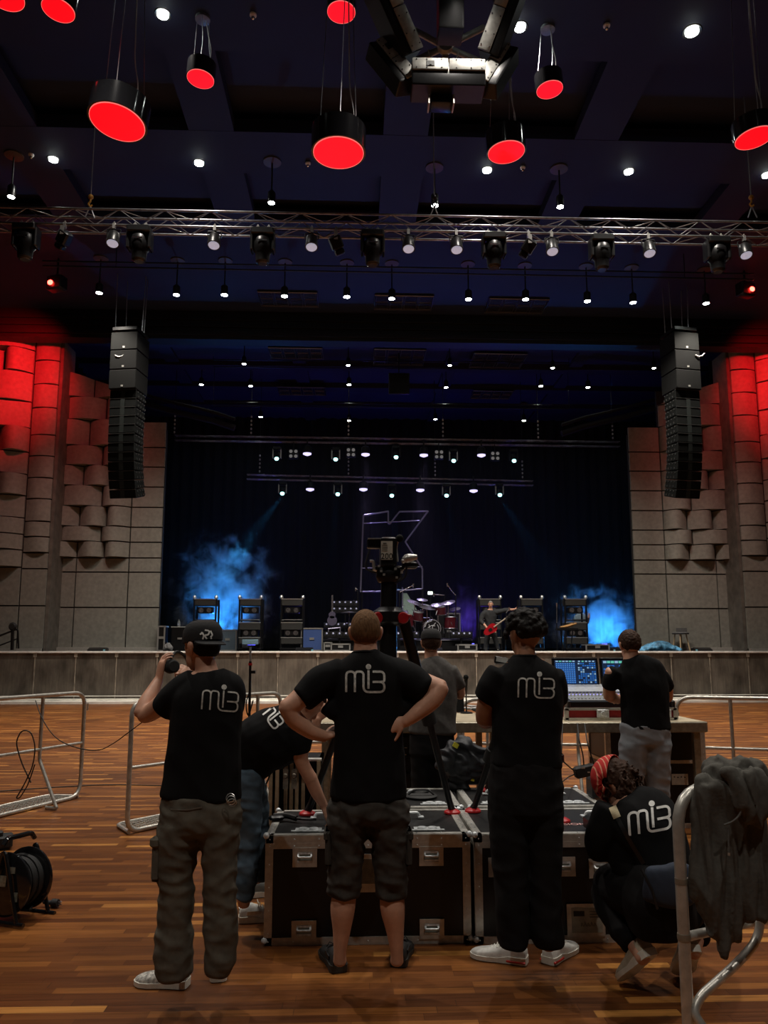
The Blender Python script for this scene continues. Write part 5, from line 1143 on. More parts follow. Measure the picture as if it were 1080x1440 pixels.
# upright open case with inner slats at left
ry = 5.35; xa_, xb_ = hy(378, 1100, ry).x, hy(452, 1100, ry).x; zt_ = hy(410, 1069, ry).z
e = empty('open_flight_case', 'tall open flight case standing on end behind the front case, with pale edge strips', 'flight case', ((xa_ + xb_) / 2, ry + .2, 0))
MB().box(((xa_ + xb_) / 2, ry + .38, zt_ / 2), (xb_ - xa_, .02, zt_)).box((xa_ + .01, ry + .2, zt_ / 2), (.02, .38, zt_)).box((xb_ - .01, ry + .2, zt_ / 2), (.02, .38, zt_)).box(((xa_ + xb_) / 2, ry + .2, .015), (xb_ - xa_, .38, .03)).box(((xa_ + xb_) / 2, ry + .2, zt_ - .01), (xb_ - xa_, .38, .02)).build('case_shell', LAM, e)
EDW = mat('warm_edge_aluminium', (.48, .36, .23), .4, .5, var=.15)
for px in (381, 390, 400, 408, 416, 425, 448): x = hy(px, 1100, ry).x; MB().box((x, ry - .005 + (.12 if 395 < px < 440 else 0), zt_ / 2), (.024, .03, zt_ - .01)).build('edge_strip', EDW, e)
m = MB(); 
for k in range(2): m.box((hy(402 + 12 * k, 1085, ry).x, ry - .01, zt_ - .12), (.035, .01, .13)).lathe((hy(402 + 12 * k, 1085, ry).x, ry - .02, zt_ - .1), [(.018, 0), (.012, .01)], 10, 'Y')
m.build('catch', mat('tarnished_metal', (.3, .27, .22), .35, .9, var=.4), e); MB().tube([(xa_, ry, zt_ + .004), (xb_, ry, zt_ + .004)], .012, 6).build('top_trim', EDGE, e)
# tall black case under the table at right
tx0, tx1, tY = hy(853, 1060, 7.1).x, hy(992, 1060, 7.1).x, 7.1
c5 = flightcase('tall black flight case under the console table, standing on the floor', tx0, tx1, tY, tY + .55, hy(900, 1024, tY).z, front_hw=(), top_hw=False, lidz=.3)
p = hy(956, 1096, tY - .01); m = MB(); m.slot(0).box(p, (.15, .006, .095)); m.slot(1)
for k in range(4): m.box(p + Vector((-.05 + .032 * k, -.004, .022 - .004 * (k % 2))), (.012, .002, .01))
m.build('paper_label', [CREAM, BLK], c5, False)

# ============================================================ TABLES, CONSOLE, TABLE ITEMS
TZ = .965
TEDGE = mat('table_edge_alloy', (.34, .31, .24), .4, .6, var=.2); TTOP = mat('pale_table_top', (.55, .47, .33), .4, var=.2, scale=8)
def table(lab, x0, x1, y0, y1, z):
    e = empty('stage_table', lab, 'table', ((x0 + x1) / 2, (y0 + y1) / 2, 0), 'platform tables at the control position')
    MB().box(((x0 + x1) / 2, (y0 + y1) / 2, z - .012), (x1 - x0 - .02, y1 - y0 - .02, .02)).build('tabletop', TTOP, e)
    m = MB()
    for y in (y0, y1): m.box(((x0 + x1) / 2, y, z - .05), (x1 - x0, .025, .09), None, .006)
    for x in (x0, x1): m.box((x, (y0 + y1) / 2, z - .05), (.025, y1 - y0, .09), None, .006)
    m.build('frame', TEDGE, e)
    for x in (x0 + .07, x1 - .07):
        for y in (y0 + .07, y1 - .07): MB().box((x, y, (z - .09) / 2), (.06, .06, z - .09), None, .006).build('leg', TEDGE, e)
    return e
TY0 = 6.85
table('left platform table at the control position, behind the man with hands on hips', hy(446, 1010, TY0).x, hy(706, 1010, TY0).x, TY0, TY0 + .95, TZ)
table('right platform table at the control position, carrying the mixing console', hy(708, 1010, TY0 - .05).x, hy(993, 1012, TY0 - .05).x, TY0 - .05, TY0 + .9, TZ)
# console in open flight-case tray
RED = mat('red_case_panel', (.30, .012, .015), .5)
cx0, cx1 = hy(795, 990, TY0 + .1).x, hy(948, 990, TY0 + .1).x; cy = TY0 + .08; cw = cx1 - cx0
e = empty('console_case_tray', 'red panelled flight case tray under the mixing console', 'flight case', ((cx0 + cx1) / 2, cy + .35, TZ))
MB().box(((cx0 + cx1) / 2, cy + .36, TZ + .055), (cw, .70, .10), None, .008).build('tray', RED, e); m = MB()
for z in (TZ + .012, TZ + .098): m.box(((cx0 + cx1) / 2, cy, z), (cw + .02, .02, .022)); m.box((cx0, cy + .36, z), (.02, .72, .022)); m.box((cx1, cy + .36, z), (.02, .72, .022))
for x in (cx0, cx1): m.box((x, cy, TZ + .055), (.04, .02, .10))
m.build('edge_trim', EDGE, e)
for f in (.33, .9): MB().box((cx0 + cw * f, cy - .014, TZ + .06), (.11, .012, .07), None, .004).lathe((cx0 + cw * f, cy - .02, TZ + .06), [(.022, 0), (.018, .01)], 12, 'Y').build('butterfly_latch', ZINC, e)
mx0, mx1 = hy(797, 980, TY0 + .2).x, hy(938, 980, TY0 + .2).x; mw = mx1 - mx0; mz = TZ + .112
e = empty('mixing_console', 'digital mixing console with two lit screens and rows of faders', 'mixing console', ((mx0 + mx1) / 2, cy + .35, mz))
SILV = mat('console_silver', (.48, .50, .52), .4, .4); m = MB()
prof = [(cy + .06, mz), (cy + .66, mz), (cy + .66, mz + .13), (cy + .40, mz + .10), (cy + .06, mz + .045)]
m.rings([[Vector((x, y, z)) for y, z in prof] for x in (mx0, mx1)]); m.build('console_body', BLKM, e)
m = MB(); P4 = [(cy + .10, mz + .053), (cy + .10, mz + .058), (cy + .40, mz + .106), (cy + .40, mz + .101)]; m.rings([[Vector((x, y, z)) for y, z in P4] for x in (mx0 + .03, mx1 - .03)]); m.build('fader_panel', mat('console_grey', (.22, .235, .25), .45), e)
m = MB(); m.box(((mx0 + mx1) / 2, cy + .50, mz + .145), (mw - .04, .24, .012), Matrix.Rotation(R(14), 3, 'X')); m.build('silver_panel', SILV, e)
n = 26; fm = MB(); km = MB(); bm_ = MB()
for i in range(n):
    x = mx0 + .05 + (mw - .1) * i / (n - 1); fm.box((x, cy + .15, mz + .069), (.011, .022, .012)); km.cyl((x, cy + .28, mz + .086), (x, cy + .275, mz + .104), .006, n=8); bm_.box((x, cy + .33, mz + .097), (.011, .01, .006)); km.cyl((x, cy + .37, mz + .10), (x, cy + .365, mz + .118), .005, n=8)
tag(fm.build('faders', mat('white_caps', (.6, .6, .6), .4), e), kind=None); km.build('knobs', ALU, e); bm_.build('lit_buttons', mat('lit_violet_buttons', (.2, .2, .5), .4, emit=(.35, .3, 1), es=1.2), e)
sM = Matrix.Rotation(R(-8), 3, 'X'); scr0 = mx0; 
for k, (w0, w1) in enumerate(((0.0, .50), (.51, 1.0))):
    a, b = mx0 + mw * w0, mx0 + mw * w1; c = Vector(((a + b) / 2, cy + .63, mz + .30)); z_ = hy(835, 925, cy + .63).z
    Hs = z_ - (mz + .14); c.z = mz + .14 + Hs / 2
    f = MB().box(c, (b - a - .01, .035, Hs), sM, .006).build('screen', mat('screen_bezel', (.006, .006, .008), .3), e)
    cols = [mat('screen_dark', (.0, .0, .0), .3, emit=(.01, .02, .05), es=1), mat('screen_blue', (0, 0, 0), .3, emit=(.02, .12, .42), es=1.), mat('screen_pale', (0, 0, 0), .3, emit=(.25, .42, .6), es=1.), mat('screen_red', (0, 0, 0), .3, emit=(.6, .08, .15), es=1.), mat('screen_green', (0, 0, 0), .3, emit=(.12, .5, .38), es=1.)]
    m = MB(); iw = b - a - .05; ih = Hs - .05
    q = lambda u, v, s=0: c + sM @ Vector(((u - .5) * iw, -.019 - s, (.5 - v) * ih))
    def rc(u0, v0, u1, v1, mi, s=.0): m.slot(mi); m.add([q(u0, v1, s), q(u1, v1, s), q(u1, v0, s), q(u0, v0, s)], [(0, 1, 2, 3)])
    rc(0, 0, 1, 1, 0); random.seed(11 + k)
    if k == 0:
        for i in range(9):
            for j in range(10): rc(.03 + i * .052, .11 + j * .083, .03 + i * .052 + .044, .11 + j * .083 + .07, 1, .001); rc(.036 + i * .052, .13 + j * .083, .036 + i * .052 + .02, .11 + j * .083 + .035, 2, .002)
        for i in range(6): rc(.03 + .08 * i, .02, .09 + .08 * i, .07, 4 if i in (1, 4) else 2, .001)
        for i in range(8):
            for j in range(10):
                if 2 < i < 6 and 2 < j < 5: continue
                rc(.56 + i * .054, .11 + j * .083, .56 + i * .054 + .04, .11 + j * .083 + .055, random.choice((1, 1, 1, 2, 0, 3 if i == 0 or (i > 5 and j > 7) else 1)), .001)
        for i in range(5): rc(.57 + .085 * i, .02, .62 + .085 * i, .07, random.choice((2, 3, 4)), .001)
    else:
        for i in range(10): rc(.03 + .095 * i, .03, .11 + .095 * i, .12, 4 if i % 3 else 2, .001)
        for i in range(10):
            for j in range(6): rc(.03 + .095 * i, .2 + .13 * j, .11 + .095 * i, .28 + .13 * j, 1 if (i + j) % 3 else 0, .001)
    m.build('display_image', cols, f, False)
m = MB(); m.box((mx0 - .012, cy + .30, mz + .04), (.03, .6, .1), Matrix.Rotation(R(6), 3, 'X'), .01).box((mx1 + .012, cy + .30, mz + .04), (.03, .6, .1), Matrix.Rotation(R(6), 3, 'X'), .01); m.build('side_cheek', BLKM, e)
def onT(px, py, z=None): return hz(px, py, TZ if z is None else z)
# things on the tables
def item(name, lab, cat, p, parts, grp=None):
    e = empty(name, lab, cat, p, grp)
    for nm, m, mt in parts: m.build(nm, mt, e)
    return e
p = onT(461, 1005); item('orange_box', 'small orange box on the left end of the table', 'box', p, [('carton', MB().box(p + Vector((0, 0, .035)), (.075, .06, .06), .2, .008), mat('orange_card', (.7, .25, .02), .6)), ('lid', MB().box(p + Vector((0, 0, .068)), (.078, .062, .012), .2), CREAM)])
p = onT(574, 1003); item('water_bottle', 'clear bottle on the table between the centre man and the grey shirt', 'bottle', p, [('bottle', MB().lathe(p, [(.03, 0), (.033, .02), (.033, .13), (.012, .17), (.012, .19)], 14), mat('clear_plastic', (.7, .75, .78), .1, trans=.8)), ('cap', MB().lathe(p, [(.015, .188), (.015, .205)], 12), BLK)])
p = onT(640, 1001); item('laptop', 'black laptop standing open on the table behind the curly man', 'laptop', p, [('base', MB().box(p + Vector((-.0, .0, .012)), (.16, .16, .018), None, .004), BLKM), ('screen', MB().box(p + Vector((0, -.08, .08)), (.16, .012, .15), Matrix.Rotation(R(-10), 3, 'X'), .003), BLKM)])
p = onT(656, 1003); mc = Vector((p.x, p.y, TZ)); item('talkback_microphone', 'black talkback microphone on a short stand on the table', 'microphone', mc, [('stand_base', MB().lathe(mc, [(.06, 0), (.06, .01), (.02, .018)], 18), BLKM), ('stem', MB().tube([mc + Vector((0, 0, .01)), mc + Vector((0, 0, .16)), mc + Vector((0, -.01, .22))], .007, 8), BLKM), ('microphone_body', MB().lathe(mc + Vector((0, 0, .2)), [(.012, 0), (.018, .13)], 14), BLKM), ('grille', MB().sph(mc + Vector((0, 0, .35)), .027), CAR)])
random.seed(21)
for i, (px, py, lab) in enumerate(((662, 1001, 'tangle of white cable on the table beside the microphone'), (676, 1004, 'black headphones lying on the table behind the curly man'), (668, 998, 'second loop of pale cable at the rear of the table'))):
    p = onT(px, py); m = MB(); pts = [p + Vector((.07 * math.cos(t * 1.3) * (1 + .3 * math.sin(t)), .05 * math.sin(t * 1.1), .012 + .03 * abs(math.sin(t * .7)))) for t in range(22)]
    m.tube(pts, .006 if i != 1 else .012, 6, .03); o = m.build('coiled_cable' if i != 1 else 'table_headphones', mat('white_cable', (.6, .6, .6), .5) if i != 1 else RUB); tag(o, lab, 'cable' if i != 1 else 'headphones')
for i, (px, py, w_, lab) in enumerate(((690, 1000, .09, 'small black power block at the left end of the console table'), (560, 1004, .05, 'small silver gadget on the table by the centre man\'s elbow'))):
    p = onT(px, py); item('power_block', lab, 'device', p, [('housing', MB().box(p + Vector((0, 0, .02)), (w_, .05, .04), None, .006), BLKM if i == 0 else ALU), ('indicator', MB().box(p + Vector((.01, -.026, .025)), (.008, .003, .006)), mat('green_led', (0, 0, 0), .4, emit=(.3, 1, .3), es=2))])
# amplifier rack with orange leds beneath the left table
rx0, rx1 = hy(474, 1080, 7.0).x, hy(602, 1080, 7.0).x; e = empty('equipment_rack', 'black equipment rack with glowing orange lamps under the left table', 'equipment rack', ((rx0 + rx1) / 2, 7.3, 0))
MB().box(((rx0 + rx1) / 2, 7.32, .43), (rx1 - rx0, .5, .82), None, .01).build('rack_housing', BLKM, e)
for k in range(5): MB().box(((rx0 + rx1) / 2, 7.06, .12 + .155 * k), (rx1 - rx0 - .06, .02, .14), None, .004).build('rack_unit', mat('rack_face', (.02, .02, .022), .4, .3), e)
m = MB(); m2 = MB()
for k in range(9):
    m.box((rx1 - .05 - .06 * (k % 3) + .006 * (k % 2), 7.045, .24 + .05 * (k // 3)), (.012, .006, .022)); m2.box((rx1 - .03 - .055 * k, 7.045, .72), (.024, .006, .005)); m2.box((rx1 - .03 - .055 * k, 7.045, .66), (.012, .006, .005))
m.build('orange_lamps', mat('orange_led', (0, 0, 0), .4, emit=(1, .45, .08), es=6), e); m2.build('white_marks', WHITE, e)
# black jacket on chair
jx = hy(655, 1080, 6.1); e = empty('folding_chair', 'dark folding chair under the black jacket, behind the cases', 'chair', (jx.x, 6.1, 0))
MB().box((jx.x, 6.1, .46), (.44, .42, .035), None, .01).build('seat', BLK, e)
MB().box((jx.x, 5.92, .70), (.42, .03, .22), None, .01).build('backrest', BLK, e)
for sx in (-1, 1):
    for sy in (-1, 1): MB().cyl((jx.x + sx * .2, 6.1 + sy * .18, .0), (jx.x + sx * .2, 6.1 + sy * .17, .46 if sy > 0 else .84), .012, n=8).build('leg', BLKM, e)
e = empty('black_jacket', 'black jacket with yellow lining marks draped over a chair behind the cases', 'jacket', (jx.x, 5.85, .3))
m = MB(); J = lambda px, py, o=0: hy(px, py, 5.86 + o); s_ = 5.86 / FP
loft(m, [(J(632, 1058), 10 * s_, 10 * s_), (J(655, 1050), 12 * s_, 12 * s_), (J(682, 1062), 10 * s_, 10 * s_)], (0, 1, 0)); 
for a, b, r1, r2 in (((640, 1052), (622, 1080), 12, 10), ((650, 1055), (648, 1100), 14, 12), ((662, 1055), (664, 1090), 13, 10), ((640, 1060), (636, 1105), 10, 9), ((675, 1060), (690, 1078), 11, 9), ((655, 1075), (650, 1120), 10, 8), ((690, 1072), (698, 1085), 8, 8)): loft(m, [(J(*a), r1 * s_, r1 * s_ * .8), (J((a[0] + b[0]) / 2, (a[1] + b[1]) / 2, -.02), r1 * s_, r1 * s_ * .8), (J(*b), r2 * s_, r2 * s_ * .7)])
organic('jacket_cloth', m, mat('charcoal_nylon', (.018, .020, .024), .6, bump=.1), .008, e, 2, folds(.035, (9, 9, 13), 71))
m = MB(); YEL = mat('yellow_lining', (.75, .70, .05), .6); m.box(J(641, 1048, -.06), (.04, .01, .035), Matrix.Rotation(.5, 3, 'Y')); m.box(J(663, 1092, -.04), (.05, .01, .06), Matrix.Rotation(.2, 3, 'Y')); m.build('yellow_lining', YEL, e)
# hanging power box and cables under the right table
e = empty('hanging_power_box', 'black power box dangling by cables below the console table', 'power box', hy(822, 1086, 6.4))
MB().box(hy(822, 1084, 6.4), (.17, .08, .09), Matrix.Rotation(R(-12), 3, 'Y'), .012).box(hy(840, 1086, 6.42), (.05, .06, .06), None, .01).build('housing', RUB, e)
m = MB(); m.box(hy(820, 1080, 6.35), (.03, .004, .012)).box(hy(828, 1086, 6.35), (.02, .004, .01)); m.build('socket_marks', ALU, e)
m = MB(); T_ = lambda px, py, y=6.42: hy(px, py, y)
m.tube([T_(812, 1018, 6.7), T_(814, 1040), T_(820, 1062), T_(821, 1076)], .006, 6, .1).tube([T_(822, 1018, 6.7), T_(826, 1045), T_(833, 1068), T_(836, 1078)], .006, 6, .1).tube([T_(789, 1068, 5.2), T_(800, 1078, 5.8), T_(810, 1086)], .005, 6, .1).tube([T_(790, 1100, 6.2), T_(800, 1092), T_(811, 1088)], .005, 6, .1).tube([T_(824, 1090), T_(828, 1100), T_(826, 1120)], .005, 6, .1); m.build('cable', RUB, e)
m = MB(); m.tube([T_(791, 1018, 6.7), T_(790, 1050), T_(788, 1105)], .005, 6, .1); tag(m.build('thin_cable', RUB), 'thin black cable hanging from the table beside the curly man', 'cable')

# ============================================================ CROWD BARRIERS
def barrier(lab, fa, fb, zt, mid, posts=(), open_l=False, foot=True, footside=-1, r=.021, R_=.16, legs=()):
    """fa, fb floor points of the two ends"""
    fa, fb = Vector(fa), Vector(fb); e = empty('crowd_barrier', lab, 'crowd barrier', (fa + fb) / 2, 'steel crowd barriers'); t = (fb - fa).normalized(); nn = Vector((t.y, -t.x, 0))
    if nn.y > 0: nn = -nn
    up = Vector((0, 0, 1)); z0 = r
    MB().tube([fa + up * z0, fa + up * zt, fb + up * zt, fb + up * z0], r, 12, R_, True).build('frame', STEEL, e)
    MB().cyl(fa + up * mid, fb + up * mid, r * .8, n=10).build('middle_rail', STEEL, e)
    L = (fb - fa).length
    for f in posts:
        q = fa + (fb - fa) * f
        MB().tube([q + up * zt, q + up * (mid * .85), q + up * (mid * .8) + nn * .01, q + nn * .24 + up * .05, q + nn * .26 + up * r, q + nn * .12 + up * r], r * .85, 10, .06).build('post', STEEL, e)
    if foot:
        D = -nn * .34 * footside if False else nn * -.34
        m = MB(); a0, b0 = fa + t * .12, fb - t * .12; m.tube([fa + t * .02 + up * r, a0 + D + up * r, b0 + D + up * r, fb - t * .02 + up * r], r * .8, 8, .08); m.build('foot_frame', STEEL, e)
        m = MB(); n = int((L - .24) / .045)
        for i in range(n + 1):
            q = a0 + (b0 - a0) * i / n; m.box((q + D * .5) + up * r, (.010, .33, .005), Matrix.Rotation(math.atan2(t.y, t.x), 3, 'Z'))
        for k in range(1, 9): m.tube([a0 + D * k / 9 + up * r, b0 + D * k / 9 + up * r], .0035, 4)
        m.build('tread_grid', mat('tread_steel', (.36, .35, .31), .5, .6, var=.3), e)
    m = MB(); m.tube([fb + up * (zt - .12) + t * .0, fb + t * .05 + up * (zt - .12), fb + t * .05 + up * (zt - .2)], .008, 6); m.build('hook', STEEL, e)
    return e
barrier('steel crowd barrier cut by the left edge of the photo', hz(-260, 1215, 0), hz(112, 1122, 0), 1.12, .58, posts=(.78,))
barrier('steel crowd barrier standing behind the man in the cap, loose from the left one', hz(178, 1174, 0), hz(392, 1128, 0), 1.13, .56, posts=(.82,), R_=.13)
fy = 8.35
barrier('steel crowd barrier behind the left table', Vector((hy(400, 1000, fy).x, fy, 0)), Vector((hy(645, 1000, fy).x, fy, 0)), 1.10, .62, posts=(.3, .7))
barrier('steel crowd barrier behind the console table', Vector((hy(650, 1000, fy).x, fy, 0)), Vector((hy(947, 1000, fy - .3).x, fy - .3, 0)), 1.06, .60, posts=(.12, .55))
barrier('steel crowd barrier right of the console table, running out of the frame', hz(958, 1136, 0), hz(1230, 1150, 0), 1.10, .60, posts=(.3,))
# big front barrier
by = 2.93; F_ = lambda px, py, o=0: hy(px, py, by + o)
e = empty('crowd_barrier', 'large steel crowd barrier in the right foreground with a hoodie over its rail', 'crowd barrier', Vector((F_(975, 1400).x, by, 0)), 'steel crowd barriers')
pl = F_(966, 1400); pr = Vector((pl.x + .95, by + .42, 0)); pl = Vector((pl.x, by, 0)); zt = F_(966, 1112).z; up = Vector((0, 0, 1))
MB().tube([pl + up * .02, pl + up * zt, pr + up * zt, pr + up * .02], .0215, 14, .14, True).build('frame', STEEL, e)
zm = F_(970, 1318).z; MB().cyl(pl + up * zm, pr + up * zm, .017, n=12).build('middle_rail', STEEL, e)
MB().tube([F_(1069, 1110, .1), F_(1069, 1318, .1), F_(1040, 1352, .05), F_(984, 1402, 0), F_(975, 1424, -.02), F_(990, 1446, -.04)], .016, 10, .08).build('brace', STEEL, e)
m = MB(); m.lathe(pl + up * (zm - .01), [(.023, 0), (.024, .012), (.023, .024)], 14); m.lathe(pl + up * (zt - .33), [(.0225, 0), (.0225, .02)], 14); m.build('weld_collar', mat('dull_steel', (.34, .32, .26), .5, .7), e)
# hoodie
e = empty('grey_hoodie', 'dark grey hooded sweatshirt hanging over the rail of the foreground barrier', 'hoodie', F_(1020, 1200))
m = MB(); s_ = 2.95 / FP
def cl_(pts, fl=.55, o=-.01):
    loft(m, [(F_(a, b, o + (q[3] if len(q) > 3 else 0)), r_ * s_, r_ * s_ * fl) for q in pts for a, b, r_ in [q[:3]]], (1, 0, 0), 18, .5)
cl_([(1000, 1098, 18, .03), (1012, 1094, 26, .03), (1040, 1088, 30, .05), (1062, 1092, 22, .05)], .9)
cl_([(1000, 1100, 20, 0), (990, 1150, 15, 0), (985, 1220, 14, 0), (984, 1262, 11, 0)]); cl_([(1006, 1105, 20, -.02), (1002, 1170, 22), (1000, 1240, 24), (1008, 1290, 18), (1020, 1330, 8), (1021, 1346, 3)])
cl_([(1022, 1110, 22, -.02), (1022, 1180, 20), (1024, 1250, 22), (1030, 1300, 15), (1030, 1322, 7)]); cl_([(1045, 1120, 22, -.03), (1046, 1180, 22), (1048, 1240, 20), (1050, 1290, 12)])
cl_([(1052, 1088, 16, -.05), (1062, 1110, 16, -.06), (1066, 1140, 14, -.06), (1060, 1160, 9, -.05)], .7); cl_([(1028, 1084, 12, -.05), (1036, 1104, 10, -.07), (1048, 1132, 10, -.07), (1058, 1152, 8, -.06)], .7)
cl_([(1058, 1150, 16, -.01), (1062, 1200, 15), (1068, 1250, 16), (1074, 1290, 11)]); cl_([(1000, 1096, 14, .09), (1000, 1150, 16, .09), (1004, 1230, 14, .09)])
organic('hoodie_cloth', m, mat('dark_grey_fleece', (.085, .080, .068), .95, var=.15, scale=60, bump=.2, sheen=.0), .006, e, 3, folds(.022, (22, 14, 3.5), 77))
m = MB(); m.tube([F_(1018, 1160, -.085), F_(1030, 1156, -.09), F_(1041, 1146, -.09), F_(1044, 1132, -.095)], .004, 6, .03).tube([F_(1024, 1165, -.08), F_(1025, 1200, -.085)], .0035, 6); m.build('drawstring', mat('pale_cord', (.10, .095, .085), .8), e)
MB().cyl(F_(1025, 1199, -.085), F_(1025, 1203, -.085), .004).build('cord_tip', ALU, e)

# ============================================================ TRIPODS AND CAMERA
RR = REDP
def tripod_leg(a, b, e, r1=.028, foot=True):
    a, b = Vector(a), Vector(b); mid = a.lerp(b, .5); lg = MB().cyl(a, mid, r1, r1 * .9, 12).cyl(mid, b, r1 * .62, r1 * .55, 12).build('leg', BLKM, e)
    MB().cyl(mid - (b - a).normalized() * .05, mid + (b - a).normalized() * .03, r1 * 1.25, n=12).build('leg_clamp', RUB, lg)
    MB().lathe(b, [(.052, 0), (.05, .010), (.03, .022), (.012, .026)], 18).build('foot_pad', RR, lg)
    MB().tube([b + Vector((0, 0, .02)), b.lerp(a, .06)], .02, 8).build('ankle', RUB, lg)
f1, f2 = hz(432, 1145, CZ + .004), hz(636, 1143, CZ + .004); tyy = 4.62; ap = hy(547, 872, tyy); f3 = Vector((ap.x - .02, BY1 - .1, CZ + .004))
e = empty('camera_tripod', 'tall black camera tripod with red foot pads standing on the flight cases', 'tripod', Vector((ap.x, tyy, CZ)))
tripod_leg(ap + Vector((-.06, 0, 0)), f1, e, .036); tripod_leg(ap + Vector((.09, 0, 0)), f2, e, .036); tripod_leg(ap + Vector((0, .08, 0)), f3, e, .036)
MB().cyl(hy(545, 1010, tyy), hy(547, 805, tyy), .055, .048, 16).build('centre_column', BLKM, e)
MB().lathe(hy(547, 868, tyy), [(.07, -.05), (.10, -.03), (.10, .03), (.06, .06)], 18).build('shoulder', BLKM, e)
for px in (531, 567): MB().lathe(hy(px, 869, tyy - .08), [(.03, -.012), (.035, 0), (.03, .012)], 16, 'Y').box(hy(px + (-6 if px < 540 else 6), 866, tyy - .08), (.05, .02, .018), None, .005).build('red_knob', RR, e)
MB().lathe(hy(546, 812, tyy), [(.06, -.03), (.075, 0), (.07, .05), (.05, .07)], 20).build('fluid_head', BLKM, e)
e = empty('broadcast_camera', 'broadcast camera with paper label numbered 200 on top of the tall tripod', 'camera', hy(546, 790, tyy))
K = lambda px, py, o=0: hy(px, py, tyy + o); s_ = tyy / FP
MB().box(K(545, 781, .1), (22 * s_, .38, 42 * s_), None, .01).build('camera_body', BLKM, e)
m = MB().box(K(544, 774, -.10), (16 * s_, .006, 26 * s_)); lb_ = m.build('paper_label', CREAM, e)
vs, fs = text_mesh('200', .048); c = K(544, 782.5, -.105); MB().add([c + Vector((v.x, 0, v.y)) for v in vs], [tuple(reversed(f)) for f in fs]).build('label_number', BLK, lb_, False)
m = MB()
for k in range(5): m.box(K(541, 764 + 2.6 * k, -.105), ((8 if k else 5) * s_, .002, .0025 if k else .006))
m.build('label_lines', mat('label_ink', (.1, .1, .08), .7), lb_)
MB().box(K(528, 765, .0), (24 * s_, .06, 13 * s_), None, .006).build('viewfinder_monitor', BLKM, e); MB().box(K(528, 758.5, -.02), (22 * s_, .08, .006)).build('monitor_hood', ALU, e)
m = MB(); m.sph(K(562, 757, -.05), 5.5 * s_, 16, 10); m.build('microphone_windshield', CAR, e); MB().tube([K(559, 790, -.02), K(557, 770, -.03), K(559, 760, -.04)], .008, 6, .03).build('monitor_arm', ALU, e)
m = MB(); m.lathe(K(575, 785, -.05), [(.012, -.04), (.026, -.02), (.028, 0), (.016, .05)], 16, (1, .3, .2)); m.sph(K(567, 789, -.06), .015).sph(K(583, 783, -.04), .014); m.build('lens_control', ALU, e); MB().box(K(576, 795, .0), (22 * s_, .08, 9 * s_), None, .01).build('battery', BLKM, e)
m = MB(); m.tube([K(520, 789, -.05), K(525, 789, -.05), K(526, 801, -.05)], .009, 6, .02); m.build('pan_handle', ALU, e); MB().box(K(546, 800, .02), (44 * s_, .12, 6 * s_), None, .006).build('mounting_plate', BLKM, e)
m = MB()
for px, py in ((536, 803), (540, 808), (556, 800), (561, 797), (565, 805), (558, 812), (533, 796)): m.box(K(px, py, -.09), (.014, .01, .012))
m.build('metal_fittings', ALU, e)
for q in (((520, 772), (512, 800), (530, 806)), ((560, 796), (566, 815), (552, 822)), ((572, 795), (570, 812), (560, 818))): MB().tube([K(*a, -.03) for a in q], .006, 6, .05).build('camera_cable', RUB, e)
g1, g2 = hz(665, 1141, CZ + .004), hz(790, 1155, CZ + .004); ap = hy(716, 985, 4.75)
e = empty('second_tripod', 'black tripod with red foot pads hidden behind the curly haired man', 'tripod', Vector((ap.x, 4.75, CZ)))
tripod_leg(ap, g1, e, .034); tripod_leg(ap, g2, e, .03); tripod_leg(ap, Vector((ap.x + .02, BY1 - .12, CZ + .004)), e, .03)
MB().cyl(ap - Vector((0, 0, .1)), hy(708, 938, 4.75), .025, n=12).build('centre_column', BLKM, e)
e = empty('small_camera_monitor', 'small pale backed camera monitor above the curly man\'s left shoulder', 'monitor', hy(704, 930, 4.75))
MB().box(hy(705, 929, 4.75), (.085, .03, .045), Matrix.Rotation(R(10), 3, 'Y'), .006).build('housing', BLKM, e); MB().box(hy(706, 928, 4.73), (.07, .008, .028), Matrix.Rotation(R(10), 3, 'Y')).build('back_plate', mat('pale_plate', (.5, .52, .5), .5), e); MB().box(hy(706, 934, 4.72), (.09, .05, .008)).build('quick_release_plate', ALU, e)

# ============================================================ CABLE REEL, LEFT FLOOR THINGS
rp = hz(12, 1300, 0); e = empty('cable_reel', 'large black cable reel standing on the wooden floor at the left edge', 'cable reel', rp)
c = rp + Vector((-.01, .1, .215)); ax = Vector((-.35, -1, .05)).normalized()
GB = mat('gloss_black_plastic', (.010, .010, .011), .15, coat=.5)
for s in (-.09, .09): MB().lathe(c + ax * s, [(.03, -.012), (.165, -.014), (.18, -.006), (.18, .006), (.165, .014), (.03, .012)], 40, ax).build('flange', GB, e)
MB().lathe(c, [(.10, -.08), (.10, .08)], 30, ax).build('drum', GB, e); m = MB()
for k in range(6): m.tube([c + ax * (-.065 + .026 * k) + Matrix.Rotation(t * math.pi / 16, 3, ax) @ (ax.orthogonal().normalized() * (.128 + .010 * (k % 2))) for t in range(32)], .014, 6, 0, True)
m.build('wound_cable', RUB, e); u = Vector((1, -.35, 0)).normalized(); m = MB()
for s in (-.13, .13):
    q = rp + Vector((0, .1, 0)) + ax * s * Vector((1, 1, 0)).length / 1.414
    m.tube([q - u * .17 + Vector((0, 0, .012)), q + u * .17 + Vector((0, 0, .012))], .013, 8)
    m.tube([q - u * .12 + Vector((0, 0, .012)), q + Vector((0, 0, .44)), q + u * .12 + Vector((0, 0, .012))], .012, 8, .08)
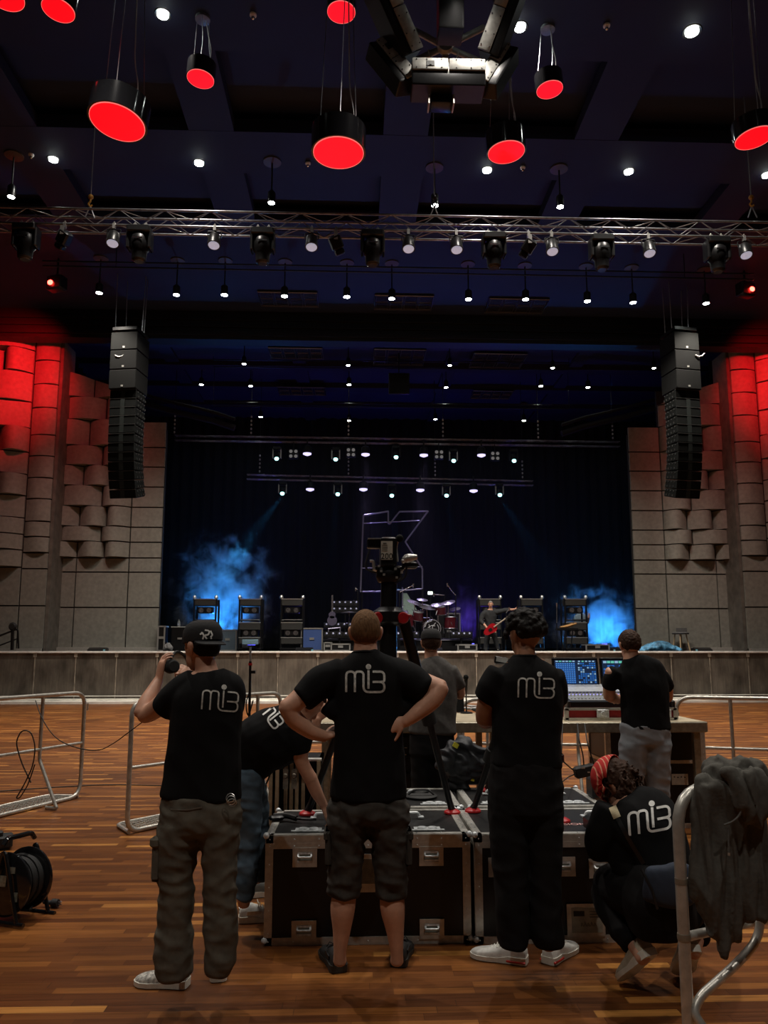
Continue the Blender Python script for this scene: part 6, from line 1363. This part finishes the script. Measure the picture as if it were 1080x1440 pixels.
m.build('stand_frame', GB, e); m = MB(); m.tube([c + ax * -.13 + Vector((0, 0, .225)), c + ax * -.1 + Vector((0, 0, .26)), c + ax * .1 + Vector((0, 0, .26)), c + ax * .13 + Vector((0, 0, .225))], .015, 8, .03); m.build('carry_handle', GB, e)
fn = ax * .106; uu = ax.cross(Vector((0, 0, 1))).normalized(); vv = uu.cross(ax)
for k, (a, b, w_, h_) in enumerate(((-.02, .02, .075, .06), (.085, -.06, .045, .05), (.05, .085, .05, .035))): q = c + fn + uu * -a + vv * b; MB().box(q, (w_, .004, h_), Matrix((uu, ax, vv)).transposed()).build('sticker', mat('silver_sticker', (.30, .30, .24), .4, .3, var=.4, scale=60), e)
m = MB(); pq = hz(62, 1268, .03); m.tube([c + Vector((.12, -.08, -.14)), hz(50, 1268, .03), pq], .006, 6, .05); m.build('lead', RUB, e); m = MB(); m.cyl(pq, hz(74, 1270, .025), .014, n=10).cyl(hz(74, 1270, .025), hz(82, 1270, .028), .026, .022, 14); pg = m.build('plug', RUB, e)
m = MB(); m.cyl(hz(82, 1268.5, .035), hz(87, 1268.5, .035), .004).cyl(hz(82, 1272, .02), hz(87, 1272, .02), .004); m.build('pins', CHR, pg)
p = hz(-8, 1196, 0); item('black_connector_box', 'black box with connector cut by the left edge, beyond the cable reel', 'box', p, [('housing', MB().box(p + Vector((0, .05, .06)), (.22, .18, .09), .4, .012), RUB), ('connector', MB().box(p + Vector((.02, .02, .12)), (.06, .06, .05), .4, .01), RUB)])
# floor and barrier cables
def cable(lab, pts, r=.006, grp=None): o = MB().tube([Vector(q) for q in pts], r, 6, .3).build('floor_cable', RUB); return tag(o, lab, 'cable', grp)
cable('thin black cable sagging between the two left crowd barriers', [hy(50, 985, 7.4), hy(58, 1010, 7.2), hy(78, 1040, 7.1), hy(110, 1053, 7.0), hy(140, 1057, 6.9), hy(165, 1042, 6.8), hy(178, 1032, 6.75), hy(205, 1012, 6.5), hy(225, 990, 6.3)], .0045)
cable('thin black cable lying across the floor between the two left barriers', [hz(-40, 1116, .006), hz(60, 1108, .006), hz(150, 1103, .006), hz(240, 1105, .006), hz(380, 1108, .006)], .006)
p_ = [hy(36 + 14 * math.cos(t * 1.0 + .4) + (t % 3), 1075 + 50 * math.sin(t * .62), 7.25) for t in range(12)]
m = MB(); m.tube([v if v.z > .01 else Vector((v.x, v.y, .01)) for v in p_], .006, 6, .2); tag(m.build('looped_cable', RUB), 'loops of black cable hung on the post of the leftmost barrier', 'cable')
cable('black cable with plug lying by the open flight case at left', [hy(384, 1075, 5.2), hy(376, 1100, 5.3), hy(368, 1112, 5.4), hy(367, 1125, 5.5), hy(374, 1132, 5.5)], .006)
MBp = MB().box(hy(372, 1107, 5.3), (.03, .03, .05), None, .008); tag(MBp.build('cable_plug', RUB), 'black inline plug hanging beside the open flight case', 'plug')
# microphone stand at left
mp = hz(352, 1172, 0); mY = 6.6; b0 = Vector((hy(352, 1000, mY).x, mY, 0)); e = empty('microphone_stand', 'tall black microphone stand left of the centre man, before the stage front', 'microphone stand', b0)
MB().cyl(b0 + Vector((0, 0, .02)), hy(352, 930, mY), .011, n=10).build('pole', BLKM, e); MB().cyl(hy(352, 932, mY), hy(352, 910, mY), .009, n=10).build('tip', ALU, e); MB().box(hy(352, 934, mY), (.03, .03, .02)).build('red_collar', RR, e)
for k in range(3): a = 2.1 * k; MB().tube([b0 + Vector((0, 0, .2)), b0 + Vector((math.cos(a) * .3, math.sin(a) * .3, .015))], .01, 8).build('leg', BLKM, e)
MB().box(hy(355, 945, mY), (.05, .03, .025)).build('clutch', BLKM, e); MB().tube([hy(352, 970, mY), hy(345, 990, mY), hy(349, 1010, mY), hy(356, 985, mY)], .006, 6, .05).build('cable', RUB, e)
# ============================================================ ON THE STAGE
def S(px, py, Y): return hy(px, py, Y)
def base(px, Y): return Vector((hy(px, 900, Y).x, Y, SH))
AMP = mat('amp_grille_cloth', (.035, .034, .032), .8, var=.3, scale=80, bump=.2)
def amp_rack(px, lab, w_=30, Y=27.0, lit=AMP, cols=4):
    b = base(px, Y); k = Y / FP; W = w_ * k; e = empty('amplifier_tower', lab, 'amplifier tower', b, 'amplifier towers on the stage')
    zt = S(px, 842, Y).z
    for sx in (-1, 1):
        for sy in (0, 1): MB().cyl(b + Vector((sx * W / 2, sy * .55, 0)), Vector((b.x + sx * W / 2, Y + sy * .55, zt)), .035, n=10).build('post', BLKM, e)
        MB().lathe(Vector((b.x + sx * W / 2, Y, zt)), [(.05, 0), (.07, .05), (.04, .12)], 10).build('finial', ALU, e)
    def zz(py): return S(px, py, Y).z
    for a, c_ in ((842, 852), (875, 886), (896, 906)):
        f = MB().box((b.x, Y + .2, (zz(a) + zz(c_)) / 2), (W * .98, .5, zz(a) - zz(c_)), None, .02).build('amplifier_cabinet', lit, e)
        MB().box((b.x, Y - .055, zz(a) - .015), (W, .02, .03)).build('cabinet_edge', ALU, f)
    for a in (858, 890):
        MB().box((b.x, Y + .15, zz(a)), (W * .72, .3, .22), None, .02).build('light_housing', BLKM, e)
        for sx in (-1, 1): MB().lathe((b.x + sx * W * .18, Y - .0, zz(a)), [(.085, 0), (.05, -.03)], 14, 'Y').build('lamp', mat('tower_lamp_face', (.25, .22, .2), .3, emit=(1, .8, .7), es=.05), e)
    MB().cyl((b.x - W / 2, Y, zz(872)), (b.x + W / 2, Y, zz(872)), .03, n=8).build('crossbar', BLKM, e)
    MB().box((b.x, Y + .2, SH + .07), (W * 1.1, .6, .1), None, .02).build('base', BLKM, e); return e
BA = mat('amp_face_pale', (.30, .32, .34), .5, .2)
t1 = amp_rack(287, 'amplifier tower in the blue smoke at far left of the stage')
amp_rack(351, 'amplifier tower right of the blue smoke, second from left')
amp_rack(410, 'amplifier tower with cables, third from the left beside the blue lit case')
amp_rack(690, 'amplifier tower behind the guitarist')
amp_rack(749, 'amplifier tower half hidden by the curly hair')
amp_rack(811, 'amplifier tower with keyboard stand at right, in front of blue smoke')
p = S(352, 903, 26.86); tag(MB().box(p, (.55, .2, .18), None, .02).build('mixer_panel', mat('pale_blue_panel', (.25, .4, .5), .4, .2)), 'pale rack mixer standing on the second amplifier tower', 'mixer')
# cases and speaker at far left
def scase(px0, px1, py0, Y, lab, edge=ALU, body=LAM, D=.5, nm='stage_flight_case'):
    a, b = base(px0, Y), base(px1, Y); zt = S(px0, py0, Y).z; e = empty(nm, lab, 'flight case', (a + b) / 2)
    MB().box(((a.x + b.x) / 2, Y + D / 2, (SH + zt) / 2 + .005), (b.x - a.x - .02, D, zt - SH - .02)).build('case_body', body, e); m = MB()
    for z in (SH + .03, zt - .02): m.box(((a.x + b.x) / 2, Y, z), (b.x - a.x, .03, .045)); 
    for x in (a.x, b.x): m.box((x, Y, (SH + zt) / 2), (.045, .03, zt - SH)); m.box((x, Y + D / 2, zt - .02), (.03, D, .045))
    m.build('edge_trim', edge, e); MB().box(((a.x + b.x) / 2, Y - .01, (SH + zt) / 2 + .03), (.16, .02, .08)).build('handle', edge, e)
    return e
scase(222, 231, 880, 25.4, 'narrow upright flight case at the foot of the left tiled wall'); scase(466, 492, 905, 25.2, 'low wide flight case with pale edges on the stage, left of the centre man'); scase(644, 670, 906, 25.2, 'low flight case with pale edges on the stage, left of the guitarist')
scase(824, 856, 906, 25.6, 'long flat flight case right of the keyboard stand'); scase(308, 332, 885, 27.6, 'pale edged case lit blue in the smoke', body=mat('panel_lit_blue', (.10, .14, .18), .5)); scase(424, 453, 883, 27.0, 'blue lit case with cloth cover beside the third amplifier tower', body=mat('blue_cover', (.05, .10, .30), .6))  # blue stage light on the smoke case is put into its body colour
scase(616, 647, 862, 29.3, 'black case with pale edge behind the drum kit, right'); scase(456, 466, 903, 25.6, 'small dark case left of the drum riser')
b = base(251, 25.6); e = empty('stage_speaker', 'black stage speaker cabinet with a bottle on top at far left', 'loudspeaker', b); zt = S(251, 882, 25.6).z
MB().box((b.x, 25.85, (SH + zt) / 2), (.5, .5, zt - SH), None, .02).build('cabinet', BLKM, e); MB().box((b.x + .04, 25.59, SH + .42), (.14, .02, .06)).build('badge', ALU, e); MB().box((b.x, 25.85, zt + .01), (.52, .52, .02)).build('top_plate', mat('pale_plate', (.5, .52, .5), .5), e)
p = Vector((b.x - .04, 25.75, zt + .02)); tag(MB().lathe(p, [(.05, 0), (.05, .14), (.02, .2), (.02, .24)], 12).build('water_bottle', mat('clear_plastic', (.7, .75, .78), .1, trans=.8)), 'clear water bottle on top of the far left stage speaker', 'bottle')
e = empty('cloth_bundle', 'small grey cloth bundle on the stage floor beside the far left speaker', 'cloth', base(237, 25.3)); m = MB(); c = base(237, 25.3); loft(m, [(c + Vector((-.1, 0, .05)), .1, .08), (c + Vector((0, 0, .16)), .13, .12), (c + Vector((.08, 0, .08)), .1, .08)], (0, 1, 0)); organic('cloth', m, mat('grey_cloth', (.2, .2, .2), .9), .02, e, 1, folds(.03, (9, 9, 9), 4))
# wedges
for px, lab in ((137, 'black floor monitor at the front left of the stage'), (988, 'black floor monitor at the front right of the stage'), (873, 'black floor monitor behind the console operator\'s head'), (428, 'low black floor monitor at the foot of the third amplifier tower'), (610, 'low black floor monitor before the drum riser')):
    b = base(px, 24.6); e = empty('floor_monitor', lab, 'floor monitor', b, 'floor monitors on the stage edge')
    m = MB(); W = .27; m.rings([[b + Vector((x, y, z)) for y, z in ((-.1, .0), (.3, 0), (.3, .10), (.1, .13), (-.1, .05))] for x in (-W, W)]); m.build('cabinet', BLKM, e)
    MB().box(b + Vector((W * (.95 if px < 500 else -.95), -.1, .04)), (.06, .02, .06)).build('connector_plate', mat('cyan_plate', (.2, .5, .6), .5), e)
# stool
b = base(961, 25.0); e = empty('round_stool', 'wooden stool with dark seat on the right of the stage', 'stool', b); zt = S(961, 890, 25).z
MB().lathe((b.x, 25.2, zt), [(.26, -.04), (.28, 0), (.24, .03)], 24).build('seat', mat('grey_seat', (.10, .10, .10), .7), e)
for k in range(4): a = math.pi / 4 + k * math.pi / 2 + .3; MB().cyl((b.x + math.cos(a) * .17, 25.2 + math.sin(a) * .17, zt - .03), (b.x + math.cos(a) * .27, 25.2 + math.sin(a) * .27, SH + .005), .022, n=8).build('leg', mat('pale_wood', (.45, .33, .2), .5), e)
MB().box((b.x + .1, 25.34, zt + .1), (.36, .03, .14), None, .02).build('backrest', mat('grey_seat', (.10, .10, .10), .7), e)
# blue cloth heap
e = empty('blue_cloth_heap', 'heap of crumpled blue and pale cloth on the stage front at right', 'cloth', base(925, 24.6)); m = MB(); c = base(925, 24.7)
loft(m, [(c + Vector((-.6, 0, .04)), .12, .06), (c + Vector((-.2, 0, .12)), .28, .14), (c + Vector((.15, 0, .15)), .25, .17), (c + Vector((.5, 0, .07)), .2, .1), (c + Vector((.75, 0, .03)), .1, .05)], (0, 1, 0)); organic('cloth', m, mat('blue_tarp', (.10, .30, .50), .6, var=.7, scale=5), .02, e, 1, folds(.05, (6, 6, 7), 9))
# left stair rail
e = empty('stair_rail', 'black stair railing with a round lamp at the far left edge of the stage', 'railing', S(15, 905, 24.0)); y = 24.0
MB().tube([S(-30, 912, y), S(-10, 898, y), S(25, 884, y), S(26, 912, y)], .03, 8, .1).tube([S(-20, 915, y), S(25, 898, y)], .02, 8).build('rail', BLKM, e); MB().cyl(S(17, 914, y), S(18, 880, y), .05, n=10).build('post', BLKM, e); MB().lathe(S(18, 881, y), [(.11, -.05), (.13, 0), (.08, .07)], 18, 'Y').build('round_lamp', RUB, e)
# K-shaped steel outline
Yk = 29.15; KP = [(507, 832), (511, 725), (546, 719), (546, 736), (548, 737), (562, 719.5), (602, 719), (570, 762), (594, 800), (594, 828), (572, 830), (552, 830), (530, 832)]
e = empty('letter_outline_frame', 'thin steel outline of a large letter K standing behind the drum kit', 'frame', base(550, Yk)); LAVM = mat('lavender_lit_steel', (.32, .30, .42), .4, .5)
MB().tube([S(a, b, Yk) for a, b in KP], .032, 8, .02, True).build('outline_tube', LAVM, e); MB().cyl(S(511, 736, Yk), S(590, 732, Yk), .02, n=8).build('upper_bar', LAVM, e); MB().cyl(S(509, 799, Yk), S(594, 797, Yk), .02, n=8).build('lower_bar', LAVM, e)
for px in (509, 594): MB().cyl(Vector((S(px, 828, Yk).x, Yk, S(px, 828, Yk).z)), Vector((S(px, 828, Yk).x, Yk, SH)), .035, n=8).build('leg', BLKM, e)
# riser with lamp rows
Yr = 26.6; xa_, xb_ = base(455, Yr).x, base(664, Yr).x; zr = S(560, 898, Yr).z
e = empty('drum_riser', 'wide black drum riser platform at the middle of the stage', 'platform', Vector(((xa_ + xb_) / 2, Yr + 1.2, SH)))
MB().box(((xa_ + xb_) / 2, Yr + 1.2, (SH + zr) / 2), (xb_ - xa_, 2.4, zr - SH), None, .02).build('platform', BLKM, e); MB().box(((xa_ + xb_) / 2, Yr - .02, zr - .05), (xb_ - xa_, .03, .03)).build('front_trim', mat('lilac_trim', (.3, .3, .38), .4, .4), e)
nL = 0
LF = mat('row_lamp_face', (.45, .45, .55), .3, emit=(.7, .7, 1), es=.25)
def lamp_bar(px0, px1, py, Y, n, lab, rows=1):
    a, b = S(px0, py, Y), S(px1, py, Y); e = empty('lamp_bar', lab, 'stage light', (a + b) / 2, 'lamp bars around the drum riser'); k = (b.x - a.x) / n
    MB().box(((a.x + b.x) / 2, Y + .1, a.z), (b.x - a.x, .14, .22), None, .01).cyl(((a.x + b.x) / 2, Y + .1, a.z), ((a.x + b.x) / 2, Y + .1, zr if Y > Yr else SH), .03).build('housing', BLKM, e)
    for i in range(n): MB().lathe((a.x + k * (i + .5), Y + .02, a.z + .03), [(.085, .0), (.09, -.02), (.05, -.05)], 12, 'Y').build('lamp_hood', RUB, e); MB().sph((a.x + k * (i + .5), Y - .02, a.z + .055), .032, 8, 5).build('lamp', LF, e)
lamp_bar(455, 500, 893, Yr - .2, 5, 'row of small lamps on the riser front, left part'); lamp_bar(530, 590, 893, Yr - .2, 7, 'row of small lamps on the riser front, centre part'); lamp_bar(634, 664, 893, Yr - .2, 4, 'row of small lamps on the riser front, right part')
for py in (849, 858): lamp_bar(466, 505, py, 28.2, 5, 'row of small lamps behind the percussion, %s' % ('upper' if py < 855 else 'lower'))
lamp_bar(455, 505, 880, 27.6, 6, 'row of small lamps at the foot of the percussion')
# stands for upper lamp rows
# drum kit
KX = lambda px, py, o=0: S(px, py, 27.6 + o); k = 27.6 / FP
SHELL = mat('wine_red_drum', (.085, .008, .014), .25, coat=.4); HEADM = mat('drum_head', (.4, .4, .42), .5); CYM = mat('cymbal_bronze', (.42, .40, .42), .3, .85); HW = mat('drum_hardware', (.5, .5, .55), .25, .9)
e = empty('drum_kit', 'drum kit with wine red shells, cymbals and patterned bass drum at centre stage', 'drum kit', base(606, 27.6))
def drum(nm, px, py, r, h, ax, o=0):
    c = KX(px, py, o); q = MB().lathe(c, [(r, -h / 2), (r, h / 2)], 24, ax).build(nm, SHELL, e); MB().lathe(c + Vector(ax).normalized() * h / 2, [(r * .97, -.01), (r * .97, .01)], 24, ax).build('drum_head', HEADM, q)
    m = MB(); m.lathe(c + Vector(ax).normalized() * h / 2, [(r, -.015), (r * 1.03, 0), (r, .015)], 24, ax, False).lathe(c - Vector(ax).normalized() * h / 2, [(r, -.015), (r * 1.03, 0), (r, .015)], 24, ax, False); m.build('hoop', HW, q); return q
bd_ = drum('bass_drum', 607, 884, 12.5 * k, .4, (0, -1, 0), -.3); c = KX(607, 884, -.3) + Vector((0, -.22, 0)); MB().lathe(c, [(11.5 * k, 0), (11.5 * k, -.006)], 28, 'Y').build('front_skin', mat('black_skin', (.01, .01, .012), .3), bd_)
m = MB()
for pts in (((-.26, .05), (-.2, .2), (-.02, .26)), ((-.24, -.1), (-.1, -.22), (.1, -.24)), ((-.12, .15), (-.05, -.12)), ((.12, .2), (-.02, .03), (.16, -.12)), ((.18, .14), (.24, 0), (.2, -.12)), ((-.16, .02), (.0, .12), (.1, .08))): m.tube([c + Vector((x, -.012, z)) for x, z in pts], .014, 5, .05)
m.build('skin_mark', mat('pale_print', (.45, .45, .48), .5), bd_)
drum('tom', 588, 866, .2, .3, (.1, -.3, 1)); drum('tom', 620, 858, .2, .28, (-.1, -.3, 1)); drum('floor_tom', 573, 874, .24, .4, (0, 0, 1), .1); drum('snare_drum', 598, 872, .2, .15, (0, -.1, 1), .3); drum('floor_tom', 634, 876, .24, .4, (0, 0, 1), .1)
for px, py, r, tx in ((583, 847, .28, .35), (600, 853, .34, .2), (615, 850, .24, -.1), (630, 847, .26, -.25), (566, 860, .22, .1), (640, 856, .2, -.2), (594, 843, .2, .1)):
    c = KX(px, py); q = MB().lathe(c, [(.01, .03), (.05, .02), (r, -.01), (r, -.014), (.05, .012)], 26, (tx, -.35, 1)).build('cymbal', CYM, e); MB().cyl(c, Vector((c.x + .05, c.y + .15, zr)), .014, n=6).build('cymbal_stand', HW, q)
m = MB(); random.seed(31)
for i in range(26):
    x = random.uniform(562, 645); a = KX(x, random.uniform(850, 888), random.uniform(-.3, .4)); m.cyl(a, a + Vector((random.uniform(-.2, .2), random.uniform(-.1, .1), random.uniform(-.35, .1))), .013, n=6)
m.build('rack_tubing', HW, e)
# pale triangular banner behind kit
y = 29.25; m = MB(); P3 = [S(566, 834, y), S(572, 834, y), S(590, 864, y), S(566, 866, y)]; m.rings([P3, [v + Vector((0, .03, 0)) for v in P3]]); tag(m.build('triangular_banner', mat('pale_green_cloth', (.40, .55, .48), .7, emit=None), None, False), 'pale green triangular cloth panel behind the drum kit', 'banner')
e = empty('banner_stand', 'thin stand behind the pale triangular panel', 'stand', base(566, 29)); MB().cyl(base(566, 29.2), S(566, 826, 29.2), .025, n=8).build('pole', LAVM, e); MB().lathe(base(566, 29.2), [(.2, 0), (.18, .03), (.03, .06)], 16).build('foot', BLKM, e)
# work lamp square
b = base(605, 28.8); e = empty('lit_panel_lamp', 'small square white lit lamp on a stand above the drum kit', 'lamp', b); MB().box(S(605, 834, 28.8), (.18, .08, .12), None, .01).build('lamp_face', mat('lit_white_panel', (1, 1, 1), .5, emit=(.9, 1, .9), es=1.3), e); MB().cyl(b, S(605, 830, 28.85), .02, n=8).build('pole', BLKM, e)
# mic booms
def boom(px0, pts, Y, lab):
    b = base(px0, Y); b.z = zr if 456 < px0 < 664 and Y > Yr else SH; e = empty('boom_microphone_stand', lab, 'microphone stand', b, 'boom microphone stands'); q = [S(a, c, Y) for a, c in pts]
    MB().cyl(b, q[0], .018, n=8).build('pole', BLKM, e); MB().tube(q, .014, 6).build('boom_arm', HW, e); MB().lathe(q[-1], [(.02, -.08), (.035, .05)], 10, (0, 0, 1)).build('microphone', HW, e); MB().lathe(b, [(.22, 0), (.2, .03), (.03, .05)], 16).build('foot', BLKM, e)
boom(562, [(562, 833), (571, 828), (581, 823)], 26.4, 'boom microphone stand in front of the drum kit, tilted right'); boom(503, [(503, 829), (500, 828)], 26.3, 'microphone stand above the percussion, left of the letter frame'); boom(641, [(641, 837), (636, 832), (629, 822)], 27.2, 'boom microphone stand with a steep arm right of the drum kit')
boom(783, [(783, 876), (783, 862), (783, 850)], 25.9, 'thin upright microphone stand left of the keyboard stand'); boom(710, [(712, 862), (716, 856)], 25.6, 'microphone stand before the guitarist')
boom(625, [(625, 837), (610, 836)], 28.0, 'horizontal bar stand over the drum kit')
# percussion left
e = empty('small_cymbal_stand', 'small cymbal on a stand left of the centre man\'s head', 'cymbal stand', Vector((base(491, 27).x, 27, zr))); c = S(491, 861, 27)
MB().lathe(c, [(.01, .03), (.3, -.01), (.3, -.02)], 24).build('cymbal', CYM, e); MB().cyl(c, Vector((c.x, 27, zr)), .02, n=8).build('pole', HW, e)
e = empty('electric_guitar', 'guitar resting upright on its stand at the left of the riser', 'guitar', Vector((base(466, 27).x, 27, zr))); c = S(467, 873, 27)
MB().lathe(c, [(.17, -.03), (.18, 0), (.17, .03)], 20, 'Y').lathe(c + Vector((0, 0, .2)), [(.12, -.03), (.13, 0), (.12, .03)], 18, 'Y').build('guitar_body', mat('dark_lilac_lacquer', (.10, .09, .14), .25, coat=.5), e); MB().box(c + Vector((0, 0, .6)), (.06, .03, .6)).build('neck', HW, e); MB().cyl((c.x, 27.1, zr), c, .02, n=6).build('stand', BLKM, e)
b = Vector((base(470, 26.9).x, 26.9, zr)); e = empty('lilac_case', 'pale lilac edged open box on the riser left', 'box', b); m = MB(); m.tube([b + Vector((-.2, 0, .02)), b + Vector((-.2, 0, .34)), b + Vector((.2, 0, .38)), b + Vector((.2, 0, .02))], .03, 6, 0, True); m.build('frame', LAVM, e); MB().box(b + Vector((0, .15, .18)), (.38, .25, .3)).build('box', BLKM, e)
# keyboard stand with tan instrument
b = base(802, 26.2); e = empty('keyboard_stand', 'keyboard on a stand at the right amplifier tower', 'keyboard', b); zk = S(800, 885, 26.2).z
MB().box((b.x - .12, 26.2, zk), (.75, .3, .08), None, .01).build('keyboard', BLKM, e)
for sx in (-1, 1): MB().cyl((b.x - .12 + sx * .22, 26.2, zk), (b.x - .12 + sx * .12, 26.2, SH), .02, n=8).build('leg', BLKM, e)
e = empty('tan_instrument', 'tan wooden instrument lying on the keyboard stand', 'instrument', Vector((b.x - .1, 26.2, zk + .04))); m = MB(); c = Vector((b.x - .12, 26.15, zk + .10)); TAN = mat('tan_leather', (.50, .26, .08), .6)
loft(m, [(c + Vector((-.22, 0, -.03)), .10, .03), (c, .13, .05), (c + Vector((.2, 0, .06)), .10, .05)], (0, 1, 0)); m.build('instrument_body', TAN, e); MB().cyl(c + Vector((.15, 0, .04)), c + Vector((.34, 0, .10)), .03, n=8).build('neck', TAN, e)
# technician behind the right tower
p = Person(28.2, 'person in pale blue shirt half hidden behind the right amplifier tower', 826, SH); HX = 817
p.B([(HX - 3, 890, 0, 3.6), (HX - 4, 902, 0, 2.6), (HX - 4, 914, 0, 2)]).B([(HX + 3, 890, 0, 3.6), (HX + 4, 902, 0, 2.6), (HX + 4, 914, 0, 2)]).B([(HX, 890, 0, 6, 4), (HX, 876, 0, 6, 4), (HX, 866, 0, 7, 3.6), (HX, 861, 0, 3, 3)]).B([(HX, 861, 0, 2.4), (HX, 856, 0, 2.4)])
p.B([(HX + 6, 866, 0, 2.6), (HX + 9, 876, 0, 2), (HX + 11, 868, -.3, 1.6)]).B([(HX - 6, 866, 0, 2.6), (HX - 8, 876, 0, 2), (HX - 5, 884, -.15, 1.6)])
hand(p.body, p.P(HX + 11, 868, -.3), Vector((.1, 0, 1)), Vector((0, 1, 0)), 1, .5, 1.1); hand(p.body, p.P(HX - 5, 884, -.15), Vector((.3, 0, -1)), Vector((0, 1, 0)), 1, .5, 1.1)
hc = p.P(HX, 852, 0); HM = rotm(R(180), R(20)); head(p.body, hc, HM); p.done(SKIN, .013); face_parts(p.root, hc, HM); m = MB(); hair_shell(m, hc, HM, 1, .01); organic('hair', m, HBRN, .013, p.root, 1)
p.cloth('shirt', [[(HX, 888, 0, 7, 5), (HX, 876, 0, 6.6, 4.6), (HX, 866, 0, 7.4, 4.4), (HX, 862, 0, 4, 3.6)], [(HX + 6, 866, 0, 3.2), (HX + 8.5, 874, 0, 2.7)], [(HX - 6, 866, 0, 3.2), (HX - 8, 874, 0, 2.7)]], mat('pale_blue_shirt', (.3, .42, .5), .8), .01, (5, 5, 5), 81, .02)
p.cloth('trousers', [[(HX, 887, 0, 6.6, 5), (HX, 891, 0, 6.6, 5)], [(HX - 3, 891, 0, 4), (HX - 4, 903, 0, 3.3), (HX - 4, 914, 0, 3)], [(HX + 3, 891, 0, 4), (HX + 4, 903, 0, 3.3), (HX + 4, 914, 0, 3)]], BLKP, .01, (5, 5, 5), 82, .02)
for s in (-4, 4): shoe(p.root, Vector((p.P(HX + s, 900).x, 28.3, SH)), R(180), .3, SNK, SOLK)

# ============================================================ STAGE SMOKE
def smoke(name, c, size, dens, lab, seed, scale=1.6, shape=(1, 1, 1), thr=.52):
    m = MB().box((0, 0, 0), (2, 2, 2)); mt = bpy.data.materials.new(name + '_vapour'); mt.use_nodes = True; nt = mt.node_tree; n = nt.nodes; l = nt.links; n.clear()
    out = n.new('ShaderNodeOutputMaterial'); vs_ = n.new('ShaderNodeVolumeScatter'); l.new(vs_.outputs[0], out.inputs['Volume']); vs_.inputs['Color'].default_value = (.9, .95, 1, 1); vs_.inputs['Anisotropy'].default_value = .2
    tc = n.new('ShaderNodeTexCoord'); ln_ = n.new('ShaderNodeVectorMath'); ln_.operation = 'LENGTH'; l.new(tc.outputs['Object'], ln_.inputs[0])
    mp = n.new('ShaderNodeMapping'); mp.inputs['Location'].default_value = (seed, seed * 2, 0); mp.inputs['Scale'].default_value = size; l.new(tc.outputs['Object'], mp.inputs[0])
    nz = n.new('ShaderNodeTexNoise'); nz.inputs['Scale'].default_value = scale; nz.inputs['Detail'].default_value = 6; nz.inputs['Roughness'].default_value = .6; nz.inputs['Distortion'].default_value = .6; l.new(mp.outputs[0], nz.inputs['Vector'])
    def mth(op, a, b=None):
        k = n.new('ShaderNodeMath'); k.operation = op
        for i, v in enumerate((a, b)):
            if v is None: continue
            if isinstance(v, (int, float)): k.inputs[i].default_value = v
            else: l.new(v, k.inputs[i])
        return k.outputs[0]
    fall = mth('MAXIMUM', mth('SUBTRACT', 1.0, ln_.outputs['Value']), 0.); sh_ = mth('MAXIMUM', mth('SUBTRACT', mth('ADD', nz.outputs['Fac'], mth('MULTIPLY', fall, .35)), thr + .12), 0.)
    l.new(mth('MULTIPLY', mth('MULTIPLY', sh_, mth('MINIMUM', mth('MULTIPLY', fall, 3.), 1.)), dens), vs_.inputs['Density'])
    o = m.build(name, mt, None, False); o.location = c; o.scale = size; tag(o, lab, 'smoke', None, 'stuff'); return o
smoke('smoke_cloud', (S(314, 850, 29.2).x, 29.2, 3.4), (2.6, 1.2, 3.3), 5.5, 'blue lit smoke rising at the left of the stage', 3.1)
smoke('smoke_bank', (S(845, 885, 29.6).x, 29.6, 2.5), (3.4, 1.2, 1.9), 5., 'blue lit smoke spreading low at the right of the stage', 7.7)
smoke('thin_haze', (S(655, 880, 30).x, 30.2, 2.8), (1.4, 1.0, 2.0), .8, 'violet lit haze behind the guitarist', 5.5)
def added_floorbeam(x, y, tgt, wt, col, size, lab):  # unseen lamps added on the stage floor to colour smoke and backline
    c = Vector((x, y, SH + .13)); e = empty('added_floor_light', lab, 'stage light', c, 'added floor beam lights'); MB().box(c, (.34, .3, .25), None, .03).build('housing', BLKM, e); MB().lathe(c + Vector((0, 0, .12)), [(.1, 0), (.1, .05)], 16).build('lens', mat('blue_lamp_lit', (0, 0, 1), .4, emit=(.1, .1, 1), es=4), e)
    spot('added_floor_beam', c + Vector((0, 0, .22)), tgt, wt, col, size, .8, e, .1)
added_floorbeam(S(318, 900, 30.8).x, 30.9, (S(312, 840, 29).x, 28.8, 3.6), 1500, (.03, .32, 1), 75, 'unseen floor lamp added to light the left smoke')
added_floorbeam(S(850, 900, 31).x, 31.0, (S(850, 880, 29).x, 29, 2.7), 1300, (.03, .30, 1), 90, 'unseen floor lamp added to light the right smoke')
added_floorbeam(S(665, 900, 31).x, 31.3, (S(660, 860, 29).x, 29.6, 3.2), 450, (.16, .06, 1), 70, 'unseen floor lamp added to light the haze behind the guitarist')
added_floorbeam(S(438, 900, 28).x, 28.2, (S(438, 880, 27).x, 27, 2.4), 60, (.16, .12, 1), 100, 'unseen floor lamp added behind the blue covered case')

m = MB().box((0, 0, 0), (2, 2, 2)); mt = bpy.data.materials.new('stage_haze_vapour'); mt.use_nodes = True; n = mt.node_tree.nodes; n.clear(); o_ = n.new('ShaderNodeOutputMaterial'); v_ = n.new('ShaderNodeVolumeScatter'); v_.inputs['Density'].default_value = .0035; v_.inputs['Anisotropy'].default_value = .3; mt.node_tree.links.new(v_.outputs[0], o_.inputs['Volume'])
o = m.build('stage_haze', mt, None, False); o.location = (1.4, 30.75, 5.2); o.scale = (9, 4.4, 3.6); tag(o, 'faint haze in the air over the stage', 'haze', None, 'stuff')
